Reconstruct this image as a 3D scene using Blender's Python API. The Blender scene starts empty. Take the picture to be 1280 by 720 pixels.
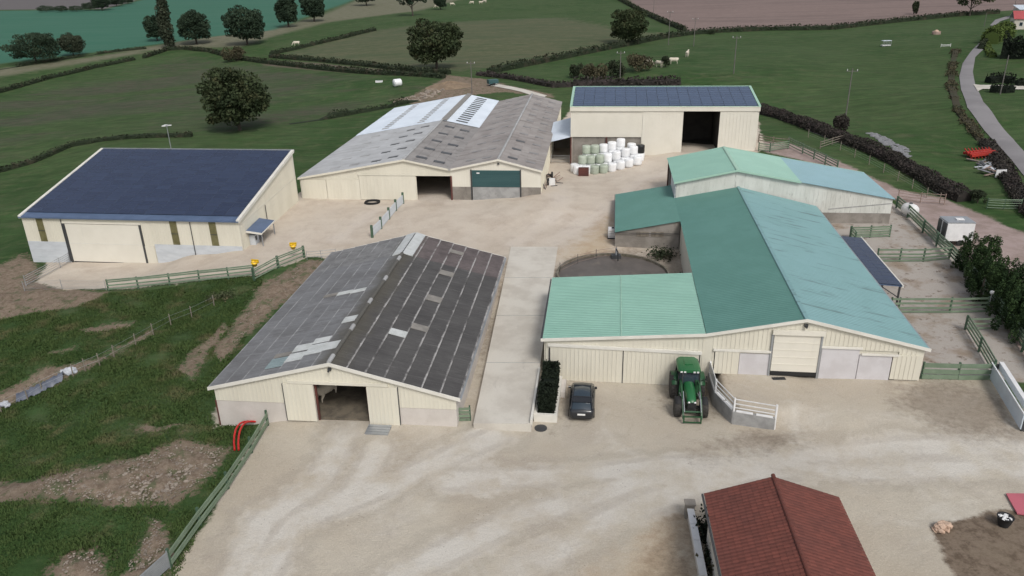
import bpy, bmesh, math, random
import numpy as np
from mathutils import Vector, Matrix
random.seed(7)
RNG = np.random.default_rng(11)
SC = bpy.context.scene
COL = SC.collection
R = math.radians

# ------------------------------------------------------------------ camera
HC = 30.0
FPX, PITCH, ROLL = 962.764, R(23.067), R(-1.309)
def ray(px, py):
    u0, v0 = px - 640.0, py - 360.0
    u = u0*math.cos(ROLL) + v0*math.sin(ROLL); v = -u0*math.sin(ROLL) + v0*math.cos(ROLL)
    return np.array([u/FPX, math.cos(PITCH) - v/FPX*math.sin(PITCH), -math.sin(PITCH) - v/FPX*math.cos(PITCH)])
cam = bpy.data.cameras.new('camera')
cam.sensor_width = 36.0
cam.lens = 36.0*FPX/1280.0
cam.clip_start = 0.5
cam.clip_end = 6000
camo = bpy.data.objects.new('camera', cam)
COL.objects.link(camo)
_f = Vector(ray(640, 360)); _r = (Vector(ray(641, 360)) - _f)*FPX; _d = (Vector(ray(640, 361)) - _f)*FPX
M = Matrix.Identity(4)
for i in range(3):
    M[i][0] = _r[i]; M[i][1] = -_d[i]; M[i][2] = -_f[i]
M[2][3] = HC
camo.matrix_world = M
SC.camera = camo

# ------------------------------------------------------------------ light
SUN_EL, SUN_AZ = 48.0, 158.0          # azimuth clockwise from +Y
w = bpy.data.worlds.new('World'); SC.world = w; w.use_nodes = True
nt = w.node_tree; nt.nodes.clear()
sky = nt.nodes.new('ShaderNodeTexSky'); sky.sky_type = 'NISHITA'; sky.sun_disc = False
sky.sun_elevation = R(SUN_EL); sky.sun_rotation = R(SUN_AZ); sky.air_density = 1.0; sky.dust_density = 3.0; sky.ozone_density = 1.0
hsv = nt.nodes.new('ShaderNodeHueSaturation'); hsv.inputs['Saturation'].default_value = 0.40
bg = nt.nodes.new('ShaderNodeBackground'); bg.inputs[1].default_value = 0.120
out = nt.nodes.new('ShaderNodeOutputWorld')
nt.links.new(sky.outputs[0], hsv.inputs['Color']); nt.links.new(hsv.outputs[0], bg.inputs[0]); nt.links.new(bg.outputs[0], out.inputs[0])
sl = bpy.data.lights.new('sun', 'SUN'); sl.energy = 1.5; sl.angle = R(15); sl.color = (1.0, 0.96, 0.90)
so = bpy.data.objects.new('sun', sl); COL.objects.link(so)
sd_ = Vector((math.sin(R(SUN_AZ))*math.cos(R(SUN_EL)), math.cos(R(SUN_AZ))*math.cos(R(SUN_EL)), math.sin(R(SUN_EL))))
so.rotation_euler = sd_.to_track_quat('Z', 'Y').to_euler(); so.location = (0, 0, 80)
SC.view_settings.view_transform = 'Standard'; SC.view_settings.look = 'None'
SC.view_settings.exposure = 0.12; SC.view_settings.gamma = 1.0; SC.view_settings.use_curve_mapping = False

# ------------------------------------------------------------------ materials
def N(nt, t, **k):
    n = nt.nodes.new(t)
    for a, b in k.items(): setattr(n, a, b)
    return n
def newmat(name):
    m = bpy.data.materials.new(name); m.use_nodes = True
    nt = m.node_tree; b = nt.nodes['Principled BSDF']
    return m, nt, b
def vec(c): return (c[0], c[1], c[2], 1.0)
def mixc(nt, fac, a, b, blend='MIX'):
    n = N(nt, 'ShaderNodeMix', data_type='RGBA', blend_type=blend)
    for s, val in ((n.inputs[0], fac), (n.inputs[6], a), (n.inputs[7], b)):
        if hasattr(val, 'is_linked') or hasattr(val, 'links'): nt.links.new(val, s)
        elif isinstance(val, (int, float)): s.default_value = val if s == n.inputs[0] else (val, val, val, 1)
        else: s.default_value = vec(val)
    return n.outputs[2]
def mth(nt, op, a, b=None, c=None, clamp=False):
    n = N(nt, 'ShaderNodeMath', operation=op, use_clamp=clamp)
    for s, val in zip(n.inputs, (a, b, c)):
        if val is None: continue
        if hasattr(val, 'links'): nt.links.new(val, s)
        else: s.default_value = val
    return n.outputs[0]
def smooth(nt, x, lo, hi):
    n = N(nt, 'ShaderNodeMapRange', interpolation_type='SMOOTHSTEP')
    nt.links.new(x, n.inputs[0]); n.inputs[1].default_value = lo; n.inputs[2].default_value = hi
    return n.outputs[0]
def noise(nt, co, scale, detail=5, rough=.55, stretch=None, dist=0.0):
    if stretch:
        mp = N(nt, 'ShaderNodeMapping'); mp.inputs['Scale'].default_value = stretch
        nt.links.new(co, mp.inputs[0]); co = mp.outputs[0]
    n = N(nt, 'ShaderNodeTexNoise'); n.inputs['Scale'].default_value = scale; n.inputs['Detail'].default_value = detail
    n.inputs['Roughness'].default_value = rough; n.inputs['Distortion'].default_value = dist
    nt.links.new(co, n.inputs['Vector'])
    return n.outputs[0]
def attr(nt, name):
    n = N(nt, 'ShaderNodeAttribute', attribute_name=name); return n.outputs['Fac']
def mat(name, col, col2=None, rough=.6, scale=.6, lo=.38, hi=.66, stretch=None, metallic=0.0, spec=.5, fine=.12, fscale=9.0,
        bump=0.0, bscale=30.0, rnd=0.0, col3=None, s3=2.0, stretch3=None, lo3=.6, hi3=.75, shade=0.0):
    m, nt, b = newmat(name)
    tc = N(nt, 'ShaderNodeTexCoord').outputs['Object']
    c = col
    if col2 is not None:
        c = mixc(nt, smooth(nt, noise(nt, tc, scale, 6, .6, stretch), lo, hi), col, col2)
    if col3 is not None:
        c = mixc(nt, smooth(nt, noise(nt, tc, s3, 7, .65, stretch3), lo3, hi3), c, col3)
    if fine:
        f = noise(nt, tc, fscale, 4, .7)
        v = mth(nt, 'MULTIPLY_ADD', f, 2*fine, 1 - fine)
        c = mixc(nt, 1.0, c, v, 'MULTIPLY')
    if rnd:
        oi = N(nt, 'ShaderNodeObjectInfo').outputs['Random']
        c = mixc(nt, 1.0, c, mth(nt, 'MULTIPLY_ADD', oi, 2*rnd, 1 - rnd), 'MULTIPLY')
    if shade:
        c = mixc(nt, 1.0, c, mth(nt, 'MULTIPLY_ADD', attr(nt, 'shade'), 2*shade, 1 - shade), 'MULTIPLY')
    if hasattr(c, 'links'): nt.links.new(c, b.inputs['Base Color'])
    else: b.inputs['Base Color'].default_value = vec(c)
    b.inputs['Roughness'].default_value = rough; b.inputs['Metallic'].default_value = metallic
    b.inputs['Specular IOR Level'].default_value = spec
    if bump:
        bn = N(nt, 'ShaderNodeBump'); bn.inputs['Strength'].default_value = bump; bn.inputs['Distance'].default_value = .05
        nt.links.new(noise(nt, tc, bscale, 5, .6), bn.inputs['Height']); nt.links.new(bn.outputs[0], b.inputs['Normal'])
    return m
CREAM = mat('cream_cladding', (.70, .67, .57), (.65, .62, .525), rough=.55, scale=.5, stretch=(1, 1, .25), fine=.05, col3=(.57, .545, .47), s3=1.6, stretch3=(2.5, 2.5, .2), lo3=.60, hi3=.85)
CREAM2 = mat('cream_hangar', (.73, .70, .615), (.69, .66, .575), rough=.55, scale=.4, fine=.04, col3=(.62, .60, .54), s3=1.2, stretch3=(2, 2, .15), lo3=.6, hi3=.85)
WHITE_TRIM = mat('white_trim', (.74, .72, .66), (.66, .64, .58), rough=.5, fine=.06)
RENDER = mat('pale_render', (.60, .56, .52), (.53, .49, .45), rough=.85, scale=.5, fine=.08, col3=(.42, .37, .33), s3=1.2, stretch3=(1, 1, .4), lo3=.62, hi3=.8, bump=.15)
PALE_PANEL = mat('pale_blue_panel', (.56, .59, .62), (.49, .52, .55), rough=.6, scale=.5, stretch=(1, 1, 3), fine=.05)
WHITE_DOOR = mat('white_door', (.60, .585, .60), (.54, .52, .53), rough=.6, scale=.7, fine=.05, col3=(.38, .34, .32), s3=2.5, stretch3=(2, 2, .6), lo3=.66, hi3=.82)
MOSSBLOCK = mat('mossy_block', (.14, .125, .09), (.20, .18, .15), rough=.95, scale=1.5, fine=.25, col3=(.07, .065, .045), s3=2, lo3=.5, hi3=.7, bump=.3)
BLOCK = mat('concrete_block', (.22, .20, .175), (.30, .275, .245), rough=.9, scale=.7, fine=.16, col3=(.12, .105, .09), s3=1.1, stretch3=(1, 1, .4), lo3=.55, hi3=.8, bump=.3)
CONCRETE = mat('concrete', (.58, .55, .49), (.48, .445, .39), rough=.88, scale=.35, fine=.10, col3=(.34, .31, .28), s3=.5, stretch3=(1.5, .5, 1), lo3=.60, hi3=.8, bump=.1)
GREYWALL = mat('grey_wall', (.36, .36, .355), (.27, .27, .265), rough=.9, scale=.9, fine=.14, col3=(.19, .18, .17), s3=1.5, stretch3=(1, 1, .5), lo3=.58, hi3=.8, bump=.2)
DARKMETAL = mat('dark_metal', (.05, .052, .055), rough=.5, fine=.1)
BLACK = mat('black_rubber', (.018, .018, .019), rough=.75, fine=.2)
GALV = mat('galvanised_steel', (.42, .44, .46), (.33, .35, .37), rough=.42, metallic=.5, fine=.1)
GREENRAIL = mat('green_rail', (.155, .215, .145), (.20, .265, .185), rough=.65, scale=1.2, fine=.12, col3=(.10, .14, .09), s3=2, lo3=.58, hi3=.75, rnd=.10)
GREENPOST = mat('green_post', (.055, .105, .065), (.08, .14, .09), rough=.65, scale=1.2, fine=.12, rnd=.1)
WOODPOST = mat('weathered_wood', (.24, .21, .17), (.16, .135, .105), rough=.9, scale=3, stretch=(1, 1, .2), fine=.15)
RUST = mat('rusty_rail', (.33, .25, .21), (.22, .15, .12), rough=.8, scale=2, fine=.15)
REDBROWN = mat('red_brown_paint', (.115, .035, .028), (.08, .03, .026), rough=.6, fine=.15)
WHITE = mat('white_paint', (.76, .76, .76), (.68, .68, .68), rough=.5, fine=.05, scale=1.5)
MOSSPAN = mat('white_gate_board', (.58, .65, .72), (.52, .58, .64), rough=.5, fine=.05, scale=.8, col3=(.40, .43, .44), s3=1.5, lo3=.62, hi3=.85)
TEALDOOR = mat('teal_roller', (.03, .085, .09), (.04, .10, .105), rough=.5, fine=.08, stretch=(.2, .2, 3))
STRIPGLASS = mat('translucent_sheet', (.13, .12, .055), (.19, .175, .09), rough=.35, scale=1.5, fine=.12)
SOLARFRAME = mat('solar_frame', (.065, .085, .135), rough=.42, metallic=.3, fine=.1)
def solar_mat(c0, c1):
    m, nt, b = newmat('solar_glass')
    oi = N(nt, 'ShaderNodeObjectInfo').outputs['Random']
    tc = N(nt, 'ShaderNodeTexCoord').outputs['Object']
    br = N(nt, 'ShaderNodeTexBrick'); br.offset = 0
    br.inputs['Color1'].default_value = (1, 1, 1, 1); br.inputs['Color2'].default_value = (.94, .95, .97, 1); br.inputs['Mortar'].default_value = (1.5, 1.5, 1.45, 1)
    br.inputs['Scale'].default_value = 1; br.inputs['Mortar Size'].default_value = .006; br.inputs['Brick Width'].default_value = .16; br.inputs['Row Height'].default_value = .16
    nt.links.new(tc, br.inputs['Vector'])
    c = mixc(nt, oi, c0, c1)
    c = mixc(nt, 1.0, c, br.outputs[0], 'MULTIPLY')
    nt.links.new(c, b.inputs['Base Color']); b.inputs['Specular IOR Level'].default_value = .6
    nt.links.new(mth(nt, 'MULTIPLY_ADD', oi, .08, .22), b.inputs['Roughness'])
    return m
SOLAR = solar_mat((.015, .025, .060), (.021, .034, .076)); SOLAR_SKYGLARE = solar_mat((.040, .066, .125), (.055, .085, .15))  # second glass, for the hangar: grazing sky reflection put into its lighter colour
NAVYTRIM = mat('navy_sheet', (.10, .145, .24), (.08, .12, .20), rough=.5, fine=.08)
BLUESHEET = mat('pale_blue_sheet', (.60, .66, .73), (.54, .60, .67), rough=.5, fine=.04, scale=.3)
TEALROOF = mat('teal_roof', (.088, .215, .183), (.10, .235, .203), rough=.52, scale=.35, fine=.05, fscale=4, col3=(.072, .18, .16), s3=.9, stretch3=(.35, 2, 1), lo3=.58, hi3=.8)
BLUEROOF = mat('faded_blue_roof', (.20, .355, .365), (.185, .335, .34), rough=.5, scale=.35, fine=.05, fscale=4, col3=(.12, .20, .20), s3=.55, stretch3=(.35, 2.6, 1), lo3=.53, hi3=.68)
MINTROOF = mat('mint_roof', (.225, .405, .335), (.245, .435, .36), rough=.5, scale=.3, fine=.05, fscale=4)
MINTTRIM = mat('mint_trim', (.36, .55, .44), rough=.5, fine=.06)
SKYBLUEROOF = mat('sky_blue_roof', (.19, .335, .385), (.18, .32, .36), rough=.5, scale=.4, fine=.05, fscale=4, col3=(.18, .34, .40), s3=1, stretch3=(.5, 2, 1), lo3=.6, hi3=.8)
FCGREY = mat('grey_fibre_cement', (.45, .455, .46), (.37, .37, .37), rough=.85, scale=.28, fine=.12, col3=(.27, .265, .262), s3=.5, stretch3=(.35, 2.2, 1), lo3=.5, hi3=.75, shade=.10)
FCFACE = mat('stained_fibre_cement', (.64, .645, .60), (.55, .555, .51), rough=.8, scale=.8, stretch=(1, 1, .3), fine=.10, col3=(.22, .22, .19), s3=1.5, stretch3=(2.4, 2.4, .45), lo3=.55, hi3=.78)
FCLIGHT = mat('pale_fibre_cement', (.47, .48, .49), (.40, .405, .41), rough=.85, scale=.28, fine=.10, col3=(.32, .32, .32), s3=.5, stretch3=(.35, 2.2, 1), lo3=.52, hi3=.75, shade=.05)
FCBROWN = mat('brown_grey_fibre_cement', (.34, .315, .30), (.27, .245, .232), rough=.85, scale=.28, fine=.12, col3=(.19, .17, .16), s3=.4, stretch3=(.5, 1.6, 1), lo3=.50, hi3=.72, shade=.06)
FCDUSK = mat('dark_grey_fibre_cement', (.29, .275, .265), (.235, .222, .215), rough=.85, scale=.4, fine=.12, col3=(.17, .158, .15), s3=.6, lo3=.52, hi3=.74, shade=.06)
SKYLIGHTDARK = mat('dark_skylight', (.055, .055, .058), (.08, .08, .08), rough=.4, fine=.1)
SKYLIGHTPALE = mat('pale_skylight', (.55, .57, .57), (.47, .49, .48), rough=.5, fine=.08, scale=1.5)
SKYLIGHTMID = mat('mid_grey_skylight', (.22, .21, .205), (.26, .25, .245), rough=.5, fine=.1)
SKYLIGHTGREY = mat('grey_skylight', (.27, .255, .235), (.21, .20, .185), rough=.6, fine=.1, scale=1.5)
def course_mat(name, c1, c2, far, edgec, ed=.75, tfar=22.3):
    m, nt, b = newmat(name)
    tcn = N(nt, 'ShaderNodeTexCoord').outputs['Object']
    sep = N(nt, 'ShaderNodeSeparateXYZ'); nt.links.new(tcn, sep.inputs[0])
    c = mixc(nt, smooth(nt, noise(nt, tcn, .35, 6, .65), .38, .65), c1, c2)
    c = mixc(nt, smooth(nt, noise(nt, tcn, .8, 7, .7, (.35, 3.0, 1)), .5, .8), c, tuple(x*1.9 for x in c2))
    c = mixc(nt, smooth(nt, noise(nt, tcn, .5, 7, .7, (.6, 1.6, 1)), .58, .8), c, tuple(x*.55 for x in c1))
    c = mixc(nt, smooth(nt, sep.outputs[1], tfar - .05, tfar + .05), c, mixc(nt, smooth(nt, noise(nt, tcn, .7, 6, .7), .35, .7), far, tuple(x*.62 for x in far)))
    lx = mth(nt, 'ADD', mth(nt, 'ABSOLUTE', sep.outputs[0]), mth(nt, 'MULTIPLY_ADD', noise(nt, tcn, .5, 5, .7), 3.0, -1.5))
    c = mixc(nt, mth(nt, 'MULTIPLY', mth(nt, 'SUBTRACT', 1.0, smooth(nt, lx, .2, 1.9)), .75), c, (.085, .078, .062))
    e = attr(nt, 'edge'); nz = noise(nt, tcn, 1.6, 6, .7)
    k = mth(nt, 'MULTIPLY', smooth(nt, mth(nt, 'ADD', e, mth(nt, 'MULTIPLY_ADD', nz, .22, -.11)), .885, .97), mth(nt, 'MULTIPLY', smooth(nt, noise(nt, tcn, .55, 4, .6), .30, .62), ed))
    c = mixc(nt, k, c, edgec)
    c = mixc(nt, 1.0, c, mth(nt, 'MULTIPLY_ADD', attr(nt, 'shade'), .05, .975), 'MULTIPLY')
    c = mixc(nt, 1.0, c, mth(nt, 'MULTIPLY_ADD', noise(nt, tcn, 7, 4, .7), .5, .75), 'MULTIPLY')
    c = mixc(nt, 1.0, c, mth(nt, 'MULTIPLY_ADD', noise(nt, tcn, 1.0, 4, .8, (.5, 7.0, .5)), 1.1, .47), 'MULTIPLY')
    nt.links.new(c, b.inputs['Base Color']); b.inputs['Roughness'].default_value = .72; b.inputs['Specular IOR Level'].default_value = .4
    return m
FCDARK_R = course_mat('dark_fibre_cement', (.082, .079, .077), (.064, .061, .060), (.135, .112, .11), (.40, .39, .38), .95)
FCGLARE_L = course_mat('sky_glare_weathered_fibre_cement', (.185, .188, .195), (.14, .14, .143), (.22, .22, .22), (.38, .38, .38))  # left slope: sky glare put into the lighter base colour
TILE = mat('red_brown_tile', (.160, .048, .034), (.135, .043, .032), rough=.75, scale=.7, fine=.15, fscale=5, col3=(.17, .056, .036), s3=1.4, lo3=.58, hi3=.75, shade=.14)
WRAPW = mat('white_wrap', (.82, .83, .84), (.76, .77, .78), rough=.35, fine=.05, scale=3, rnd=.05)
WRAPG = mat('pale_green_wrap', (.42, .47, .39), (.36, .41, .33), rough=.4, fine=.08, scale=3, rnd=.07)
WRAPB = mat('black_wrap', (.015, .016, .017), rough=.35, fine=.2)
TRED = mat('bright_red_paint', (.55, .02, .018), (.45, .018, .016), rough=.4, fine=.05)
DULLRED = mat('dull_red_paint', (.42, .03, .02), (.30, .03, .022), rough=.6, fine=.15)
TDARK = mat('loader_green', (.018, .075, .03), (.022, .09, .035), rough=.45, fine=.12)
TYRE = mat('dusty_tyre', (.032, .03, .028), (.055, .05, .045), rough=.9, fine=.2, scale=3)
TGREEN = mat('tractor_green', (.018, .125, .042), (.024, .14, .05), rough=.35, fine=.06, col3=(.06, .14, .06), s3=4, lo3=.62, hi3=.8)
YELLOW = mat('yellow_plastic', (.75, .50, .02), (.68, .44, .02), rough=.45, fine=.05)
CARPAINT = mat('charcoal_car_paint', (.022, .024, .028), rough=.22, spec=.6, fine=.03)
CARGLASS = mat('car_glass', (.030, .045, .060), rough=.08, spec=.7, fine=0)
LAMPRED = mat('tail_lamp_red', (.30, .012, .012), rough=.25, fine=0)
PLATE = mat('plate_white', (.78, .78, .76), rough=.4, fine=0)
COWHIDE = mat('cream_cow_hide', (.66, .60, .50), (.58, .52, .42), rough=.85, scale=2.5, fine=.08)
BARK = mat('bark', (.075, .062, .05), (.05, .042, .035), rough=.95, scale=2, stretch=(1, 1, .3), fine=.2)
STONE = mat('rubble_stone', (.31, .265, .22), (.20, .168, .138), rough=.95, scale=.8, fine=.2)
PINKSTONE = mat('pink_limestone', (.55, .40, .30), (.44, .31, .23), rough=.9, scale=2.5, fine=.2, rnd=.1)
TARPM = mat('slate_blue_plastic', (.09, .105, .14), (.13, .145, .18), rough=.45, fine=.15, scale=1.2)
RUBBISH = mat('pale_plastic', (.55, .57, .60), (.40, .42, .46), rough=.5, fine=.1, scale=3)
PINKSHEET = mat('pink_sheet', (.50, .13, .165), (.44, .12, .15), rough=.5, fine=.08)
SLURRY = mat('slurry', (.135, .118, .105), (.10, .088, .078), rough=.55, scale=.5, fine=.1, col3=(.17, .145, .12), s3=.8, lo3=.55, hi3=.75)
SCRAPG = mat('grey_scrap', (.17, .17, .175), (.26, .26, .27), rough=.6, fine=.2, scale=3)
HOUSEWALL = mat('house_wall', (.62, .58, .52), (.55, .51, .45), rough=.85, fine=.08)
ROADM = mat('worn_asphalt', (.24, .23, .235), (.20, .19, .195), rough=.9, scale=.15, fine=.10, col3=(.27, .255, .25), s3=.4, lo3=.56, hi3=.75)
def leafmat(name, a, b_, c_=None):
    m, nt, b = newmat(name)
    s = attr(nt, 'shade')
    c = mixc(nt, s, a, b_)
    if c_ is not None:
        tc = N(nt, 'ShaderNodeTexCoord').outputs['Object']
        c = mixc(nt, smooth(nt, noise(nt, tc, .35, 4, .6), .5, .7), c, c_)
    nt.links.new(c, b.inputs['Base Color']); b.inputs['Roughness'].default_value = .8; b.inputs['Specular IOR Level'].default_value = .2
    return m
LEAF_OAK = leafmat('oak_leaves', (.022, .034, .015), (.050, .068, .030), (.060, .062, .028))
LEAF_FAR = leafmat('far_oak_leaves', (.020, .036, .022), (.042, .066, .038))
LEAF_POPLAR = leafmat('poplar_leaves', (.030, .040, .024), (.06, .072, .045))
LEAF_CON = leafmat('conifer_leaves', (.016, .034, .012), (.044, .078, .026), (.055, .088, .03))
LEAF_HEDGE = leafmat('hedge_leaves', (.022, .032, .017), (.044, .056, .030), (.050, .045, .030))
LEAF_DARKHEDGE = leafmat('bramble_leaves', (.030, .027, .024), (.062, .054, .046), (.060, .046, .046))
LEAF_BUSH = leafmat('brown_bush_leaves', (.05, .045, .028), (.09, .08, .045), (.045, .055, .028))
LEAF_CEDAR = leafmat('clipped_hedge_leaves', (.006, .010, .006), (.016, .024, .013))
LEAF_LIME = leafmat('light_hedge_leaves', (.06, .09, .022), (.10, .14, .035))
LEAF_WEED = leafmat('weed_leaves', (.05, .065, .03), (.10, .11, .06), (.16, .13, .08))
GRASSM = leafmat('grass_blades', (.028, .060, .014), (.070, .105, .032), (.11, .112, .05))

# ------------------------------------------------------------------ mesh helpers
class MB:
    def __init__(s): s.v = []; s.f = []; s.m = []; s.sm = []; s.mats = []
    def mi(s, m):
        if m is None: return 0
        if m not in s.mats: s.mats.append(m)
        return s.mats.index(m)
    def add(s, vs, fs, m=None, smooth=False):
        o = len(s.v); k = s.mi(m)
        s.v += [tuple(map(float, p)) for p in vs]
        for f in fs: s.f.append([i + o for i in f]); s.m.append(k); s.sm.append(smooth)
        return s
    def box(s, x0, x1, y0, y1, z0, z1, m=None):
        v = [(x, y, z) for z in (z0, z1) for y in (y0, y1) for x in (x0, x1)]
        return s.add(v, [(0, 2, 3, 1), (4, 5, 7, 6), (0, 1, 5, 4), (2, 6, 7, 3), (0, 4, 6, 2), (1, 3, 7, 5)], m)
    def hexa(s, v8, m=None):   # 8 corners: bottom 4 ring, top 4 ring
        return s.add(v8, [(3, 2, 1, 0), (4, 5, 6, 7), (0, 1, 5, 4), (1, 2, 6, 5), (2, 3, 7, 6), (3, 0, 4, 7)], m)
    def beam(s, a, b, wd, h, m=None, up=(0, 0, 1)):
        a = Vector(a); b = Vector(b); d = (b - a)
        if d.length < 1e-6: return s
        d.normalize(); u = Vector(up)
        x = d.cross(u)
        if x.length < 1e-4: x = d.cross(Vector((0, 1, 0)))
        x.normalize(); y = x.cross(d).normalized()
        x = x*wd/2; y = y*h/2
        return s.hexa([a - x - y, a + x - y, b + x - y, b - x - y, a - x + y, a + x + y, b + x + y, b - x + y], m)
    def tube(s, pts, rad, n=8, m=None, caps=True, smooth=True):
        pts = [Vector(p) for p in pts]
        if not hasattr(rad, '__len__'): rad = [rad]*len(pts)
        rings = []; prev = None
        for i, p in enumerate(pts):
            d = (pts[min(i+1, len(pts)-1)] - pts[max(i-1, 0)]).normalized()
            x = d.cross(Vector((0, 0, 1)) if abs(d.z) < .95 else Vector((0, 1, 0))).normalized()
            if prev is not None:
                x = (prev - d*prev.dot(d)).normalized()
            prev = x; y = d.cross(x)
            rings.append([p + (x*math.cos(t) + y*math.sin(t))*rad[i] for t in [2*math.pi*k/n for k in range(n)]])
        vs = [q for r_ in rings for q in r_]; fs = []
        for i in range(len(rings)-1):
            for k in range(n):
                fs.append((i*n+k, i*n+(k+1) % n, (i+1)*n+(k+1) % n, (i+1)*n+k))
        s.add(vs, fs, m, smooth)
        if caps:
            s.add(rings[0], [tuple(range(n))[::-1]], m); s.add(rings[-1], [tuple(range(n))], m)
        return s
    def cyl(s, c, r, h, n=16, m=None, axis='z', r2=None):
        c = Vector(c); ax = {'x': Vector((1, 0, 0)), 'y': Vector((0, 1, 0)), 'z': Vector((0, 0, 1))}[axis]
        return s.tube([c - ax*h/2, c + ax*h/2], [r, r if r2 is None else r2], n, m)
    def lathe(s, prof, c=(0, 0, 0), n=20, m=None, axis='z', smooth=True):  # prof list of (r, h)
        c = Vector(c); vs = []; fs = []
        for r, h in prof:
            for k in range(n):
                a = 2*math.pi*k/n; ca, sa = math.cos(a)*r, math.sin(a)*r
                vs.append(c + (Vector((ca, sa, h)) if axis == 'z' else Vector((h, ca, sa)) if axis == 'x' else Vector((ca, h, sa))))
        L = len(prof)
        for i in range(L-1):
            for k in range(n): fs.append((i*n+k, i*n+(k+1) % n, (i+1)*n+(k+1) % n, (i+1)*n+k))
        s.add(vs, fs, m, smooth)
        if prof[0][0] > 1e-4: s.add(vs[:n], [tuple(range(n))[::-1]], m)
        if prof[-1][0] > 1e-4: s.add(vs[-n:], [tuple(range(n))], m)
        return s
    def loft(s, secs, m=None, closed=True, caps=True, smooth=True):
        n = len(secs[0]); vs = [p for q in secs for p in q]; fs = []
        for i in range(len(secs)-1):
            for k in range(n if closed else n-1):
                fs.append((i*n+k, i*n+(k+1) % n, (i+1)*n+(k+1) % n, (i+1)*n+k))
        s.add(vs, fs, m, smooth)
        if caps:
            s.add(secs[0], [tuple(range(n))[::-1]], m, False); s.add(secs[-1], [tuple(range(n))], m, False)
        return s
    def build(s, name, m=None, parent=None, fix=True):
        me = bpy.data.meshes.new(name); me.from_pydata(s.v, [], s.f)
        ms = s.mats if s.mats else [m]
        if m is not None and s.mats and m not in s.mats: pass
        for q in ms: me.materials.append(q)
        me.polygons.foreach_set('material_index', s.m); me.polygons.foreach_set('use_smooth', s.sm)
        if fix:
            bm = bmesh.new(); bm.from_mesh(me); bmesh.ops.recalc_face_normals(bm, faces=bm.faces[:]); bm.to_mesh(me); bm.free()
        me.update()
        o = bpy.data.objects.new(name, me); COL.objects.link(o)
        if parent is not None: o.parent = parent
        return o
def np_mesh(name, V, F, mats, parent=None, midx=None, smooth=False, attrs=None):
    me = bpy.data.meshes.new(name); V = np.asarray(V, np.float32); F = np.asarray(F, np.int32); k = F.shape[1]
    me.vertices.add(len(V)); me.vertices.foreach_set('co', V.ravel())
    me.loops.add(F.size); me.loops.foreach_set('vertex_index', F.ravel())
    me.polygons.add(len(F)); me.polygons.foreach_set('loop_start', np.arange(0, F.size, k, dtype=np.int32))
    try: me.polygons.foreach_set('loop_total', np.full(len(F), k, np.int32))
    except Exception: pass
    if midx is not None: me.polygons.foreach_set('material_index', np.asarray(midx, np.int32))
    me.polygons.foreach_set('use_smooth', np.full(len(F), smooth, bool))
    for q in (mats if isinstance(mats, (list, tuple)) else [mats]): me.materials.append(q)
    for an, (dom, arr) in (attrs or {}).items():
        a = me.attributes.new(an, 'FLOAT', dom); a.data.foreach_set('value', np.asarray(arr, np.float32))
    me.update(calc_edges=True); me.validate()
    o = bpy.data.objects.new(name, me); COL.objects.link(o)
    if parent is not None: o.parent = parent
    return o
def tag(o, label=None, cat=None, group=None, kind=None):
    if label: o['label'] = label
    if cat: o['category'] = cat
    if group: o['group'] = group
    if kind: o['kind'] = kind
    return o
def empty(name, loc, rz=0.0, label=None, cat=None, group=None):
    o = bpy.data.objects.new(name, None); COL.objects.link(o); o.empty_display_size = .3
    o.location = loc; o.rotation_euler = (0, 0, rz)
    return tag(o, label, cat, group)
def copy_tree(o, parent=None):
    c = o.copy(); COL.objects.link(c)
    if parent is not None: c.parent = parent
    for ch in list(o.children): copy_tree(ch, c)
    return c

# ------------------------------------------------------------------ building frames
BF = dict(A=(-58.514, 88.176, -7.926), B=(-13.146, 48.262, -6.656), C=(9.47, 117.819, -7.377), D=(-14.084, 101.157, -6.769),
          E=(21.994, 51.78, -7.775), F=(13.746, 33.858, -5.617), G=(26.644, 87.712, -7.13))
def l2w(b, s, t, z=0.0):
    x, y, a = BF[b]; a = R(a)
    return np.array([x + s*math.cos(a) - t*math.sin(a), y + s*math.sin(a) + t*math.cos(a), z])
def w2l(b, X, Y):
    x, y, a = BF[b]; a = R(a); dx, dy = X - x, Y - y
    return dx*math.cos(a) + dy*math.sin(a), -dx*math.sin(a) + dy*math.cos(a)

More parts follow.
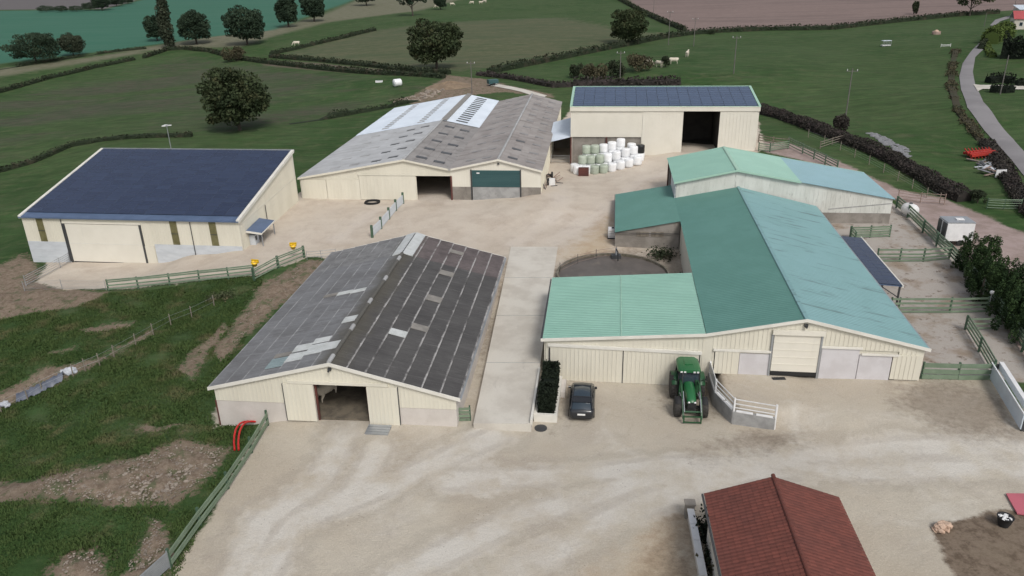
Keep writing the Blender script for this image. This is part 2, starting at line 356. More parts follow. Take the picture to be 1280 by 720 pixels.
# ------------------------------------------------------------------ terrain
CP = [(-22.2, 49.5, -1.8), (-15, 47.5, -1.05), (-10, 47, -1.0), (-3.5, 46.5, -1.0), (-58, 87, -2.7), (-50, 86, -2.5), (-43, 85, -2.4), (-36, 83.5, -1.1), (-31, 83, -.4), (-29.5, 92, 0.), (-28.5, 101, .3),
      (-20, 103, .2), (-5, 101, .3), (0, 99.5, .6), (4.2, 98.5, 1.3), (44.5, 85.2, .6), (38, 85, .55), (30.7, 50.5, .1), (33, 47, 0), (9.5, 117, .55), (20.6, 116, 2.0), (26, 115.5, 2.6), (37, 114, 2.9), (12, 111, .6), (18, 108, 1.1), (30, 108, 2.0),
      (-28, 32, -1.6), (-42, 50, -3.4), (-62, 60, -4.6), (-75, 90, -3.8), (-100, 120, -4), (-54, 157, 0), (0, 200, 3), (50, 200, 5), (100, 150, 4), (90, 100, 2),
      (60, 60, .5), (26, 31, -.2), (0, 31, -1.1), (45, 45, .2), (12, 40, -.8), (12, 33, -.6), (20, 38, -.4), (-10, 65, -.9), (-8, 80, 0), (8, 84, .2), (1, 80, 0), (1, 60, -.9), (1, 48, -1.35), (12, 70, -.4), (-40, 72, -2.0), (-30, 60, -1.9),
      (3.5, 53, -1.36), (9, 52.5, -1.36), (12.5, 52.5, -1.36), (5, 48, -1.3), (12, 48, -1.3), (16, 45, -1.1), (22, 43.5, -.7), (28, 43, -.25),
      (-15, 25, -1.4), (-55, 40, -4.5), (-90, 60, -6), (0, 300, 5), (150, 200, 6), (-150, 200, -3), (150, 60, 2), (0, 0, -1), (60, 0, 0), (-60, 0, -4), (150, 0, 1), (-150, 0, -6)]
CP = np.array(CP)
FC = np.array([(-6.30, 3), (-6.30, -2.7), (-5.35, -5.05), (-2.8, -5.7), (1, -9), (10, -9), (12, 3)])
def seg_dist(P, a, b):
    ab = b - a; t = np.clip(((P - a) @ ab)/max(ab @ ab, 1e-9), 0, 1)
    return np.hypot(P[:, 0] - a[0] - t*ab[0], P[:, 1] - a[1] - t*ab[1])
def sdist(P, poly):
    poly = np.asarray(poly, float)[:, :2]; n = len(poly); d = np.full(len(P), 1e9); ins = np.zeros(len(P), bool)
    for i in range(n):
        a, b = poly[i], poly[(i+1) % n]
        d = np.minimum(d, seg_dist(P, a, b))
        c = (a[1] > P[:, 1]) != (b[1] > P[:, 1])
        if a[1] != b[1]:
            ins ^= c & (P[:, 0] < (b[0]-a[0])*(P[:, 1]-a[1])/(b[1]-a[1]) + a[0])
    return np.where(ins, d, -d)
def pdist(P, line):
    line = np.asarray(line, float)[:, :2]; d = np.full(len(P), 1e9)
    for i in range(len(line)-1): d = np.minimum(d, seg_dist(P, line[i], line[i+1]))
    return d
def terr(x, y):
    x = np.atleast_1d(np.asarray(x, float)); y = np.atleast_1d(np.asarray(y, float))
    n = np.zeros_like(x); wt = np.zeros_like(x)
    for a, b, c in CP:
        k = 1/((x-a)**2 + (y-b)**2 + 9)**2
        n += k*c; wt += k
    z = n/wt
    r = np.hypot(x, y)
    z = z + np.maximum(r-230, 0)*.02*np.clip((r-230)/200, 0, 1)
    s, t = w2l('E', x, y)
    near = (s > -7) & (s < 13) & (t > -10) & (t < 4)
    if near.any():
        P = np.stack([s[near], t[near]], 1); d = sdist(P, FC)
        ww = .45 + np.clip((P[:, 0]+2.8)/3, 0, 1)*3.6
        u = np.clip(d/ww, 0, 1); u = u*u*(3-2*u)
        zz = z[near]; z[near] = zz + (-.1 - zz)*u
    return z
def tz(x, y): return float(terr(x, y)[0])
def at(px, py, dz=0.0):
    r = ray(px, py)
    ts = 12*1.012**np.arange(420); z = terr(r[0]*ts, r[1]*ts) + dz
    f = HC + r[2]*ts - z
    i = int(np.argmax(f < 0))
    if i == 0: i = len(ts)-1
    lo, hi = ts[i-1], ts[i]; a, b = f[i-1], f[i]
    for _ in range(3):
        m = lo + (hi-lo)*a/(a-b); fm = HC + r[2]*m - tz(r[0]*m, r[1]*m) - dz
        if fm < 0: hi, b = m, fm
        else: lo, a = m, fm
    t = lo + (hi-lo)*a/(a-b) if a != b else lo
    return np.array([r[0]*t, r[1]*t, tz(r[0]*t, r[1]*t) + dz])
def atz(px, py, z):
    r = ray(px, py); t = (z-HC)/r[2]; return np.array([r[0]*t, r[1]*t, z])
def poly(px): return np.array([at(*p)[:2] for p in px])
def pxm(p):   # metres per pixel at a world point
    p = np.asarray(p); f = ray(640, 360); return float((p - np.array([0, 0, HC])) @ f)/FPX

# ground zones: outlines on the ground, in metres
Z = {}
Z['yard'] = [poly([(205, 735), (245, 668), (300, 580), (336, 516), (270, 535), (262, 520), (330, 420), (425, 330), (400, 322), (384, 322), (322, 345), (240, 352), (135, 361), (80, 362), (45, 352), (60, 326), (160, 318), (300, 290), (375, 240), (480, 200), (690, 165), (720, 128), (945, 140), (957, 186), (860, 240), (1000, 300), (1130, 474), (1240, 474), (1290, 520), (1330, 640), (1340, 760)])]
Z['dirt'] = [poly(q) for q in ([(-30, 606), (80, 592), (170, 572), (225, 552), (262, 556), (290, 560), (272, 592), (215, 632), (140, 634), (60, 624), (-30, 632)],
             [(172, 640), (192, 655), (170, 690), (140, 740), (208, 735), (220, 690), (204, 655)], [(85, 692), (118, 686), (136, 700), (125, 735), (55, 735), (60, 715)],
             [(296, 398), (320, 362), (345, 345), (384, 325), (420, 325), (390, 352), (340, 392), (305, 420), (276, 452), (268, 440)],
             [(-40, 352), (30, 316), (45, 330), (60, 358), (135, 366), (95, 384), (40, 392), (-40, 410)],
             [(-20, 500), (55, 462), (125, 446), (190, 414), (192, 418), (110, 462), (40, 492), (-20, 520)],
             [(222, 462), (236, 440), (262, 424), (280, 402), (286, 410), (262, 436), (240, 474)], [(60, 440), (100, 432), (96, 436), (66, 443)], [(100, 412), (170, 400), (165, 408), (110, 416)], [(165, 531), (200, 534), (225, 528), (222, 533), (190, 540)],
             [(485, 127), (520, 118), (548, 102), (560, 94), (600, 98), (640, 108), (690, 118), (690, 122), (630, 115), (570, 122), (520, 130)])]
Z['paddock'] = [poly([(1015, 250), (1112, 250), (1190, 312), (1236, 376), (1300, 480), (1240, 473), (1150, 473), (1040, 300)])]
Z['track'] = [poly([(952, 176), (990, 180), (1035, 196), (1090, 222), (1120, 236), (1180, 248), (1230, 270), (1300, 300), (1310, 470), (1275, 440), (1240, 378), (1190, 308), (1120, 250), (1060, 222), (1000, 200), (955, 190)])]
Z['soil'] = [poly([(1162, 656), (1200, 648), (1240, 640), (1300, 638), (1330, 740), (1208, 740), (1180, 700)])]
Z['crop'] = [poly([(-60, 14), (130, 12), (178, 0), (300, -8), (460, -8), (432, 4), (340, 38), (262, 46), (185, 57), (-60, 86)])]
Z['worn'] = [poly([(-60, 135), (230, 72), (330, 84), (540, 108), (430, 140), (300, 160), (90, 178), (-60, 225)])]
Z['hill'] = [poly([(-120, -8), (180, -8), (168, 1), (130, 11), (-120, 13)])]
Z['pale'] = [poly([(140, 66), (262, 46), (345, 36), (405, 18), (450, -2), (520, -8), (600, -8), (520, 14), (410, 28), (300, 58), (235, 60)]), poly([(-50, 92), (180, 62), (180, 66), (60, 86), (-50, 104)])]
Z['dry'] = [poly([(345, 70), (468, 38), (560, 28), (700, 22), (790, 40), (845, 42), (620, 84), (560, 90)])]
Z['plough'] = [poly([(778, -8), (800, 14), (855, 39), (1040, 34), (1195, 18), (1250, 14), (1330, 8), (1330, -10)])]
Z['lane'] = [poly([(325, 75), (400, 79), (560, 92), (562, 99), (420, 90), (330, 82)])]
Z['sandy'] = [poly(q) for q in ([(760, 740), (790, 690), (830, 655), (858, 650), (866, 740)], [(700, 322), (735, 296), (765, 270), (772, 300), (766, 318), (730, 324)])]
Z['mud'] = [poly(q) for q in ([(694, 350), (694, 335), (716, 322), (770, 316), (850, 308), (880, 350), (870, 420), (690, 420)], [(1120, 484), (1200, 478), (1244, 490), (1272, 540), (1220, 548), (1165, 530), (1130, 508)], [(900, 545), (975, 540), (1000, 552), (950, 566), (880, 572)], [(690, 500), (712, 484), (716, 510), (696, 530)], [(836, 470), (890, 470), (906, 520), (880, 530), (838, 505)], [(598, 440), (612, 400), (628, 340), (632, 322), (640, 330), (618, 430), (600, 470)], [(820, 700), (858, 660), (862, 735), (810, 740)])]
LINES = {}
LINES['tyre'] = [poly(q) for q in ([(1300, 585), (1100, 590), (930, 590), (800, 600), (640, 650), (500, 720)], [(1300, 560), (1120, 560), (950, 575), (760, 590), (560, 600)], [(430, 545), (400, 600), (330, 650), (280, 740)],
               [(475, 560), (440, 620), (370, 655), (320, 730)], [(690, 300), (760, 262), (800, 225), (860, 205), (880, 193)], [(640, 305), (700, 262), (700, 230), (560, 255)], [(420, 300), (470, 262), (545, 245)], [(620, 545), (500, 600), (400, 640)], [(640, 720), (760, 650), (860, 610), (1000, 570)])]
ZORDER = list(Z)
def build_ground():
    rr = 9.0*1.0105**np.arange(0, 520); rr = rr[rr < 1500]
    rr = np.append(rr, [1900., 2600.])
    an = np.concatenate([np.linspace(-85, -46, 60, endpoint=False), np.linspace(-46, 46, 520, endpoint=False), np.linspace(46, 85, 61)])
    A, RR = np.meshgrid(np.radians(an), rr)
    X = (RR*np.sin(A)).ravel(); Y = (RR*np.cos(A)).ravel()
    Zz = terr(X, Y); P = np.stack([X, Y], 1)
    # rough the dirt banks a little
    nr, na = A.shape
    at_ = {}
    for k, polys in Z.items():
        at_[k] = np.clip(np.max([sdist(P, q) for q in polys], 0), -40, 40)
    at_['tyre'] = np.min([pdist(P, q) for q in LINES['tyre']], 0)
    dm = np.clip(at_['dirt']/1.6, 0, 1); dm = dm*dm*(3-2*dm); near = RR.ravel() < 95
    lump = np.sin(X*1.7+np.sin(Y*1.1)*1.5)*np.sin(Y*1.9+np.sin(X*.8)*1.4)
    Zz = Zz + dm*near*(.16*lump + .14 + RNG.normal(0, .05, len(Zz)))
    Zz = Zz + (1-dm)*near*(at_['yard'] < 0)*(at_['paddock'] < -1)*(X < 0)*(Y < 85)*.06*np.sin(X*.9+Y*.5)*np.sin(Y*.8-X*.3)
    i = np.arange(nr-1)[:, None]*na; j = np.arange(na-1)[None]
    F = np.stack([i+j, i+j+1, i+j+1+na, i+j+na], -1).reshape(-1, 4)[:, ::-1]
    V = np.stack([X, Y, Zz], 1)
    # which setting piece each face belongs to
    own = np.zeros(len(F), int)
    names = ['ground', 'gravel_yard', 'paddock_floor', 'farm_track', 'soil_bed', 'crop_field', 'ploughed_field', 'pasture']
    fm = lambda k: at_[k][F].mean(1) > 0
    own[fm('dry')] = 7; own[fm('yard')] = 1; own[fm('track')] = 3; own[fm('paddock')] = 2; own[fm('soil')] = 4; own[fm('crop')] = 5; own[fm('plough')] = 6
    gm = ground_mat()
    for k, nm in enumerate(names):
        f = F[own == k]
        if not len(f): continue
        u, inv = np.unique(f, return_inverse=True)
        o = np_mesh(nm, V[u], inv.reshape(f.shape), gm, smooth=True, attrs={a: ('POINT', v[u]) for a, v in at_.items()})
        tag(o, kind='structure')
def ground_mat():
    m, nt, b = newmat('farm_ground')
    geo = N(nt, 'ShaderNodeNewGeometry').outputs['Position']
    n1 = noise(nt, geo, .045, 6, .6); n2 = noise(nt, geo, .35, 7, .65); n3 = noise(nt, geo, 2.2, 6, .7); n4 = noise(nt, geo, 11, 4, .7)
    nst = noise(nt, geo, .25, 6, .65, (.25, 1.6, 1))
    # grass
    g = mixc(nt, smooth(nt, n1, .40, .62), (.034, .074, .021), (.052, .092, .033))
    g = mixc(nt, smooth(nt, n2, .45, .72), g, (.076, .100, .043))
    g = mixc(nt, mth(nt, 'MULTIPLY', smooth(nt, nst, .52, .78), .6), g, (.094, .092, .060))
    g = mixc(nt, mth(nt, 'MULTIPLY', smooth(nt, n3, .55, .8), .5), g, (.022, .040, .014))
    def edge(k, wv, amp, big=0.0):
        e = mth(nt, 'ADD', attr(nt, k), mth(nt, 'MULTIPLY_ADD', n2, 2*amp, -amp))
        if big: e = mth(nt, 'ADD', e, mth(nt, 'MULTIPLY_ADD', n3, 2*big, -big))
        return smooth(nt, e, -wv, wv)
    far = lambda a, c, s=n2, lo=.4, hi=.65: mixc(nt, smooth(nt, s, lo, hi), a, c)
    rows = noise(nt, geo, .06, 5, .6, (.3, 2.2, 1))
    c = g
    nbig = noise(nt, geo, .016, 5, .6)
    c = mixc(nt, mth(nt, 'MULTIPLY', smooth(nt, nbig, .42, .62), .6), c, (.060, .092, .036))
    c = mixc(nt, mth(nt, 'MULTIPLY', edge('worn', 6, 10), smooth(nt, noise(nt, geo, .03, 6, .65, (.5, 1.4, 1)), .40, .58)), c, far((.062, .078, .043), (.078, .077, .052)))
    c = mixc(nt, 1.0, c, mth(nt, 'MULTIPLY_ADD', noise(nt, geo, .5, 8, .75, (.35, 1.5, 1)), 1.7, .12), 'MULTIPLY')
    c = mixc(nt, mth(nt, 'MULTIPLY', smooth(nt, noise(nt, geo, .12, 8, .75, (.4, 1.8, 1)), .62, .74), .40), c, (.125, .12, .08))
    c = mixc(nt, edge('dry', 6, 14), c, mixc(nt, smooth(nt, nst, .4, .7), far((.092, .102, .056), (.118, .118, .070)), (.062, .090, .045)))
    c = mixc(nt, edge('pale', 4, 6), c, far((.17, .165, .115), (.13, .135, .085)))
    c = mixc(nt, edge('crop', 3, 3), c, mixc(nt, smooth(nt, rows, .35, .7), (.046, .138, .094), (.058, .148, .104)))
    c = mixc(nt, edge('hill', 3, 3), c, (.135, .125, .125))
    c = mixc(nt, edge('plough', 2, 2), c, mixc(nt, smooth(nt, rows, .45, .75), far((.225, .17, .155), (.20, .15, .135)), (.15, .115, .105)))
    c = mixc(nt, edge('lane', 1.2, 1.5), c, far((.14, .115, .095), (.10, .095, .06)))
    dirt = mixc(nt, smooth(nt, n3, .40, .65), (.235, .185, .14), (.155, .115, .085))
    dirt = mixc(nt, mth(nt, 'MULTIPLY', smooth(nt, n4, .58, .72), .7), dirt, (.40, .35, .29))
    c = mixc(nt, mth(nt, 'MULTIPLY', edge('dirt', .5, 1.8, 2.4), mth(nt, 'MULTIPLY_ADD', smooth(nt, noise(nt, geo, .8, 6, .7), .36, .50), .6, .4)), c, dirt)
    trk = mixc(nt, smooth(nt, n2, .4, .65), (.36, .285, .265), (.27, .21, .185))
    c = mixc(nt, edge('track', .5, 1.2, .8), c, trk)
    pad = mixc(nt, smooth(nt, n2, .46, .66), (.40, .365, .33), (.29, .235, .185))
    pad = mixc(nt, mth(nt, 'MULTIPLY', smooth(nt, noise(nt, geo, 1.1, 7, .7), .56, .66), .8), pad, (.14, .10, .075))
    c = mixc(nt, edge('paddock', .2, .5), c, pad)
    yd = mixc(nt, smooth(nt, noise(nt, geo, .09, 5, .6), .36, .64), (.485, .44, .365), (.44, .385, .31))
    yd = mixc(nt, mth(nt, 'MULTIPLY', smooth(nt, noise(nt, geo, .22, 8, .68, None, .6), .46, .74), .55), yd, (.39, .345, .295))
    yd = mixc(nt, mth(nt, 'MULTIPLY', smooth(nt, noise(nt, geo, .13, 8, .7, None, 1.2), .50, .72), .65), yd, (.60, .57, .51))
    yd = mixc(nt, mth(nt, 'MULTIPLY', smooth(nt, noise(nt, geo, .9, 8, .75), .55, .78), .6), yd, (.32, .28, .23))
    ty = mth(nt, 'ADD', attr(nt, 'tyre'), mth(nt, 'MULTIPLY_ADD', noise(nt, geo, .25, 7, .7), 5.0, -2.5))
    band = mth(nt, 'SUBTRACT', 1.0, smooth(nt, ty, .4, 1.9))
    yd = mixc(nt, mth(nt, 'MULTIPLY', mth(nt, 'MULTIPLY', band, .75), smooth(nt, n2, .3, .6)), yd, (.59, .565, .52))
    rut = mth(nt, 'MULTIPLY', smooth(nt, ty, 1.3, 1.7), mth(nt, 'SUBTRACT', 1.0, smooth(nt, ty, 2.0, 2.7)))
    yd = mixc(nt, mth(nt, 'MULTIPLY', rut, .22), yd, (.29, .26, .225))
    yd = mixc(nt, mth(nt, 'MULTIPLY', smooth(nt, n4, .60, .76), .5), yd, (.62, .59, .54))
    t2 = mth(nt, 'ABSOLUTE', mth(nt, 'SUBTRACT', mth(nt, 'ADD', attr(nt, 'tyre'), mth(nt, 'MULTIPLY_ADD', n3, .7, -.35)), 1.0))
    yd = mixc(nt, mth(nt, 'MULTIPLY', mth(nt, 'SUBTRACT', 1.0, smooth(nt, t2, .12, .42)), mth(nt, 'MULTIPLY', smooth(nt, n2, .38, .6), .42)), yd, (.36, .32, .275))
    # the back yard is browner and redder
    sp = N(nt, 'ShaderNodeSeparateXYZ'); nt.links.new(geo, sp.inputs[0])
    yd = mixc(nt, mth(nt, 'MULTIPLY', smooth(nt, mth(nt, 'ADD', sp.outputs[1], mth(nt, 'MULTIPLY_ADD', n1, 40, -20)), 62, 88), .6), yd, mixc(nt, smooth(nt, n2, .4, .7), (.60, .525, .445), (.48, .395, .325)))
    yd = mixc(nt, mth(nt, 'MULTIPLY', edge('sandy', 2.0, 3.0, 1.0), .75), yd, far((.47, .37, .25), (.42, .30, .19)))
    yd = mixc(nt, mth(nt, 'MULTIPLY', edge('mud', 1.6, 3.2, 2.0), .62), yd, mixc(nt, smooth(nt, n3, .4, .65), (.235, .195, .155), (.15, .115, .085)))
    crk = N(nt, 'ShaderNodeTexVoronoi', feature='DISTANCE_TO_EDGE'); crk.inputs['Scale'].default_value = .45
    mpw = N(nt, 'ShaderNodeVectorMath', operation='ADD'); nt.links.new(geo, mpw.inputs[0])
    nvv = N(nt, 'ShaderNodeTexNoise'); nvv.inputs['Scale'].default_value = 1.3; nvv.inputs['Detail'].default_value = 6; nt.links.new(geo, nvv.inputs['Vector']); nt.links.new(nvv.outputs['Color'], mpw.inputs[1]); nt.links.new(mpw.outputs[0], crk.inputs['Vector'])
    yd = mixc(nt, mth(nt, 'MULTIPLY', mth(nt, 'SUBTRACT', 1.0, smooth(nt, crk.outputs['Distance'], .0, .05)), mth(nt, 'MULTIPLY', smooth(nt, noise(nt, geo, .3, 4, .6), .5, .65), .14)), yd, (.24, .21, .18))
    peb = N(nt, 'ShaderNodeTexVoronoi'); peb.inputs['Scale'].default_value = 3.2; nt.links.new(geo, peb.inputs['Vector'])
    yd = mixc(nt, mth(nt, 'MULTIPLY', mth(nt, 'SUBTRACT', 1.0, smooth(nt, peb.outputs['Distance'], .07, .16)), mth(nt, 'MULTIPLY', smooth(nt, n2, .52, .66), .8)), yd, (.17, .14, .115))
    c = mixc(nt, edge('yard', .25, .9, .7), c, yd)
    so_ = mixc(nt, smooth(nt, n3, .40, .66), (.21, .165, .125), (.12, .09, .065))
    so_ = mixc(nt, mth(nt, 'MULTIPLY', smooth(nt, n2, .5, .7), .5), so_, (.21, .17, .125))
    c = mixc(nt, edge('soil', .2, .6, .4), c, so_)
    c = mixc(nt, 1.0, c, mth(nt, 'MULTIPLY_ADD', n4, .5, .75), 'MULTIPLY')
    nt.links.new(c, b.inputs['Base Color']); b.inputs['Roughness'].default_value = .95; b.inputs['Specular IOR Level'].default_value = .15
    bn = N(nt, 'ShaderNodeBump'); bn.inputs['Strength'].default_value = .5; bn.inputs['Distance'].default_value = .12
    nt.links.new(mth(nt, 'ADD', n3, mth(nt, 'MULTIPLY', n4, .5)), bn.inputs['Height']); nt.links.new(bn.outputs[0], b.inputs['Normal'])
    return m
build_ground()
def strip_sheet(name, left, right, lift, m, sub=8):
    """a road laid as a sheet between two edge lines of pixels, following the ground"""
    L = []
    for a, b in zip(left, right):
        L.append((at(*a), at(*b)))
    V = []; F = []; C = 6
    for i in range(len(L)-1):
        for k in range(sub):
            u = k/sub; a = L[i][0]*(1-u) + L[i+1][0]*u; b = L[i][1]*(1-u) + L[i+1][1]*u
            for j in range(C+1):
                p = a + (b-a)*j/C; V.append((p[0], p[1], tz(p[0], p[1]) + lift + .06*(1-(2*j/C-1)**2)))
    n = len(V)//(C+1)
    for i in range(n-1):
        for j in range(C):
            o = i*(C+1)+j; F.append((o, o+1, o+C+2, o+C+1))
    o = np_mesh(name, V, F, m, smooth=True); tag(o, kind='structure'); return o
strip_sheet('road', [(1253, 28), (1238, 34), (1234, 46), (1216, 62), (1203, 80), (1199, 96), (1201, 112), (1209, 135), (1226, 158), (1246, 180), (1262, 198), (1276, 216), (1300, 245)],
            [(1256, 32), (1242, 36), (1235, 52), (1232, 60), (1219, 72), (1216, 90), (1219, 106), (1229, 128), (1247, 152), (1266, 174), (1282, 192), (1296, 208), (1325, 240)], .10, ROADM)
strip_sheet('road', [(1320, 15), (1275, 18), (1257, 21), (1244, 25), (1236, 33)], [(1320, 18), (1275, 21), (1262, 23), (1250, 27), (1242, 34)], .12, ROADM)
strip_sheet('driveway', [(1216, 106), (1225, 107), (1238, 107), (1300, 108)], [(1222, 115), (1228, 112), (1238, 112), (1300, 113)], .16, CONCRETE)

# ------------------------------------------------------------------ building pieces
def P_(axis, u, d, z): return (u, d, z) if axis == 's' else (d, u, z)
def ztop_fn(prof):
    xs = [p[0] for p in prof]; zs = [p[1] for p in prof]
    return lambda u: float(np.interp(u, xs, zs))
def wall(mb, axis, d0, d1, prof, zb, openings=(), m=None, ribs=None, rib_out=None, rw=.07, rh=.03, zbfn=None):
    """wall running along u with depth d0..d1, top profile prof[(u,z)], openings [(a,b,z0,z1)]; ribs: spacing, on the rib_out face"""
    zt = ztop_fn(prof); zbf = zbfn or (lambda u: zb)
    u0, u1 = prof[0][0], prof[-1][0]
    br = sorted(set([u0, u1] + [p[0] for p in prof] + [x for o in openings for x in o[:2] if u0 < x < u1]))
    def piece(a, b, za0, zb0, za1, zb1):
        mb.hexa([P_(axis, a, d0, za0), P_(axis, b, d0, zb0), P_(axis, b, d1, zb0), P_(axis, a, d1, za0),
                 P_(axis, a, d0, za1), P_(axis, b, d0, zb1), P_(axis, b, d1, zb1), P_(axis, a, d1, za1)], m)
    for a, b in zip(br[:-1], br[1:]):
        if b - a < 1e-4: continue
        mid = (a+b)/2; op = sorted([o for o in openings if o[0] - 1e-6 <= a and b <= o[1] + 1e-6], key=lambda o: o[2])
        ca, cb = zbf(a), zbf(b)
        for o in op:
            if o[2] > min(ca, cb) + 1e-3: piece(a, b, ca, cb, o[2], o[2])
            ca = cb = o[3]
        if min(zt(a), zt(b)) > ca - 1e-6 or max(zt(a), zt(b)) > ca + 1e-3: piece(a, b, ca, cb, max(zt(a), ca), max(zt(b), cb))
    if ribs:
        e0, e1 = (rib_out, rib_out - rh) if rib_out <= min(d0, d1) + 1e-6 else (rib_out, rib_out + rh)
        n = int((u1-u0)/ribs)
        for i in range(1, n):
            u = u0 + i*ribs; op = sorted([o for o in openings if o[0]-rw/2 < u < o[1]+rw/2], key=lambda o: o[2])
            c = zbf(u); segs = []
            for o in op:
                if o[2] > c + .05: segs.append((c, o[2]))
                c = o[3]
            if zt(u) > c + .05: segs.append((c, zt(u) - .02))
            for z0, z1 in segs:
                lo, hi = sorted((e0, e1))
                if axis == 's': mb.box(u-rw/2, u+rw/2, lo, hi, z0+.01, z1, m)
                else: mb.box(lo, hi, u-rw/2, u+rw/2, z0+.01, z1, m)
    return mb
def rib_sheet(mb, r0, r1, e0, e1, n, h=.045, m=None, thick=.03):
    """trapezoidal roof sheet; ridge line r0-r1, eave line e0-e1, n ribs running down the slope"""
    r0, r1, e0, e1 = map(Vector, (r0, r1, e0, e1))
    nrm = (r1-r0).cross(e0-r0).normalized()
    if nrm.z < 0: nrm = -nrm
    V = []
    for i in range(n):
        for f, hh in ((0, 0), (.62, 0), (.70, h), (.92, h)):
            u = (i+f)/n; V.append((r0.lerp(r1, u) + nrm*hh, e0.lerp(e1, u) + nrm*hh))
    V.append((r1, e1))
    vs = [p for a in V for p in a]; k = len(V)
    mb.add(vs, [(2*i, 2*i+2, 2*i+3, 2*i+1) for i in range(k-1)], m)
    # underside
    mb.add([r0-nrm*thick, r1-nrm*thick, e1-nrm*thick, e0-nrm*thick], [(0, 1, 2, 3)], m)
    mb.add([r0, r0-nrm*thick, e0-nrm*thick, e0], [(0, 1, 2, 3)], m); mb.add([r1, r1-nrm*thick, e1-nrm*thick, e1], [(0, 1, 2, 3)], m)
    mb.add([e0, e0-nrm*thick, e1-nrm*thick, e1], [(0, 1, 2, 3)], m)
    return mb
def slope_pt(s0, z0, s1, z1):
    return lambda s, lift=0.0: z0 + (s-s0)*(z1-z0)/(s1-s0) + lift
def course(name, parent, sa, za, sb, zb, t0, t1, m, nsheet, lift=.05, jit=.012, rng=RNG):
    """one horizontal course of roof sheets: upper edge at (sa,za), lower edge at (sb,zb) lifted over the next course"""
    V = []; F = []; E = []; S = []
    w = (t1-t0)/nsheet
    for i in range(nsheet):
        a = t0 + i*w; b = a + w; j = rng.uniform(0, jit); sh = rng.random(); lf = lift + j
        o = len(V)
        V += [(sa, a, za+.004), (sa, b, za+.004), (sb, b, zb+lf), (sb, a, zb+lf), (sb, b, zb-.01), (sb, a, zb-.01)]
        F += [(o, o+1, o+2, o+3), (o+3, o+2, o+4, o+5)]; E += [0, 0, 1, 1, 1, 1]; S += [sh]*6
    return np_mesh(name, V, F, m, parent, attrs={'edge': ('POINT', E), 'shade': ('POINT', S)})
def bargeboard(parent, pts, d, m=None, h=.26, th=.06, name='bargeboard'):
    mb = MB()
    for a, b in zip(pts[:-1], pts[1:]):
        mb.hexa([(a[0], d, a[1]-h), (b[0], d, b[1]-h), (b[0], d+th, b[1]-h), (a[0], d+th, a[1]-h), (a[0], d, a[1]+.03), (b[0], d, b[1]+.03), (b[0], d+th, b[1]+.03), (a[0], d+th, a[1]+.03)], m)
    return mb.build(name, m, parent)
def ribdoor(parent, s0, s1, t0, z0, z1, m, ribs=.33, name='sliding_door', th=.07, zl=None, vertical=True):
    mb = MB(); mb.box(s0, s1, t0-th, t0, z0, z1, m)
    if vertical:
        k = int((s1-s0)/ribs)
        for i in range(1, k): mb.box(s0+i*ribs-.035, s0+i*ribs+.035, t0-th-.03, t0-th, z0+.02, z1-.02, m)
    else:
        k = int((z1-z0)/ribs)
        for i in range(1, k): mb.box(s0+.02, s1-.02, t0-th-.025, t0-th, z0+i*ribs-.03, z0+i*ribs+.03, m)
    return mb.build(name, m, parent)
def solar_panel_mesh(wd, ht, th=.045, glass=None):
    a, b = wd/2, ht/2; e = .028; v = []
    v += [(-a, -b, 0), (a, -b, 0), (a, b, 0), (-a, b, 0), (-a, -b, th), (a, -b, th), (a, b, th), (-a, b, th),
          (-a+e, -b+e, th), (a-e, -b+e, th), (a-e, b-e, th), (-a+e, b-e, th), (-a+e, -b+e, th-.006), (a-e, -b+e, th-.006), (a-e, b-e, th-.006), (-a+e, b-e, th-.006)]
    f = [(0, 3, 2, 1), (0, 1, 5, 4), (1, 2, 6, 5), (2, 3, 7, 6), (3, 0, 4, 7), (4, 5, 9, 8), (5, 6, 10, 9), (6, 7, 11, 10), (7, 4, 8, 11),
         (8, 9, 13, 12), (9, 10, 14, 13), (10, 11, 15, 14), (11, 8, 12, 15), (12, 13, 14, 15)]
    me = bpy.data.meshes.new('solar_panel'); me.from_pydata(v, [], f); me.materials.append(SOLARFRAME); me.materials.append(glass or SOLAR)
    me.polygons[len(f)-1].material_index = 1; me.update(); return me
def solar_array(parent, s0, s1, t0, z0, t1, z1, nc, nr, lift=.06, glass=None):
    """panels on the slope rising from (t0,z0) to (t1,z1)"""
    L = math.hypot(t1-t0, z1-z0); ang = math.atan2(z1-z0, t1-t0); pw = (s1-s0)/nc; ph = L/nr
    me = solar_panel_mesh(pw-.02, ph-.02, glass=glass)
    for i in range(nc):
        for j in range(nr):
            o = bpy.data.objects.new('solar_panel', me); COL.objects.link(o); o.parent = parent
            q = (j+.5)/nr; ny, nz = -math.sin(ang), math.cos(ang)
            jit = RNG.normal(0, .0015)
            o.location = (s0+(i+.5)*pw, t0+(t1-t0)*q + ny*lift, z0+(z1-z0)*q + nz*lift)
            o.rotation_euler = (ang + RNG.normal(0, .002), RNG.normal(0, .002), 0)
def bldroot(b, name, label, cat):
    x, y, a = BF[b]
    return empty(name, (x, y, 0), R(a), label, cat)
def downpipe(parent, s, t, z0, z1, m=DARKMETAL, r=.05):
    return MB().cyl((s, t, (z0+z1)/2), r, z1-z0, 8, m).build('downpipe', m, parent)
def gutter(parent, axis, d, u0, u1, z, m, w=.13):
    mb = MB()
    if axis == 's': mb.box(u0, u1, d-w, d, z-w*.9, z, m)
    else: mb.box(d-w/2, d+w/2, u0, u1, z-w*.9, z, m)
    return mb.build('gutter', m, parent)

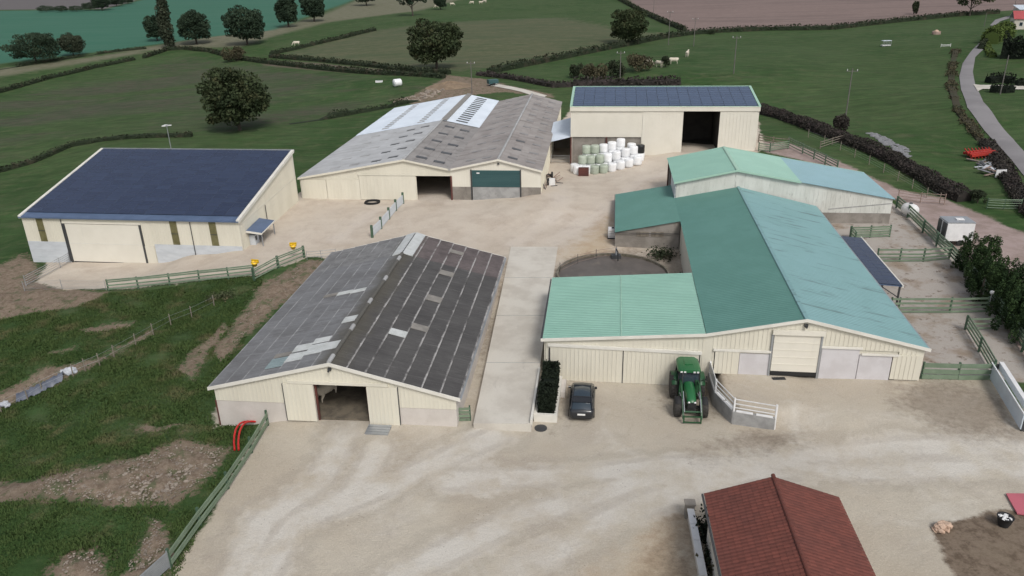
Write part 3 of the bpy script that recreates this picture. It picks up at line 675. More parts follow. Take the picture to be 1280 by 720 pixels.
# ---- solar barn on the left (A)
A = bldroot('A', 'solar_barn', 'cream barn at the left under one big slope of navy solar panels', 'barn')
W_, L_, ze, zr = 27.67, 17.576, 3.151, 7.238
zrf = lambda t: ze + (zr-ze)*t/L_
wall(MB(), 's', .2, .35, [(.14, 2.99), (27.53, 2.99)], -3.6, [(5.6, 15.15, -3.6, 2.37)], CREAM, ribs=.33, rib_out=.2,).build('front_wall', CREAM, A)
for a, b in ((.2, 5.35), (16.6, 27.5)):
    mb = MB(); mb.box(a, b, .12, .165, -3.6, .02, PALE_PANEL)
    for z_ in (-.95, -1.9): mb.box(a, b, .10, .12, z_-.03, z_+.03, PALE_PANEL)
    mb.build('base_panel', PALE_PANEL, A)
mb = MB(); mb.box(15.3, 16.5, .10, .16, -3.0, -.25, CREAM); mb.build('side_door', CREAM, A)
dr = MB(); dr.box(5.65, 15.1, .10, .17, -2.40, -.12, CREAM2); dr.box(5.65, 15.1, .11, .18, -.09, 2.33, CREAM2); dr.box(5.65, 15.1, .08, .10, -.13, -.06, WHITE_TRIM); d_ = dr.build('sliding_door', CREAM2, A)
MB().box(5.7, 15.05, .085, .17, -2.62, -2.42, BLACK).build('rubber_skirt', BLACK, d_)
MB().box(5.35, 15.4, .05, .17, 2.40, 2.56, CREAM2).build('door_track', CREAM2, A)
for s_ in (5.5, 15.22): MB().box(s_-.11, s_+.11, .02, .18, -2.6, 2.38, DARKMETAL).build('door_jamb', DARKMETAL, A)
for s_ in (2.0, 19.0, 23.85):
    f = MB(); f.box(s_, s_+.85, .13, .165, .03, 2.93, STRIPGLASS)
    for q in range(1, 4): f.box(s_+q*.21-.012, s_+q*.21+.012, .11, .13, .03, 2.93, STRIPGLASS)
    wn = f.build('window', STRIPGLASS, A)
    MB().box(s_, s_+.85, .105, .135, 1.35, 1.43, DARKMETAL).build('glazing_bar', DARKMETAL, wn)
for s_ in (5.3, 21.6): downpipe(A, s_, .05, -2.4, 2.9)
wall(MB(), 't', 27.38, 27.53, [(.36, zrf(.36)-.1), (17.3, zrf(17.3)-.1)], -2.5, [], CREAM, ribs=.33, rib_out=27.53).build('right_wall', CREAM, A)
sm = MB(); sm.hexa([(27.54, .5, 2.55), (27.565, .5, 2.55), (27.565, 17.2, 2.75+.9), (27.54, 17.2, 2.75+.9), (27.54, .5, 2.62), (27.565, .5, 2.62), (27.565, 17.2, 2.82+.9), (27.54, 17.2, 2.82+.9)], CREAM2); sm.build('wall_seam', CREAM2, A)
downpipe(A, 27.63, 7.2, -.3, 2.9)
wall(MB(), 't', .14, .29, [(.36, zrf(.36)-.1), (17.3, zrf(17.3)-.1)], -4.5, [], CREAM, ribs=.33, rib_out=.14).build('left_wall', CREAM, A)
wall(MB(), 's', 17.3, 17.45, [(.14, 7.05), (27.53, 7.05)], -3.5, [], CREAM, ribs=.33, rib_out=17.45).build('back_wall', CREAM, A)
rf = MB(); rf.hexa([(0, 0, ze-.10), (W_, 0, ze-.10), (W_, L_, zr-.10), (0, L_, zr-.10), (0, 0, ze), (W_, 0, ze), (W_, L_, zr), (0, L_, zr)], NAVYTRIM)
for i in range(1, 92): rf.hexa([(i*.3, .02, ze+.005), (i*.3+.1, .02, ze+.005), (i*.3+.1, 1.0, zrf(1.0)+.005), (i*.3, 1.0, zrf(1.0)+.005), (i*.3+.02, .02, ze+.04), (i*.3+.08, .02, ze+.04), (i*.3+.08, 1.0, zrf(1.0)+.04), (i*.3+.02, 1.0, zrf(1.0)+.04)], NAVYTRIM)
rf.build('roof', NAVYTRIM, A)
solar_array(A, .42, 27.25, .95, zrf(.95), 17.40, zrf(17.40), 16, 17, lift=.09)
for s0, s1 in ((-.06, .30), (27.37, 27.74)):
    mb = MB(); mb.hexa([(s0, -.05, ze-.22), (s1, -.05, ze-.22), (s1, L_, zr-.22), (s0, L_, zr-.22), (s0, -.05, ze+.13), (s1, -.05, ze+.13), (s1, L_, zr+.13), (s0, L_, zr+.13)], WHITE_TRIM); mb.build('bargeboard', WHITE_TRIM, A)
MB().box(-.05, 27.73, L_+.002, L_+.14, zr-.12, zr+.15, GALV).build('ridge_cap', GALV, A)
gutter(A, 's', -.01, 0, W_, ze-.02, NAVYTRIM)
# the canopy on its right wall
cn = MB(); cn.hexa([(27.6, 1.4, 1.45), (29.5, 1.4, 1.20), (29.5, 5.2, 1.55), (27.6, 5.2, 1.80), (27.6, 1.4, 1.52), (29.5, 1.4, 1.27), (29.5, 5.2, 1.62), (27.6, 5.2, 1.87)], NAVYTRIM)
cn = cn.build('canopy', NAVYTRIM, A)
cb = MB(); cb.beam((27.6, 1.36, 1.43), (29.55, 1.36, 1.18), .06, .22, WHITE_TRIM); cb.beam((29.55, 1.33, 1.2), (29.55, 5.25, 1.57), .06, .12, WHITE_TRIM); cb.build('canopy_edge', WHITE_TRIM, cn)
for t_ in (1.6, 5.0): MB().box(29.36, 29.46, t_-.05, t_+.05, -.6, 1.22, GALV).build('canopy_post', GALV, cn)
MB().box(27.6, 28.3, 2.0, 3.0, -.7, .75, PALE_PANEL).box(27.65, 28.32, 2.1, 2.5, .1, .6, DARKMETAL).build('meter_cabinet', PALE_PANEL, A)
MB().box(27.6, 28.2, 3.6, 4.4, -.7, .9, GALV).box(28.2, 28.23, 3.7, 4.3, -.5, .8, DARKMETAL).build('inverter_cabinet', GALV, A)

# ---- dark fibre-cement barn in front (B)
B = bldroot('B', 'cattle_barn', 'cream fronted barn with dark fibre cement roof and open doorway', 'barn')
zB = lambda s: float(np.interp(s, [-9.4, 0, 9.31], [1.605, 3.938, 1.458]))
topB = [(-9.06, zB(-9.06)-.06), (0, 3.87), (9.0, zB(9.0)-.06)]
wall(MB(), 's', .2, .35, topB, .42, [(-1.45, 2.55, .42, 2.07)], CREAM, ribs=.30, rib_out=.2).build('front_wall', CREAM, B)
MB().box(-9.06, -1.45, .22, .36, -2.8, .40, RENDER).build('front_base_wall', RENDER, B); MB().box(2.55, 9.0, .22, .36, -2.0, .40, RENDER).build('front_base_wall', RENDER, B)
ribdoor(B, -3.68, -1.42, .13, -.98, 2.13, CREAM, .30); ribdoor(B, 2.55, 4.80, .13, -1.03, 2.12, CREAM, .30)
MB().box(-3.25, 4.15, .03, .165, 2.17, 2.40, CREAM).build('door_track', CREAM, B)
for s_ in (-3.72, 4.83): MB().box(s_-.025, s_+.025, .06, .19, -1.0, 2.12, DARKMETAL).build('dark_edge_strip', DARKMETAL, B)  # dark strips stand in for the shadow edges of the door leaves
MB().box(-1.43, -1.30, .36, .5, -1.1, 2.07, REDBROWN).build('door_post', REDBROWN, B)
MB().box(2.42, 2.55, .36, .5, -1.1, 2.07, REDBROWN).build('door_post', REDBROWN, B)
for s0, s1 in ((-9.06, -8.9), (8.85, 9.0)):
    wall(MB(), 't', s0, s1, [(.37, 1.45 if s0 < 0 else 1.38), (27.9, 1.45 if s0 < 0 else 1.38)], -3.2, [], RENDER).build('side_wall', RENDER, B)
wall(MB(), 's', 27.9, 28.05, topB, -1.6, [], CREAM, ribs=.3, rib_out=28.05).build('back_wall', CREAM, B)
MB().box(-9.20, -9.08, .25, .55, -2.4, .38, REDBROWN).build('corner_post', REDBROWN, B)
NCO = 7
for side, (se, zee, mt) in enumerate(((-9.4, 1.605, FCGLARE_L), (9.31, 1.458, FCDARK_R))):
    for k in range(NCO):
        f0, f1 = k/NCO, (k+1)/NCO
        course('roof_course', B, se*f0, 3.938+(zee-3.938)*f0, se*f1, 3.938+(zee-3.938)*f1, .02, 28.22, mt, 28)
    ud = MB(); ud.hexa([(0, 0, 3.80), (se, 0, zee-.10), (se, 28.2, zee-.10), (0, 28.2, 3.80), (0, 0, 3.88), (se, 0, zee-.03), (se, 28.2, zee-.03), (0, 28.2, 3.88)], FCGREY); ud.build('roof_deck', FCGREY, B)
def sheetB(side, k, t0, t1, m):
    se, zee = ((-9.4, 1.605), (9.31, 1.458))[side]; f0, f1 = k/NCO, (k+1)/NCO
    a, b = se*f0, se*f1; za, zb_ = 3.938+(zee-3.938)*f0+.075, 3.938+(zee-3.938)*f1+.085
    mb = MB(); mb.hexa([(a, t0, za-.03), (b, t0, zb_-.03), (b, t1, zb_-.03), (a, t1, za-.03), (a, t0, za), (b, t0, zb_), (b, t1, zb_), (a, t1, za)], m)
    n = 5
    for i in range(n):
        c = t0 + (i+.5)*(t1-t0)/n
        mb.beam((a, c, za+.01), (b, c, zb_+.01), .06, .03, m)
    return mb.build('skylight_sheet', m, B)
for a in ((1, 2, 6.3, 7.3, SKYLIGHTPALE), (1, 3, 8.1, 9.05, SKYLIGHTGREY), (1, 3, 13.8, 14.9, SKYLIGHTGREY), (1, 3, 19.8, 20.8, SKYLIGHTGREY), (1, 3, 25.6, 26.4, SKYLIGHTGREY),
          (0, 1, 13.7, 14.4, SKYLIGHTPALE), (0, 2, 13.9, 14.6, SKYLIGHTPALE), (0, 3, 14.1, 14.7, SKYLIGHTGREY), (0, 0, 7.1, 8.2, SKYLIGHTPALE), (0, 2, 1.6, 2.9, SKYLIGHTPALE), (0, 1, 2.2, 3.8, SKYLIGHTPALE), (0, 0, 2.4, 3.7, SKYLIGHTPALE), (0, 2, 3.2, 4.3, SKYLIGHTPALE), (0, 3, 1.1, 2.6, mat('aqua_skylight', (.26, .33, .34), (.21, .27, .28), rough=.5, fine=.1)),
          (0, 1, 4.0, 4.9, SKYLIGHTPALE), (0, 3, 2.8, 3.4, SKYLIGHTGREY)): sheetB(*a)
rc = MB()
for k in range(22): rc.tube([(0, .1+k, 3.99), (0, 1.12+k, 4.0)], [.16, .175], 8, FCGLARE_L if k % 5 else FCGREY)
rc.build('ridge_cap', FCGREY, B)
rv = MB()
for sg in (-1, 1):
    rv.hexa([(sg*.06, 22.1, 4.00), (sg*1.0, 22.1, 3.72), (sg*1.0, 28.2, 3.72), (sg*.06, 28.2, 4.00), (sg*.06, 22.1, 4.10), (sg*1.0, 22.1, 3.80), (sg*1.0, 28.2, 3.80), (sg*.06, 28.2, 4.10)], SKYLIGHTPALE)
rv.build('ridge_vent', SKYLIGHTPALE, B)
MB().box(-.06, .06, 22.1, 27.6, 3.95, 4.02, BLACK).build('vent_slot', BLACK, B)
tp = [(-9.45, 1.60), (0, 3.97), (9.36, 1.455)]
bargeboard(B, tp, -.03, WHITE_TRIM, .24); bargeboard(B, tp, 28.23, WHITE_TRIM, .2)
gutter(B, 't', 9.36, .1, 28.2, 1.42, GALV)
MB().box(-.12, .12, .0, .16, 3.35, 3.55, DARKMETAL).cyl((0, -.12, 3.42), .08, .2, 8, DARKMETAL, 'y').build('lamp', DARKMETAL, B)

IN = mat('interior_shade', (.045, .04, .036), (.03, .028, .025), rough=.9, fine=.2)  # shade of the open barns put into a near-black colour
fl = MB(); fl.hexa([(-8.85, .45, -1.6), (8.8, .45, -1.6), (8.8, 27.8, -1.2), (-8.85, 27.8, -1.2), (-8.85, .45, -.92), (8.8, .45, -.80), (8.8, 27.8, -.3), (-8.85, 27.8, -.5)], mat('shaded_straw_floor', (.16, .135, .10), (.10, .085, .065), rough=.95, fine=.25, scale=1.5)); fl.build('floor', IN, B)  # floor added in a dark tone to deepen the doorway shade
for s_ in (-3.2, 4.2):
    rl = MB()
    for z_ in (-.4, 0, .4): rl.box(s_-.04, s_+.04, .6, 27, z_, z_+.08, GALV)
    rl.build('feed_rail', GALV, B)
for s_ in (-8.7, 8.65): MB().box(s_-.03, s_+.03, .5, 27.8, -.9, 1.2, IN).build('shade_lining', IN, B)  # dark linings added to keep the barn inside in shade
MB().box(-8.8, 8.8, 27.75, 27.85, -.8, 1.3, IN).build('shade_lining', IN, B)
# ---- hangar at the back (C)
C = bldroot('C', 'hangar', 'tall cream hangar at the back with solar roof and dark open bay', 'hangar')
ze, zr, W_, L_ = 9.439, 10.821, 27.85, 9.764
zf = lambda t: ze+(zr-ze)*t/L_
wall(MB(), 's', .1, .25, [(0.05, 8.72), (27.8, 8.72)], .2, [(.3, 10.75, .2, 4.8), (16.9, 22.2, .2, 8.70), (10.9, 16.9, .2, 8.7)], CREAM2, ribs=.33, rib_out=.1).build('front_wall', CREAM2, C)
for a, b in ((.3, 5.4), (5.65, 10.75)):
    mb = MB().box(a, b, .30, .50, -.2, 4.8, BLOCK)
    for k in range(1, 12): mb.box(a+.01, b-.01, .28, .30, -.2+k*.42, -.2+k*.42+.03, BLOCK)
    mb.build('block_wall', BLOCK, C)
for s_ in (.02, 5.41): MB().box(s_, s_+.22, .02, .30, -.2, 4.78, REDBROWN).build('steel_post', REDBROWN, C)
ribdoor(C, 10.88, 16.85, .08, 2.03, 8.70, CREAM2, .5, 'sliding_door'); ribdoor(C, 22.2, 27.6, .06, 2.4, 8.68, CREAM2, .5, 'sliding_door')
mb = MB(); mb.box(-.05, 27.9, -.12, .05, 8.74, 9.40, CREAM2); mb.box(-.05, 27.9, -.16, -.12, 9.30, 9.40, CREAM2); mb.build('fascia', CREAM2, C)
for s0, s1 in ((.05, .2), (27.65, 27.8)): wall(MB(), 't', s0, s1, [(.26, zf(.26)-.1), (9.6, zf(9.6)-.1)], -.2, [], CREAM2, ribs=.33, rib_out=(.05 if s0 < 1 else 27.8)).build('side_wall', CREAM2, C)
wall(MB(), 's', 9.6, 9.75, [(.05, 10.6), (27.8, 10.6)], -.2, [], CREAM2).build('back_wall', CREAM2, C)
MB().hexa([(0, 0, ze-.08), (W_, 0, ze-.08), (W_, L_, zr-.08), (0, L_, zr-.08), (0, 0, ze), (W_, 0, ze), (W_, L_, zr), (0, L_, zr)], MINTTRIM).build('roof', MINTTRIM, C)
solar_array(C, .32, 27.53, .05, zf(.05), 9.68, zf(9.6), 17, 9, lift=.05, glass=SOLAR_SKYGLARE)
for s0, s1 in ((-.08, .26), (27.59, 27.93)): MB().hexa([(s0, -.1, ze-.15), (s1, -.1, ze-.15), (s1, L_, zr-.15), (s0, L_, zr-.15), (s0, -.1, ze+.14), (s1, -.1, ze+.14), (s1, L_, zr+.14), (s0, L_, zr+.14)], MINTTRIM).build('bargeboard', MINTTRIM, C)
MB().box(-.08, 27.93, L_+.002, L_+.12, zr-.1, zr+.14, MINTTRIM).build('ridge_cap', MINTTRIM, C)
fl = MB(); fl.hexa([(.5, .55, .3), (27.4, .55, .3), (27.4, 9.4, .3), (.5, 9.4, .3), (.5, .55, 1.0), (27.4, .55, 2.75), (27.4, 9.4, 3.0), (.5, 9.4, 1.3)], IN); fl.build('floor', IN, C)  # near-black floor added to darken the open bay
MB().box(.5, 27.4, 9.45, 9.58, .3, 10.3, IN).build('shade_lining', IN, C)  # dark sheet added over the cream back wall to stand for shade
for s_ in (16.6, 22.4): MB().box(s_-.1, s_+.1, .6, 9.3, 1.2, 9.2, IN).build('shade_wall', IN, C)  # dark walls added on both sides of the bay to shade it
# lean-to between the hangar and the grey barns
cx, cy, _ = l2w('C', 0, 0)
K = empty('lean_to', (cx, cy, 0), R(BF['C'][2]), 'small lean-to with pale blue sheet roof between grey barns and tall hangar', 'lean-to')
mb = MB(); rib_sheet(mb, (-.02, .2, 4.75), (-.02, 10.2, 5.9), (-3.3, .1, 3.95), (-3.3, 10.2, 5.05), 30, .04, BLUESHEET); mb.build('roof', BLUESHEET, K)
for t_ in (.3, 9.8): MB().box(-3.2, -3.05, t_-.07, t_+.07, .2, 3.95 if t_ < 1 else 5.0, REDBROWN).build('post', REDBROWN, K)
mb = MB(); mb.box(-3.1, -.05, 9.7, 9.85, .2, 5.0, BLOCK); mb.build('back_wall', BLOCK, K)
g = empty('gate', l2w('C', -3.0, .45), R(BF['C'][2]), 'galvanised bar gate under the pale blue lean-to roof', 'gate'); gz = tz(*l2w('C', -1.5, .4)[:2])
g.location.z = gz + .15
for k in range(5): MB().box(.05, 2.85, -.02, .02, .1+k*.24, .14+k*.24, GALV).build('rail', GALV, g)
for s_ in (.0, 2.85): MB().box(s_, s_+.06, -.03, .03, -.15, 1.25, GALV).build('upright', GALV, g)

# ---- grey double barn (D)
D = bldroot('D', 'double_barn', 'long twin gabled barn with grey fibre cement roofs behind the yard', 'barn')
DP = [(-14.986, 3.182), (0, 5.817), (6.135, 4.546), (12.722, 5.921), (18.517, 4.395)]
zD = ztop_fn(DP); LD = 53.37
pr = [(-14.8, zD(-14.8)-.06), (0, 5.75), (6.135, 4.48), (6.2, zD(6.2)-.06)]
wall(MB(), 's', .3, .45, pr, -.4, [(1.5, 6.2, -.4, 3.56)], CREAM, ribs=.33, rib_out=.3).build('front_wall', CREAM, D)
wall(MB(), 's', .3, .45, [(6.2, zD(6.2)-.06), (12.722, 5.85), (18.3, zD(18.3)-.06)], 2.12, [(9.15, 15.5, 2.12, 4.40)], CREAM2, ribs=.33, rib_out=.3).build('front_wall', CREAM2, D)
MB().box(15.55, 18.3, .25, .47, -.2, 2.10, BLOCK).build('block_wall', BLOCK, D)
mb = MB(); mb.box(6.2, 9.05, .25, .47, -.4, 2.10, BLOCK)
for k in range(1, 12): mb.box(6.22, 9.03, .235, .25, -.4+k*.21, -.385+k*.21, BLOCK)
mb.build('block_wall', BLOCK, D)
ribdoor(D, -14.6, -11.1, .22, .13, 2.95, CREAM, .5); ribdoor(D, -11.0, -6.4, .22, .13, 3.00, CREAM, .5); ribdoor(D, -6.35, 1.42, .20, .25, 3.55, CREAM, .5)
mb = MB(); mb.box(-6.5, 6.2, .12, .2, 3.62, 3.80, CREAM); mb.build('door_track', CREAM, D)
mb = MB(); mb.box(-14.8, -6.6, .12, .2, 3.0, 3.12, CREAM); mb.build('door_track', CREAM, D)
ribdoor(D, 9.12, 15.55, .30, 2.15, 4.40, TEALDOOR, .22, 'roller_door', vertical=False)
mb = MB(); mb.box(9.15, 15.5, .22, .32, .1, 2.10, GREYWALL); mb.box(12.3, 12.4, .2, .22, .1, 2.1, GREYWALL); mb.build('concrete_gate', GREYWALL, D)
for s_ in (8.95, 15.56): MB().box(s_, s_+.14, .14, .3, -.1, 4.5, DARKMETAL).build('door_jamb', DARKMETAL, D)
MB().box(6.2, 6.4, .1, .25, -.1, 3.6, REDBROWN).build('steel_post', REDBROWN, D)
MB().box(9.75, 10.15, .20, .228, 3.95, 4.12, WHITE).build('door_notice', WHITE, D)
for s0, s1, zz in ((-14.8, -14.65, zD(-14.8)), (18.15, 18.3, zD(18.3))): wall(MB(), 't', s0, s1, [(.46, zz-.1), (53.1, zz-.1)], -1.2, [], CREAM, ribs=.5, rib_out=(s0 if s0 < 0 else s1)).build('side_wall', CREAM, D)
wall(MB(), 's', 53.1, 53.25, [(-14.8, zD(-14.8)-.06), (0, 5.75), (6.135, 4.48), (12.722, 5.85), (18.3, zD(18.3)-.06)], -.5, [], CREAM).build('back_wall', CREAM, D)
def slopeD(name, s0, s1, t0, t1, nco, m, deck=True):
    z0, z1 = zD(s0), zD(s1)
    for k in range(nco):
        f0, f1 = k/nco, (k+1)/nco
        course(name, D, s0+(s1-s0)*f0, z0+(z1-z0)*f0, s0+(s1-s0)*f1, z0+(z1-z0)*f1, t0, t1, m, int((t1-t0)/1.05), lift=.05, jit=.01)
    MB().hexa([(s0, t0, z0-.12), (s1, t0, z1-.12), (s1, t1, z1-.12), (s0, t1, z0-.12), (s0, t0, z0-.03), (s1, t0, z1-.03), (s1, t1, z1-.03), (s0, t1, z0-.03)], FCGREY).build('roof_deck', FCGREY, D)
slopeD('roof_course', 0, -14.986, 0, 27.6, 11, FCLIGHT); slopeD('roof_course', 0, 6.135, 0, 27.0, 5, FCDUSK)
slopeD('roof_course', 12.722, 6.135, 0, LD, 5, FCBROWN); slopeD('roof_course', 12.722, 18.517, 0, LD, 5, FCBROWN)
for s1 in (-14.986, 6.135):
    mb = MB(); rib_sheet(mb, (0, 27.2, 5.90), (0, LD, 5.90), (s1, 27.2, zD(s1)+.08), (s1, LD, zD(s1)+.08), 78, .04, BLUESHEET); mb.build('roof_sheet', BLUESHEET, D)
mb = MB(); mb.hexa([(-.05, 27.2, 5.93), (.75, 27.2, 5.80), (.75, LD, 5.80), (-.05, LD, 5.93), (-.05, 27.2, 6.15), (.75, 27.2, 5.98), (.75, LD, 5.98), (-.05, LD, 6.15)], SKYLIGHTGREY); mb.build('ridge_light', SKYLIGHTGREY, D)
def skyD(sc, tc, ls, lt, m, lift=.075):
    a, b = sc-ls/2, sc+ls/2; za, zb_ = zD(a)+lift, zD(b)+lift
    return MB().hexa([(a, tc-lt/2, za-.04), (b, tc-lt/2, zb_-.04), (b, tc+lt/2, zb_-.04), (a, tc+lt/2, za-.04), (a, tc-lt/2, za), (b, tc-lt/2, zb_), (b, tc+lt/2, zb_), (a, tc+lt/2, za)], m).build('skylight', m, D)
for k in range(5):
    t_ = 2.3+5.2*k
    skyD(-4.4, t_, 1.35, .75, SKYLIGHTDARK); skyD(-2.2, t_+.7, 1.35, .75, SKYLIGHTDARK); skyD(1.85, t_+.5, 1.5, .9, SKYLIGHTDARK); skyD(4.35, t_+.1, 1.5, .9, SKYLIGHTDARK)
    for s_ in (-7.6, -10.4): skyD(s_, t_+.2, 1.35, .7, FCGREY)
for k in range(10):
    t_ = 2.5+5.2*k
    skyD(14.38, t_, 1.3, .8, SKYLIGHTDARK if k < 3 else SKYLIGHTMID); skyD(16.75, t_+.3, 1.3, .8, SKYLIGHTMID); skyD(10.9, t_, 1.3, .7, SKYLIGHTMID); skyD(8.6, t_+.4, 1.3, .7, SKYLIGHTMID)
for k in range(14):
    t_ = 28.8+k*1.75
    skyD(3.0, t_, 1.9, .75, SKYLIGHTDARK, .16); skyD(-4.0, t_, 1.2, .55, SKYLIGHTGREY, .16); skyD(-10.2, t_, 1.2, .55, SKYLIGHTGREY, .16)
for s_, t0 in ((0, 0), (12.722, 0)):
    mb = MB()
    for k in range(27 if s_ == 0 else 53): mb.tube([(s_, .05+k, zD(s_)+.06), (s_, 1.07+k, zD(s_)+.07)], [.17, .185], 7, FCGREY)
    mb.build('ridge_cap', FCGREY, D)
MB().box(5.95, 6.32, -.05, LD, 4.42, 4.58, GALV).build('valley_gutter', GALV, D)
bargeboard(D, [(-15.0, 3.20), (0, 5.85), (6.1, 4.58)], -.04, CREAM, .22); bargeboard(D, [(6.18, 4.58), (12.722, 5.95), (18.55, 4.41)], -.04, CREAM2, .22)
MB().box(12.6, 12.84, .1, .3, 5.2, 5.42, DARKMETAL).build('lamp', DARKMETAL, D)

# ---- green roofed complex (E)
E = bldroot('E', 'green_barn', 'cream barn with teal, pale blue and mint green metal roofs on the right', 'barn')
RZ, SL, SR, ZL, ZR = 4.82, -7.254, 9.024, 3.361, 2.731
mE = (RZ-ZL)/7.254
zE = lambda s: RZ + s*mE if s <= 0 else RZ - s*(RZ-ZR)/9.024
LE = 36.5
mb = MB(); rib_sheet(mb, (0, 0, RZ), (0, LE, RZ), (SL, 0, ZL), (SL, LE, ZL), 110, .02, TEALROOF); mb.build('left_roof_slope', TEALROOF, E)
mb = MB(); rib_sheet(mb, (0, 0, RZ), (0, LE, RZ), (SR, 0, ZR), (SR, LE-.3, ZR), 110, .02, BLUEROOF); mb.build('right_roof_slope', BLUEROOF, E)
mb = MB(); rib_sheet(mb, (SL-.0, 27.6, ZL), (SL, 42.2, ZL), (-14.3, 27.6, 1.944), (-14.3, 42.5, 1.944), 44, .035, TEALROOF); mb.build('wing_roof', TEALROOF, E)
for s0 in (-1,):
    rib = MB(); rib_sheet(rib, (-7.28, .0, 3.30), (-7.28, 12.56, 3.30), (-19.86, .02, 2.36), (-20.1, 12.78, 2.34), 38, .05, MINTROOF); rib.build('lower_roof', MINTROOF, E)
MB().beam((-13.7, -.02, 2.87), (-13.7, 12.68, 2.87), .05, .05, MINTTRIM).build('roof_seam', MINTTRIM, E)
MB().hexa([(-.18, 0, RZ+.01), (.18, 0, RZ+.0), (.18, LE, RZ+.0), (-.18, LE, RZ+.01), (-.14, 0, RZ+.09), (.14, 0, RZ+.09), (.14, LE, RZ+.09), (-.14, LE, RZ+.09)], BLUEROOF).build('ridge_cap', BLUEROOF, E)
bargeboard(E, [(-20.0, 2.37), (-7.28, 3.33), (0, RZ+.04), (9.1, ZR+.03)], -.05, WHITE_TRIM, .22)
gutter(E, 't', 9.08, 0, 36.2, ZR-.02, GALV)
mb = MB(); mb.hexa([(-20.04, 0, 2.18), (-19.9, 0, 2.18), (-20.15, 12.7, 2.16), (-20.25, 12.7, 2.16), (-20.04, 0, 2.32), (-19.9, 0, 2.32), (-20.15, 12.7, 2.30), (-20.25, 12.7, 2.30)], DARKMETAL); mb.build('gutter', DARKMETAL, E)
# front: left (lower) part and main gable
wall(MB(), 's', .2, .35, [(-19.6, 2.22), (-7.28, 3.16), (-6.95, 3.3)], -2.2, [(-19.3, -7.7, -2.2, 1.75)], CREAM, ribs=.33, rib_out=.2).build('front_wall', CREAM, E)
ribdoor(E, -19.25, -13.52, .15, -1.33, 1.70, CREAM, .33); ribdoor(E, -13.45, -7.65, .15, -1.33, 1.60, CREAM, .33)
tr = MB(); tr.hexa([(-19.45, .0, 1.72), (-7.45, .0, 1.50), (-7.45, .16, 1.50), (-19.45, .16, 1.72), (-19.45, .0, 1.95), (-7.45, .0, 1.75), (-7.45, .16, 1.75), (-19.45, .16, 1.95)], WHITE_TRIM); tr.build('door_track', WHITE_TRIM, E)
for s_ in (-19.32, -13.49, -7.6): MB().box(s_-.035, s_+.035, .05, .2, -1.35, 1.5, DARKMETAL).build('dark_edge_strip', DARKMETAL, E)
wall(MB(), 's', .2, .35, [(-6.95, zE(-6.95)-.07), (0, RZ-.07), (8.77, zE(8.77)-.07)], -1.0, [(-2.24, 1.28, -1.0, 3.72), (-6.5, -2.26, -1.0, 1.7), (1.4, 7.0, -1.0, 2.35)], CREAM, ribs=.33, rib_out=.2).build('front_wall', CREAM, E)
ribdoor(E, -6.45, -4.62, .15, -.1, 1.85, CREAM, .33)
MB().box(-4.58, -2.30, .14, .30, -.4, 1.72, WHITE_DOOR).build('panel_door', WHITE_DOOR, E)
MB().box(-6.6, -2.3, .02, .135, 1.87, 2.05, WHITE_TRIM).build('door_track', WHITE_TRIM, E)
rd = ribdoor(E, -2.18, 1.22, .18, .32, 3.60, CREAM2, .62, 'roller_door', vertical=False)
MB().box(-2.18, 1.22, .07, .2, -.02, .30, BLACK).build('rubber_skirt', BLACK, rd)
MB().box(-2.35, 1.5, -.06, .12, 3.50, 3.88, CREAM2).build('roller_housing', CREAM2, E)
for s_ in (-2.30, 1.30): MB().box(s_-.07, s_+.07, .05, .195, -.2, 3.5, GALV).build('door_jamb', GALV, E)
MB().box(1.42, 4.15, .13, .30, -.4, 2.45, WHITE_DOOR).build('panel_door', WHITE_DOOR, E)
MB().box(4.20, 6.55, .13, .30, -.4, 1.98, WHITE_DOOR).build('panel_door', WHITE_DOOR, E)
MB().box(1.35, 4.3, .02, .125, 2.47, 2.63, WHITE_TRIM).build('door_track', WHITE_TRIM, E)
MB().box(4.3, 7.0, .02, .125, 2.0, 2.15, WHITE_TRIM).build('door_track', WHITE_TRIM, E)
ribdoor(E, 6.60, 8.70, .15, .05, 2.10, CREAM, .33)
MB().box(4.12, 7.0, .30, .36, 1.98, 2.36, CREAM).build('lintel', CREAM, E)
MB().box(-.14, .14, .02, .2, 4.2, 4.40, DARKMETAL).cyl((0, -.08, 4.24), .08, .2, 8, DARKMETAL, 'y').build('lamp', DARKMETAL, E)
# sides
wall(MB(), 't', 8.62, 8.77, [(.36, zE(8.77)-.1), (36, zE(8.77)-.1)], -.5, [], RENDER).build('side_wall', RENDER, E)
wall(MB(), 't', -19.75, -19.6, [(.36, 2.2), (12.5, 2.2)], -2.2, [], CREAM, ribs=.33, rib_out=-19.75).build('side_wall', CREAM, E)
wall(MB(), 's', 12.36, 12.5, [(-19.6, 2.2), (-7.2, 3.1)], -1.6, [], RENDER).build('back_wall', RENDER, E)
wall(MB(), 't', -7.15, -7.0, [(12.51, zE(-7.0)-.1), (27.6, zE(-7.0)-.1)], -1.6, [], CREAM).build('side_wall', RENDER, E)
wl = wall(MB(), 's', 27.8, 28.0, [(-14.1, 1.86), (-7.2, zE(-7.2)-.1)], -1.6, [], BLOCK)
for k in range(1, 16): wl.box(-14.08, -7.22, 27.785, 27.8, -1.4+k*.21, -1.385+k*.21, BLOCK)
wl.build('block_wall', BLOCK, E)
wall(MB(), 't', -14.25, -14.1, [(27.8, 1.85), (42.0, 1.85)], -1.6, [], BLOCK).build('block_wall', BLOCK, E)
wall(MB(), 's', 41.9, 42.05, [(-14.1, 1.85), (-7.2, 3.2)], -1.0, [], BLOCK).build('block_wall', BLOCK, E)
for s_ in (-11.9, -10.3): MB().box(s_, s_+1.35, 27.74, 27.80, 1.45, 2.0, WOODPOST).build('shutter', WOODPOST, E)
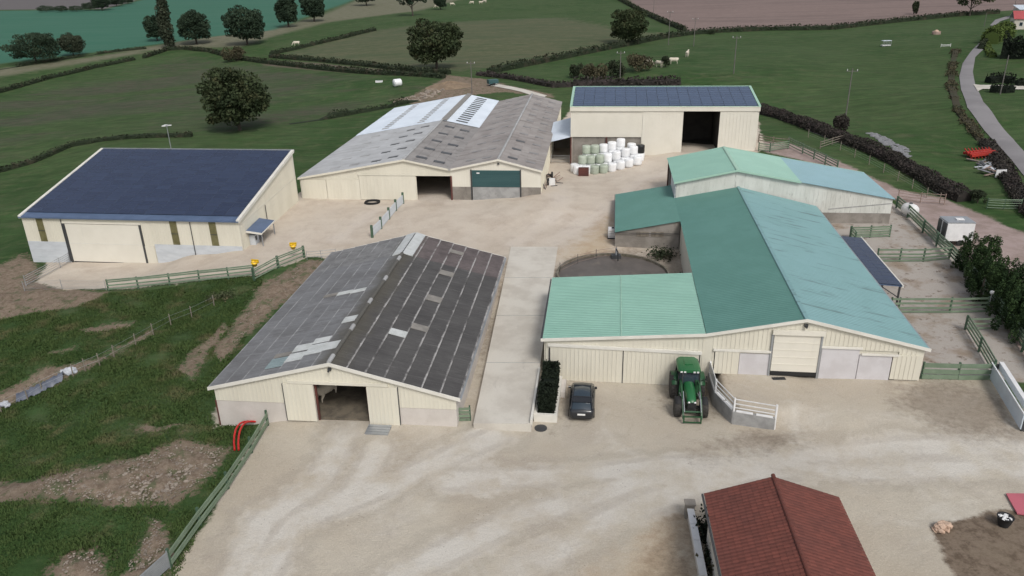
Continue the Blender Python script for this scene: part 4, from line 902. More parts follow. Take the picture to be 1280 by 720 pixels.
gutter(E, 's', 27.6, -14.3, -7.3, 1.92, DARKMETAL, .06)
MB().beam((-14.36, 27.6, 1.9), (-14.36, 42.4, 1.9), .08, .16, DARKMETAL).build('gutter', DARKMETAL, E)
# solar lean-to on its right
ex, ey, _ = l2w('E', 0, 0)
Q = empty('lean_to', (ex, ey, 0), R(BF['E'][2]), 'narrow lean-to of small solar panels along the pale blue roof edge', 'lean-to')
me = solar_panel_mesh(1.02, 1.0)
dz = 0.02
for i in range(13):
    for j in range(2):
        o = bpy.data.objects.new('solar_panel', me); COL.objects.link(o); o.parent = Q
        o.location = (9.78+j*1.0, 13.7+i*.98, 2.50-.07*j+dz); o.rotation_euler = (RNG.normal(0, .003), .07, 0)
MB().hexa([(9.2, 13.1, 2.44), (11.3, 13.1, 2.32), (11.3, 26.2, 2.32), (9.2, 26.2, 2.44), (9.2, 13.1, 2.50), (11.3, 13.1, 2.36), (11.3, 26.2, 2.36), (9.2, 26.2, 2.50)], NAVYTRIM).build('roof', NAVYTRIM, Q)
MB().box(11.3, 11.42, 13.05, 26.25, 2.25, 2.47, WHITE_TRIM).build('white_edge', WHITE_TRIM, Q)
for t_ in (13.3, 17.5, 21.7, 26.0): MB().box(11.1, 11.25, t_-.07, t_+.07, -.2, 2.32, DARKMETAL).build('post', DARKMETAL, Q)
mb = MB(); mb.beam((11.17, 13.3, 1.2), (9.4, 13.3, 2.35), .08, .08, DARKMETAL); mb.build('brace', DARKMETAL, Q)

# ---- cross hall behind it (G)
G = bldroot('G', 'cross_hall', 'hall with mint and sky blue roof and stained pale gable behind the teal roof', 'barn')
GP = [(-7.227, 5.313), (0, 6.875), (18.047, 3.597)]; zG = ztop_fn(GP); LG = 12.14
mb = MB(); rib_sheet(mb, (0, 0, 6.875), (0, LG, 6.875), (-7.227, 0, 5.313), (-7.227, LG, 5.313), 36, .04, MINTROOF); mb.build('left_roof_slope', MINTROOF, G)
mb = MB(); rib_sheet(mb, (0, 0, 6.875), (0, LG, 6.875), (7.3, 0, zG(7.3)), (7.3, LG, zG(7.3)), 36, .04, MINTROOF); mb.build('right_roof_slope', MINTROOF, G)
mb = MB(); rib_sheet(mb, (7.3, 0, zG(7.3)-.01), (7.3, LG, zG(7.3)-.01), (18.047, .1, 3.597), (18.047, LG, 3.597), 36, .04, SKYBLUEROOF); mb.build('lower_roof_slope', SKYBLUEROOF, G)
MB().hexa([(-.22, -.02, 6.88), (.22, -.02, 6.88), (.22, LG, 6.88), (-.22, LG, 6.88), (-.16, -.02, 6.98), (.16, -.02, 6.98), (.16, LG, 6.98), (-.16, LG, 6.98)], MINTTRIM).build('ridge_cap', MINTTRIM, G)
bargeboard(G, [(-7.25, 5.34), (0, 6.91), (7.3, zG(7.3)+.04)], -.05, MINTTRIM, .18)
bargeboard(G, [(-7.25, 5.34), (0, 6.91), (18.05, zG(18.05)+.04)], LG+.02, MINTTRIM, .18)
wall(MB(), 's', .3, .42, [(-7.0, zG(-7)-.07), (0, 6.80), (17.85, zG(17.85)-.07)], 1.82, [], FCFACE, ribs=.5, rib_out=.3, rw=.10, rh=.02).build('front_wall', FCFACE, G)
MB().box(7.5, 17.85, .24, .44, -.3, 1.80, BLOCK).build('base_wall', BLOCK, G); MB().box(-7.0, 7.49, .3, .44, -.8, 1.80, BLOCK).build('base_wall', BLOCK, G)
MB().beam((10.8, .28, 2.25), (17.8, .28, 3.05), .04, .10, GREYWALL).build('wall_batten', GREYWALL, G)
wall(MB(), 't', 17.7, 17.85, [(.43, zG(17.85)-.1), (12, zG(17.85)-.1)], -.3, [], FCFACE).build('side_wall', FCFACE, G)
wall(MB(), 's', 11.9, 12.02, [(-7.0, zG(-7)-.07), (0, 6.80), (17.85, zG(17.85)-.07)], -.3, [], FCFACE).build('back_wall', FCFACE, G)
MB().box(-7.05, -6.9, .3, 6.5, .0, zG(-7)-.1, PALE_PANEL).build('side_wall', PALE_PANEL, G)
for t_ in (7.0, 11.7): MB().box(-7.1, -6.95, t_-.08, t_+.08, .2, 5.25, REDBROWN).build('steel_post', REDBROWN, G)

# ---- tiled house, bottom right (F)
F_ = bldroot('F', 'tiled_house', 'small building with red brown tiled roof in the bottom right yard', 'building')
def tiles(name, s1, z1, L):
    n_s, n_t = 12, int(L/.24); V = []; Fc = []; S = []
    z0 = 4.257
    for i in range(n_s):
        f0, f1 = i/n_s, (i+1)/n_s
        for j in range(n_t):
            a = -j*.24; b = a-.232; jz = RNG.uniform(0, .012); sh = RNG.random()
            xs = s1*f0, s1*f1; zz = z0+(z1-z0)*f0+.01, z0+(z1-z0)*f1+.022+jz*.6
            o = len(V); c = (a+b)/2
            V += [(xs[0], a, zz[0]), (xs[0], c, zz[0]+.02), (xs[0], b, zz[0]), (xs[1], b, zz[1]), (xs[1], c, zz[1]+.02), (xs[1], a, zz[1]), (xs[1], b, zz[1]-.045), (xs[1], a, zz[1]-.045)]
            Fc += [(o, o+1, o+4, o+5), (o+1, o+2, o+3, o+4), (o+5, o+3, o+6, o+7)]; S += [sh]*8
    ob = np_mesh(name, V, Fc, TILE, F_, attrs={'shade': ('POINT', S)}); ob['kind'] = 'stuff'; return ob
LF = 9.6
tiles('roof_tile', -3.55, 2.97, LF); tiles('roof_tile', 3.57, 3.08, LF)
for s1, z1 in ((-3.5, 2.97), (3.5, 3.08)): MB().hexa([(0, .02, 4.10), (s1, .02, z1-.12), (s1, -LF, z1-.12), (0, -LF, 4.10), (0, .02, 4.22), (s1, .02, z1-.02), (s1, -LF, z1-.02), (0, -LF, 4.22)], REDBROWN).build('roof_deck', REDBROWN, F_)
mb = MB()
for k in range(24): mb.tube([(0, -k*.4, 4.27), (0, -k*.4-.42, 4.28)], [.10, .11], 8, TILE)
rt = mb.build('ridge_tile', TILE, F_); rt['kind'] = 'stuff'
MB().tube([(0, .06, 4.31), (0, -.2, 4.31)], .12, 8, TILE).build('ridge_end', TILE, F_)
wall(MB(), 's', -.35, -.2, [(-3.2, 2.9), (0, 4.05), (3.2, 3.0)], -1.2, [], HOUSEWALL).build('gable_wall', HOUSEWALL, F_)
for s0 in (-3.2, 3.05): MB().box(s0, s0+.15, -9.4, -.36, -1.2, 2.92, HOUSEWALL).build('side_wall', HOUSEWALL, F_)
MB().beam((-3.62, .02, 2.9), (-3.62, -LF, 2.9), .1, .1, DARKMETAL).build('gutter', DARKMETAL, F_)

# ------------------------------------------------------------------ vegetation helpers
def cards(C, size, rng, flat=.0):
    """leaf cards: one quad per centre, random orientation"""
    n = len(C); a = rng.normal(size=(n, 3)); a[:, 2] *= (1-flat); a /= np.linalg.norm(a, axis=1)[:, None]
    b = rng.normal(size=(n, 3)); b -= (b*a).sum(1)[:, None]*a; b /= np.linalg.norm(b, axis=1)[:, None]
    s = (size*rng.uniform(.6, 1.3, n))[:, None]
    V = np.stack([C - a*s, C - b*s*.62, C + a*s, C + b*s*.62], 1).reshape(-1, 3)
    F = np.arange(4*n).reshape(-1, 4)
    return V, F
def foliage(name, C, size, m, rng, parent=None, shade=None, core=None):
    V, F = cards(C, size, rng)
    sh = np.clip(rng.normal(.5, .28, len(C)) if shade is None else shade + rng.normal(0, .15, len(C)), 0, 1)
    sh = np.repeat(sh, 4)
    return np_mesh(name, V, F, m, parent, attrs={'shade': ('POINT', sh)})
def crown(clumps, n, rng):
    cl = np.array(clumps, float); wgt = (cl[:, 3]*cl[:, 4] + cl[:, 4]*cl[:, 5]); k = rng.choice(len(cl), n, p=wgt/wgt.sum())
    d = rng.normal(size=(n, 3)); d /= np.linalg.norm(d, axis=1)[:, None]
    r = 1 - np.abs(rng.normal(0, .20, n)) + rng.normal(0, .04, n)
    pts = cl[k, :3] + d*cl[k, 3:6]*r[:, None]
    sh = (rng.random(len(cl)))[k]
    return pts, sh
TREECACHE = {}
def tree_mesh(kind, v):
    key = (kind, v)
    if key in TREECACHE: return TREECACHE[key]
    rng = np.random.default_rng(100 + v*17 + len(kind))
    cl = []
    if kind == 'oak':           # unit height 1, crown width ~1
        cl.append((0, 0, .54, .40, .40, .38)); cl.append((rng.normal(0, .05), rng.normal(0, .05), .42, .40, .40, .28)); cl.append((rng.normal(0, .08), rng.normal(0, .08), .66, .32, .32, .26))
        for i in range(40):
            a = rng.uniform(0, 2*math.pi); h = rng.uniform(.18, .90); q = math.sqrt(max(0, 1-((h-.50)/.46)**2)); rr = q*rng.uniform(.34, .43); s = rng.uniform(.06, .125)
            cl.append((rr*math.cos(a), rr*math.sin(a), h, s*1.15, s*1.15, s*.85))
        n = 9000; lf = .026
    elif kind == 'spread':
        for i in range(26):
            a = rng.uniform(0, 2*math.pi); h = rng.uniform(.42, .92); rr = rng.uniform(.05, .62)*(1.15-.5*abs(h-.6)); s = rng.uniform(.09, .16)
            cl.append((rr*math.cos(a), rr*math.sin(a), h, s*1.3, s*1.3, s*.6))
        n = 2600; lf = .03
    elif kind == 'poplar':
        for i in range(24):
            h = .06 + .92*i/23; rr = .105*math.sin(math.pi*min(1, (h+.12))**.8)+.02; a = rng.uniform(0, 6.28)
            cl.append((.3*rr*math.cos(a), .3*rr*math.sin(a), h, rr, rr, .075))
        n = 3000; lf = .016
    elif kind == 'bush':
        for i in range(14):
            a = rng.uniform(0, 2*math.pi); rr = rng.uniform(0, .55); h = rng.uniform(.25, .75)*(1-.45*rr); s = rng.uniform(.16, .30)
            cl.append((rr*math.cos(a), rr*math.sin(a), h, s, s, s*.9))
        n = 1600; lf = .05
    pts, sh = crown(cl, n, rng)
    pts[:, 2] = np.maximum(pts[:, 2], .02)
    TREECACHE[key] = (pts, sh, lf, cl, rng); return TREECACHE[key]
FOLCACHE = {}
def make_tree(px, py, top, wpx, kind, leaf, label, name='tree', group=None, v=0, cat='tree'):
    p = at(px, py); mpp = pxm(p); h = (py-top)*mpp; wd = wpx*mpp
    t = empty(name, tuple(p), random.uniform(0, 6.28), label, cat, group)
    pts, sh, lf, cl, rng = tree_mesh(kind, v)
    key = (kind, v, leaf.name, round(wd/h, 1))
    xy = {'oak': wd/h/.98, 'spread': wd/h/1.35, 'poplar': wd/h/.24, 'bush': wd/h/1.55}[kind]
    q = pts*np.array([xy, xy, 1])*h
    ob = foliage('crown', q, lf*h*1.0, leaf, np.random.default_rng(v+5), t, sh)
    if kind != 'bush':
        mb = MB(); r0 = .022*h if kind != 'poplar' else .014*h
        top_ = .62 if kind == 'oak' else (.9 if kind == 'poplar' else .55)
        mb.tube([(0, 0, -.3), (0, 0, .02*h), (.008*h, .005*h, .2*h), (-.008*h, .01*h, .4*h), (0, 0, top_*h)], [r0*1.7, r0*1.25, r0, r0*.75, r0*.25], 8, BARK)
        if kind != 'poplar':
            for i in range(7):
                c = cl[3+i*4 if kind == 'oak' else i*3]
                z0 = rng.uniform(.16, .36)*h
                mb.tube([(0, 0, z0), (c[0]*xy*h*.5, c[1]*xy*h*.5, z0*.45+c[2]*h*.55), (c[0]*xy*h, c[1]*xy*h, c[2]*h)], [r0*.55, r0*.35, r0*.1], 6, BARK)
        mb.build('trunk', BARK, t)
    else:
        mb = MB()
        for i in range(5): mb.tube([(0, 0, -.1), (cl[i][0]*xy*h*.6, cl[i][1]*xy*h*.6, cl[i][2]*h*.6), (cl[i][0]*xy*h, cl[i][1]*xy*h, cl[i][2]*h)], [.02*h, .012*h, .004*h], 5, BARK)
        mb.build('stem', BARK, t)
    return t
def hedge(px, h, wd, leaf, label, dens=14, lf=.30, name='hedge', group=None, cat='hedge', var=.12, gaps=0.0):
    pts = [at(*p) for p in px]; P0 = pts[0]
    rng = np.random.default_rng(int(px[0][0]*7+px[0][1]*13) % 99991)
    ctr = []; core_v = []
    L = 0; rings = []
    ph = rng.uniform(0, 6, 4)
    hv = lambda u: 1 + var*(.6*math.sin(u*.35+ph[0]) + .5*math.sin(u*.9+ph[1]) + .4*math.sin(u*2.3+ph[2]))
    for a, b in zip(pts[:-1], pts[1:]):
        d = b-a; ln = math.hypot(d[0], d[1]); n = max(1, int(ln*dens)); u = rng.random(n)
        nx, ny = -d[1]/ln, d[0]/ln
        for k in np.sort(u):
            s = L + k*ln; hh = h*hv(s)
            if gaps and math.sin(s*.21+ph[3]) > 1-gaps*2: continue
            th = rng.uniform(0, math.pi); rr = 1-abs(rng.normal(0, .13))
            ox = math.cos(th)*wd/2*rr*hv(s+3); oz = (.12+.88*math.sin(th)**.7)*hh*rr
            q = a + d*k
            ctr.append((q[0]+nx*ox+rng.normal(0, .05), q[1]+ny*ox+rng.normal(0, .05), q[2]+max(.03, oz)))
        m = max(1, int(ln/2.5))
        for k in range(m + (1 if b is pts[-1] else 0)):
            q = a + d*k/m; s = L + ln*k/m; hh = h*hv(s)*.72; ww = wd*.36
            if gaps and math.sin(s*.21+ph[3]) > 1-gaps*2: hh *= .15
            z0 = tz(q[0], q[1]) - .2
            rings.append([(q[0]+nx*ww, q[1]+ny*ww, z0), (q[0]+nx*ww*.9, q[1]+ny*ww*.9, z0+.2+hh*.75), (q[0], q[1], z0+.2+hh), (q[0]-nx*ww*.9, q[1]-ny*ww*.9, z0+.2+hh*.75), (q[0]-nx*ww, q[1]-ny*ww, z0)])
        L += ln
    C = np.array(ctr) - P0
    o = empty(name, tuple(P0), 0, label, cat, group)
    foliage('foliage', C, lf, leaf, rng, o)
    rings = [[tuple(np.array(q)-P0) for q in r_] for r_ in rings]
    mb = MB().loft(rings, leaf, closed=True, caps=True, smooth=False); ob = mb.build('branches', leaf, o)
    return o

# ------------------------------------------------------------------ fences
def local(p, p0): return (p[0]-p0[0], p[1]-p0[1], p[2]-p0[2])
def fence(px, h, zs, label, name='rail_fence', cat='fence', railm=GREENRAIL, postm=GREENPOST, rw=.05, rh=.13, pw=.13, group=None, dz=0.0, postup=.08, world=False, round_=False, skip=()):
    pts = [np.asarray(p, float) if world else at(*p) for p in px]
    pts = [p + np.array([0, 0, dz]) for p in pts]; P0 = pts[0]
    o = empty(name, tuple(P0), 0, label, cat, group)
    for i, p in enumerate(pts):
        q = local(p, P0); d = pts[min(i+1, len(pts)-1)] - pts[max(i-1, 0)]; a = math.atan2(d[1], d[0])
        mb = MB()
        if round_: mb.cyl((0, 0, (h+postup-.4)/2), pw/2, h+postup+.4, 8, postm)
        else: mb.box(-pw/2, pw/2, -pw/2, pw/2, -.4, h+postup, postm)
        b = mb.build('post', postm, o); b.location = q; b.rotation_euler = (RNG.normal(0, .012), RNG.normal(0, .012), a)
    for i in range(len(pts)-1):
        if i in skip: continue
        a, b = Vector(local(pts[i], P0)), Vector(local(pts[i+1], P0)); d = (b-a); n = Vector((-d.y, d.x, 0)).normalized()*(pw/2+rw/2+.002)
        if n.y > 0: n = -n
        e = d.normalized()*.01
        for z_ in zs:
            mb = MB()
            za, zb_ = z_+RNG.normal(0, .012), z_+RNG.normal(0, .012)
            if round_: mb.tube([a+n+e+Vector((0, 0, za)), b+n-e+Vector((0, 0, zb_))], rh/2, 6, railm)
            else: mb.beam(a+n+e+Vector((0, 0, za)), b+n-e+Vector((0, 0, zb_)), rw, rh, railm)
            mb.build('rail', railm, o)
    return o

# ------------------------------------------------------------------ slabs, walls and pit in the yard
mb = MB()
def Ew(s, t, z): return tuple(l2w('E', s, t, z))
ra = [Ew(-24.15, -7.9, -.62), Ew(-20.0, -7.55, -.62), Ew(-20.62, 27.4, .14), Ew(-25.9, 27.0, .14)]
mb.hexa([(p[0], p[1], -2.6) for p in ra] + ra, CONCRETE)
for q in (.25, .5, .75):   # expansion joints
    a = Vector(ra[0]).lerp(Vector(ra[3]), q); b = Vector(ra[1]).lerp(Vector(ra[2]), q); mb.beam(a+Vector((0, 0, .006)), b+Vector((0, 0, .006)), .05, .02, GREYWALL)
rp = mb.build('concrete_ramp', CONCRETE); tag(rp, kind='structure')
kb = MB(); kb.beam(Vector(ra[1])+Vector((.0, 0, .1)), Vector(Ew(-20.12, 0, -.42)), .16, .45, WHITE_TRIM); kb = kb.build('kerb', WHITE_TRIM); tag(kb, 'low cream kerb along the right edge of the concrete ramp', 'kerb')
# slurry pit ring
pc = l2w('E', -14.4, 19.3)
pit = empty('slurry_pit', (pc[0], pc[1], -.52), 0, 'round block walled slurry pit between the mint and teal roofs', 'pit')
RP = 5.75
for lay in range(4):
    k = 48
    for i in range(k):
        a0 = 2*math.pi*(i+.5*(lay % 2))/k; a1 = a0 + 2*math.pi/k*.985; j = RNG.uniform(-.015, .015)
        v = []
        for z_ in (lay*.24, lay*.24+.232):
            for r_, a_ in ((RP-.2+j, a0), (RP+j, a0), (RP+j, a1), (RP-.2+j, a1)): v.append((r_*math.cos(a_), r_*math.sin(a_), z_))
        MB().hexa(v, MOSSBLOCK).build('block', MOSSBLOCK, pit)
MB().cyl((0, 0, .44), RP-.22, .5, 48, SLURRY).build('slurry', SLURRY, pit)
px_ = l2w('E', -14.1, 24.2)
pp = MB(); pp.cyl((0, 0, .5), .1, 2.0, 8, GALV).box(-.5, .5, -.35, .35, -.6, .75, DARKMETAL).tube([(0, 0, 1.4), (0, -1.2, 1.5), (0, -1.5, .6)], .07, 8, BLACK)
tag(pp.build('slurry_pump', DARKMETAL), 'dark pump with hose at the far rim of the slurry pit', 'pump').location = (px_[0], px_[1], -.2)
fence([(700, 343), (722, 332), (745, 326), (770, 322)], 1.15, (.35, .75, 1.1), 'thin rusty rail fence around the left rim of the slurry pit', railm=RUST, postm=DARKMETAL, rw=.03, rh=.035, pw=.06, round_=True, dz=.1)
for i, (s_, t_, h_) in enumerate(((-8.3, 14.2, .8), (-8.0, 17.0, 1.0), (-9.2, 25.6, .7))):
    q = l2w('E', s_, t_); w_ = empty('weed', (q[0], q[1], tz(q[0], q[1])), 0, ('dark weed clump nearest the mint roof beside the slurry pit', 'dark weed clump against the cream wall right of the slurry pit', 'dark weed clump in the far corner by the slurry pit')[i], 'weed'); C = RNG.normal(0, .7, (700, 3)); C[:, 2] = np.abs(C[:, 2])*h_*.8+.05; foliage('foliage', C, .13, LEAF_HEDGE, RNG, w_)
# retaining wall with white railing
WL = [(-6.75, .0), (-6.63, -2.8), (-5.62, -5.38), (-2.85, -6.05)]
rw_ = empty('retaining_wall', Ew(-6.75, 0, 0), 0, 'grey retaining wall with white railing beside the green tractor', 'wall'); p0 = np.array(Ew(-6.75, 0, 0))
tops = [-.02, -.05, -.08, -.08]
for i in range(3):
    a, b = WL[i], WL[i+1]; A_, B_ = np.array(Ew(a[0], a[1], 0))-p0, np.array(Ew(b[0], b[1], 0))-p0
    d = (B_-A_)[:2]; d = d/np.linalg.norm(d); n = np.array([-d[1], d[0]])*.12
    v = []
    for z0, z1 in ((-2.0, -2.0), (tops[i], tops[i+1])):
        v += [(A_[0]+n[0], A_[1]+n[1], z0), (B_[0]+n[0], B_[1]+n[1], z1), (B_[0]-n[0], B_[1]-n[1], z1), (A_[0]-n[0], A_[1]-n[1], z0)]
    MB().hexa(v, GREYWALL).build('wall_panel', GREYWALL, rw_)
    for (c0, c1) in ((.06, .46), (.54, .94)):
        q0 = A_ + (B_-A_)*c0; q1 = A_ + (B_-A_)*c1
        if i > 0: MB().beam((q0[0], q0[1], tops[i]+.035), (q1[0], q1[1], tops[i]+.035), .26, .06, WHITE).build('coping', WHITE, rw_)
    if i == 0:
        MB().beam((A_[0], A_[1], tops[i]+.5), (B_[0], B_[1], tops[i]+.5), .04, .85, WHITE).build('railing_panel', WHITE, rw_)
    else:
        for z_ in (.30, .62, .98): MB().beam((A_[0], A_[1], tops[i]+z_), (B_[0], B_[1], tops[i+1]+z_), .05, .06, WHITE).build('rail', WHITE, rw_)
for i in range(4):
    q = np.array(Ew(WL[i][0], WL[i][1], 0))-p0
    MB().box(q[0]-.06, q[0]+.06, q[1]-.06, q[1]+.06, -.1 if i < 2 else -1.9, 1.0, WHITE).build('post', WHITE, rw_)
# drain box in front of the roller door
pd_ = at(973.5, 473.5); dd = MB().box(-.5, .5, -.18, .18, -.05, .05, DARKMETAL)
for k in range(8): dd.box(-.46+k*.12, -.40+k*.12, -.15, .15, .05, .065, BLACK)
o = dd.build('drain_grate', DARKMETAL); o.location = tuple(pd_); tag(o, 'black drain grate on the ground before the cream roller door', 'drain')
# planter with clipped hedge
pl = empty('planter', Ew(-20.0, -6.2, -1.3), R(-7.8), 'long cream planter box at the foot of the ramp', 'planter')
for a in ((0.05, 1.75, -.0, .22), (.05, 1.75, 5.6, 5.8), (.05, .27, .22, 5.6), (1.53, 1.75, .22, 5.6)): MB().box(a[0], a[1], a[2], a[3], -.3, .62, WHITE_TRIM).build('planter_wall', WHITE_TRIM, pl)
MB().box(.27, 1.53, .22, 5.6, -.3, .45, BARK).build('soil', BARK, pl)
MB().box(1.76, 2.1, 3.6, 5.6, -.3, .45, RENDER).build('side_step', RENDER, pl)
ph_ = empty('clipped_hedge', Ew(-20.0, -6.2, -.85), R(-7.8), 'tall dark clipped conifer hedge growing in the cream planter', 'hedge')
nn = 5200; u = RNG.random(nn); f = RNG.integers(0, 5, nn); hx = np.where(f == 0, -1, np.where(f == 1, 1, RNG.uniform(-1, 1, nn))); hz = np.where(f >= 3, 1, RNG.random(nn))
C = np.stack([.92+hx*.56+RNG.normal(0, .05, nn), .35+u*5.1, .05+hz*(1.45+.22*np.sin(u*9)+.12*np.sin(u*23))+RNG.normal(0, .06, nn)], 1)
sel = f == 2; C[sel, 1] = np.where(RNG.random(sel.sum()) < .5, .3, 5.45)
foliage('foliage', C, .10, LEAF_CEDAR, RNG, ph_)
MB().hexa([(.5, .4, 0), (1.34, .4, 0), (1.34, 5.4, 0), (.5, 5.4, 0), (.52, .45, 1.35), (1.32, .45, 1.35), (1.32, 5.35, 1.4), (.52, 5.35, 1.4)], LEAF_CEDAR).build('branches', LEAF_CEDAR, ph_)
# manhole, metal plate, gate posts
pm_ = at(676, 535.5); mb = MB().cyl((0, 0, 0), .46, .1, 24, DARKMETAL)
for k in range(5): mb.box(-.3, .3, -.28+k*.13, -.22+k*.13, .05, .062, DARKMETAL)
o = mb.build('manhole_cover', mat('iron_cover', (.15, .125, .11), (.11, .095, .085), rough=.7, fine=.15)); o.location = tuple(pm_); tag(o, 'round iron manhole cover below the planter', 'manhole')
pm_ = at(471.5, 541); fp = empty('metal_ramp', tuple(pm_+np.array([0, 0, .05])), R(-6.6), 'short grey slatted metal ramp at the right door of the dark roofed barn', 'ramp')
for k in range(4): MB().box(-.85, .85, -.28+k*.3, -.02+k*.3, -.04, .03+.012*k, GALV).build('slat', PALE_PANEL, fp)

# ------------------------------------------------------------------ rail fences
RZ3 = (.30, .68, 1.08)
fence([(176, 745), (214, 709), (251, 656.5), (285.5, 611), (315, 566), (335, 532)], 1.25, (.30, .50, .90, 1.10), 'green rail fence between gravel yard and rough grass, bottom left', rh=.15, pw=.14, skip=(0,))
ga = at(214, 709); gb = at(176, 745)
g = empty('sheet_gate', tuple(ga), math.atan2(gb[1]-ga[1], gb[0]-ga[0]), 'grey ribbed metal gate at the lower end of the long green fence', 'gate')
mb = MB().box(.1, 2.9, -.02, .02, .1, 1.15, GALV)
for k in range(9): mb.box(.12, 2.88, .02, .04, .14+k*.115, .19+k*.115, GALV)
mb.build('gate_sheet', GALV, g); MB().box(.05, .1, -.04, .04, -.1, 1.25, GALV).build('upright', GALV, g); MB().box(2.9, 2.95, -.04, .04, -.1, 1.25, GALV).build('upright', GALV, g)
fence([(136, 364), (173, 360.5), (212.5, 356.5), (249.5, 352.5), (286, 349), (318, 345.5)], 1.30, RZ3+(1.28,), 'green rail fence in front of the navy solar barn', rh=.15)
fence([(318, 351), (348, 335), (380.5, 322)], 1.35, (.30, .70, 1.10, 1.32), 'green rail fence stepping uphill behind the dark roofed barn', rh=.12, pw=.2)
for i, (x, y, lb) in enumerate(((320, 345.5, 'yellow feed tub hung on the corner of the green fence'), (367.5, 323.5, 'yellow feed tub hung near the dark end post of the green fence'))):
    p = at(x, y); mb = MB().lathe([(.16, 0), (.19, .04), (.26, .36), (.28, .37), (.245, .36), (.15, .05), (0.0, .05)], (0, 0, 0), 14, YELLOW)
    mb.tube([(-.27, 0, .36), (-.1, -.16, .5), (.1, -.16, .5), (.27, 0, .36)], .015, 5, DARKMETAL)
    mb.box(-.3, .3, .2, .24, .1, .5, YELLOW)
    o = mb.build('feed_tub', YELLOW); o.location = (p[0], p[1]+.2, p[2]+1.15); o.rotation_euler = (.35, .1, .3*i); o.scale = (1.3, 1.3, 1.3); tag(o, lb, 'tub')
fence([(384, 325), (402, 324), (420, 322)], 1.0, (.35, .7, 1.0), 'thin galvanised rail from the dark end post to the barn roof', railm=GALV, postm=GALV, rw=.03, rh=.04, pw=.05, round_=True)
fence([(31, 364), (78, 361.5), (133, 363)], 1.1, tuple(.12+.16*k for k in range(7)), 'pale galvanised mesh fence in front of the barn at far left', railm=GALV, postm=GALV, rw=.02, rh=.022, pw=.06, round_=True)
fence([(33, 358), (76, 335), (88, 328)], 1.25, (.25, .5, .75, 1.0, 1.22), 'galvanised bar gate leading from the mesh fence to the sliding door', name='bar_gate', cat='gate', railm=GALV, postm=GALV, rw=.04, rh=.06, pw=.08, round_=True)
# picket gate in the middle yard
pts = [at(465.5, 297), at(476.5, 286), at(486.5, 274), at(495, 263.5), at(504, 254.5)]
pk = empty('picket_barrier', tuple(pts[0]), 0, 'pale blue panelled barrier with five green posts in the middle of the yard', 'barrier'); P0 = pts[0]
for p in pts:
    q = local(p, P0); MB().box(q[0]-.14, q[0]+.14, q[1]-.12, q[1]+.12, q[2]-.3, q[2]+1.55, GREENPOST).build('post', GREENPOST, pk)
for i in range(4):
    a, b = Vector(local(pts[i], P0)), Vector(local(pts[i+1], P0)); mb = MB()
    for k in range(9):
        c = a.lerp(b, (k+.5)/9)+Vector((0, 0, .0)); mb.box(c.x-.09, c.x+.09, c.y-.03, c.y+.03, c.z+.1, c.z+1.2, PALE_PANEL)
    mb.build('picket_panel', PALE_PANEL, pk)
    MB().beam(a+Vector((.0, .06, .95)), b+Vector((0, .06, .95)), .05, .12, GALV).build('rail', GALV, pk)
# paddock fences on the right
fence([(1120, 260), (1134, 272), (1153, 291), (1170, 308), (1186, 323), (1207, 345), (1234, 378), (1257, 408), (1277, 440), (1300, 472)], 1.45, (.35, .70, 1.05, 1.40), 'long green rail fence along the outer side of the paddocks', rh=.20, pw=.16, rw=.06)
fence([(1063, 297.5), (1087, 297), (1111.5, 296)], 1.35, (.20, .46, .72, .98, 1.24), 'green rail fence behind the solar lean-to, nearest the stained gable', rh=.17)
fence([(1062, 282+16), (1068, 305)], 1.35, (.30, .65, 1.0, 1.3), 'short green rail fence returning to the solar lean-to', rh=.12)
fence([(1096, 327), (1124, 327), (1153.5, 327), (1186, 324)], 1.40, (.15, .50, .85, 1.32), 'green rail fence across the paddocks below the white box trailer', rh=.17)
fence([(1112, 391), (1122, 391), (1186.5, 391), (1233, 390)], 1.45, (.15, .55, .95, 1.38), 'green rail fence across the paddocks level with the dark conifer', rh=.18)
fence([(1206, 412), (1246, 412)], 1.15, (.2, .6, 1.05), 'short green rail fence closing the narrow race in the paddocks', rh=.14)
fence([(1206, 412), (1223, 440), (1240, 470)], 1.30, (.25, .60, .95, 1.25), 'green rail fence along the inner side of the narrow race', rh=.17)
fence([(1151, 473), (1196, 474), (1239, 474)], 1.35, (.22, .68, 1.18), 'green fence of three broad rails beside the right barn corner', rh=.36, rw=.07)
fence([(948, 189), (962, 190), (985, 186)], 1.3, (.25, .55, .85, 1.15), 'green rail fence next to the hangar corner', rh=.14)
fence([(985, 183), (1003, 192), (1017, 199), (1031, 206), (1046, 214)], 1.45, (.35, .75, 1.1, 1.4), 'green rail fence behind the sky blue roof', rh=.14)
fence([(948, 178), (966, 182), (985, 184)], 1.3, (.4, .8, 1.2), 'weathered rail fence behind the hangar corner', railm=WOODPOST, postm=WOODPOST, rh=.12)
fence([(1122, 250), (1150, 254), (1180, 256)], 1.35, (.25, .6, .95, 1.3), 'rusty pinkish bar gate across the farm track', name='bar_gate', cat='gate', railm=RUST, postm=RUST, rw=.05, rh=.07, pw=.1, round_=True)
fence([(1233, 261), (1254, 262), (1275, 262)], 1.3, (.2, .5, .8, 1.1, 1.28), 'green bar gate at the right edge beyond the farm track', name='bar_gate', cat='gate', rh=.09, pw=.1, round_=True)
fence([(1025, 186), (1040, 181), (1054, 177)], 1.1, (.3, .7, 1.05), 'old wooden gate standing by the dark hedge', name='wooden_gate', cat='gate', railm=WOODPOST, postm=WOODPOST, rh=.1, pw=.1)
fence([(570, 526), (588, 525.5)], 1.2, (.15, .45, .75, 1.05), 'short green hurdle between dark roofed barn and concrete ramp', rh=.2, pw=.12)
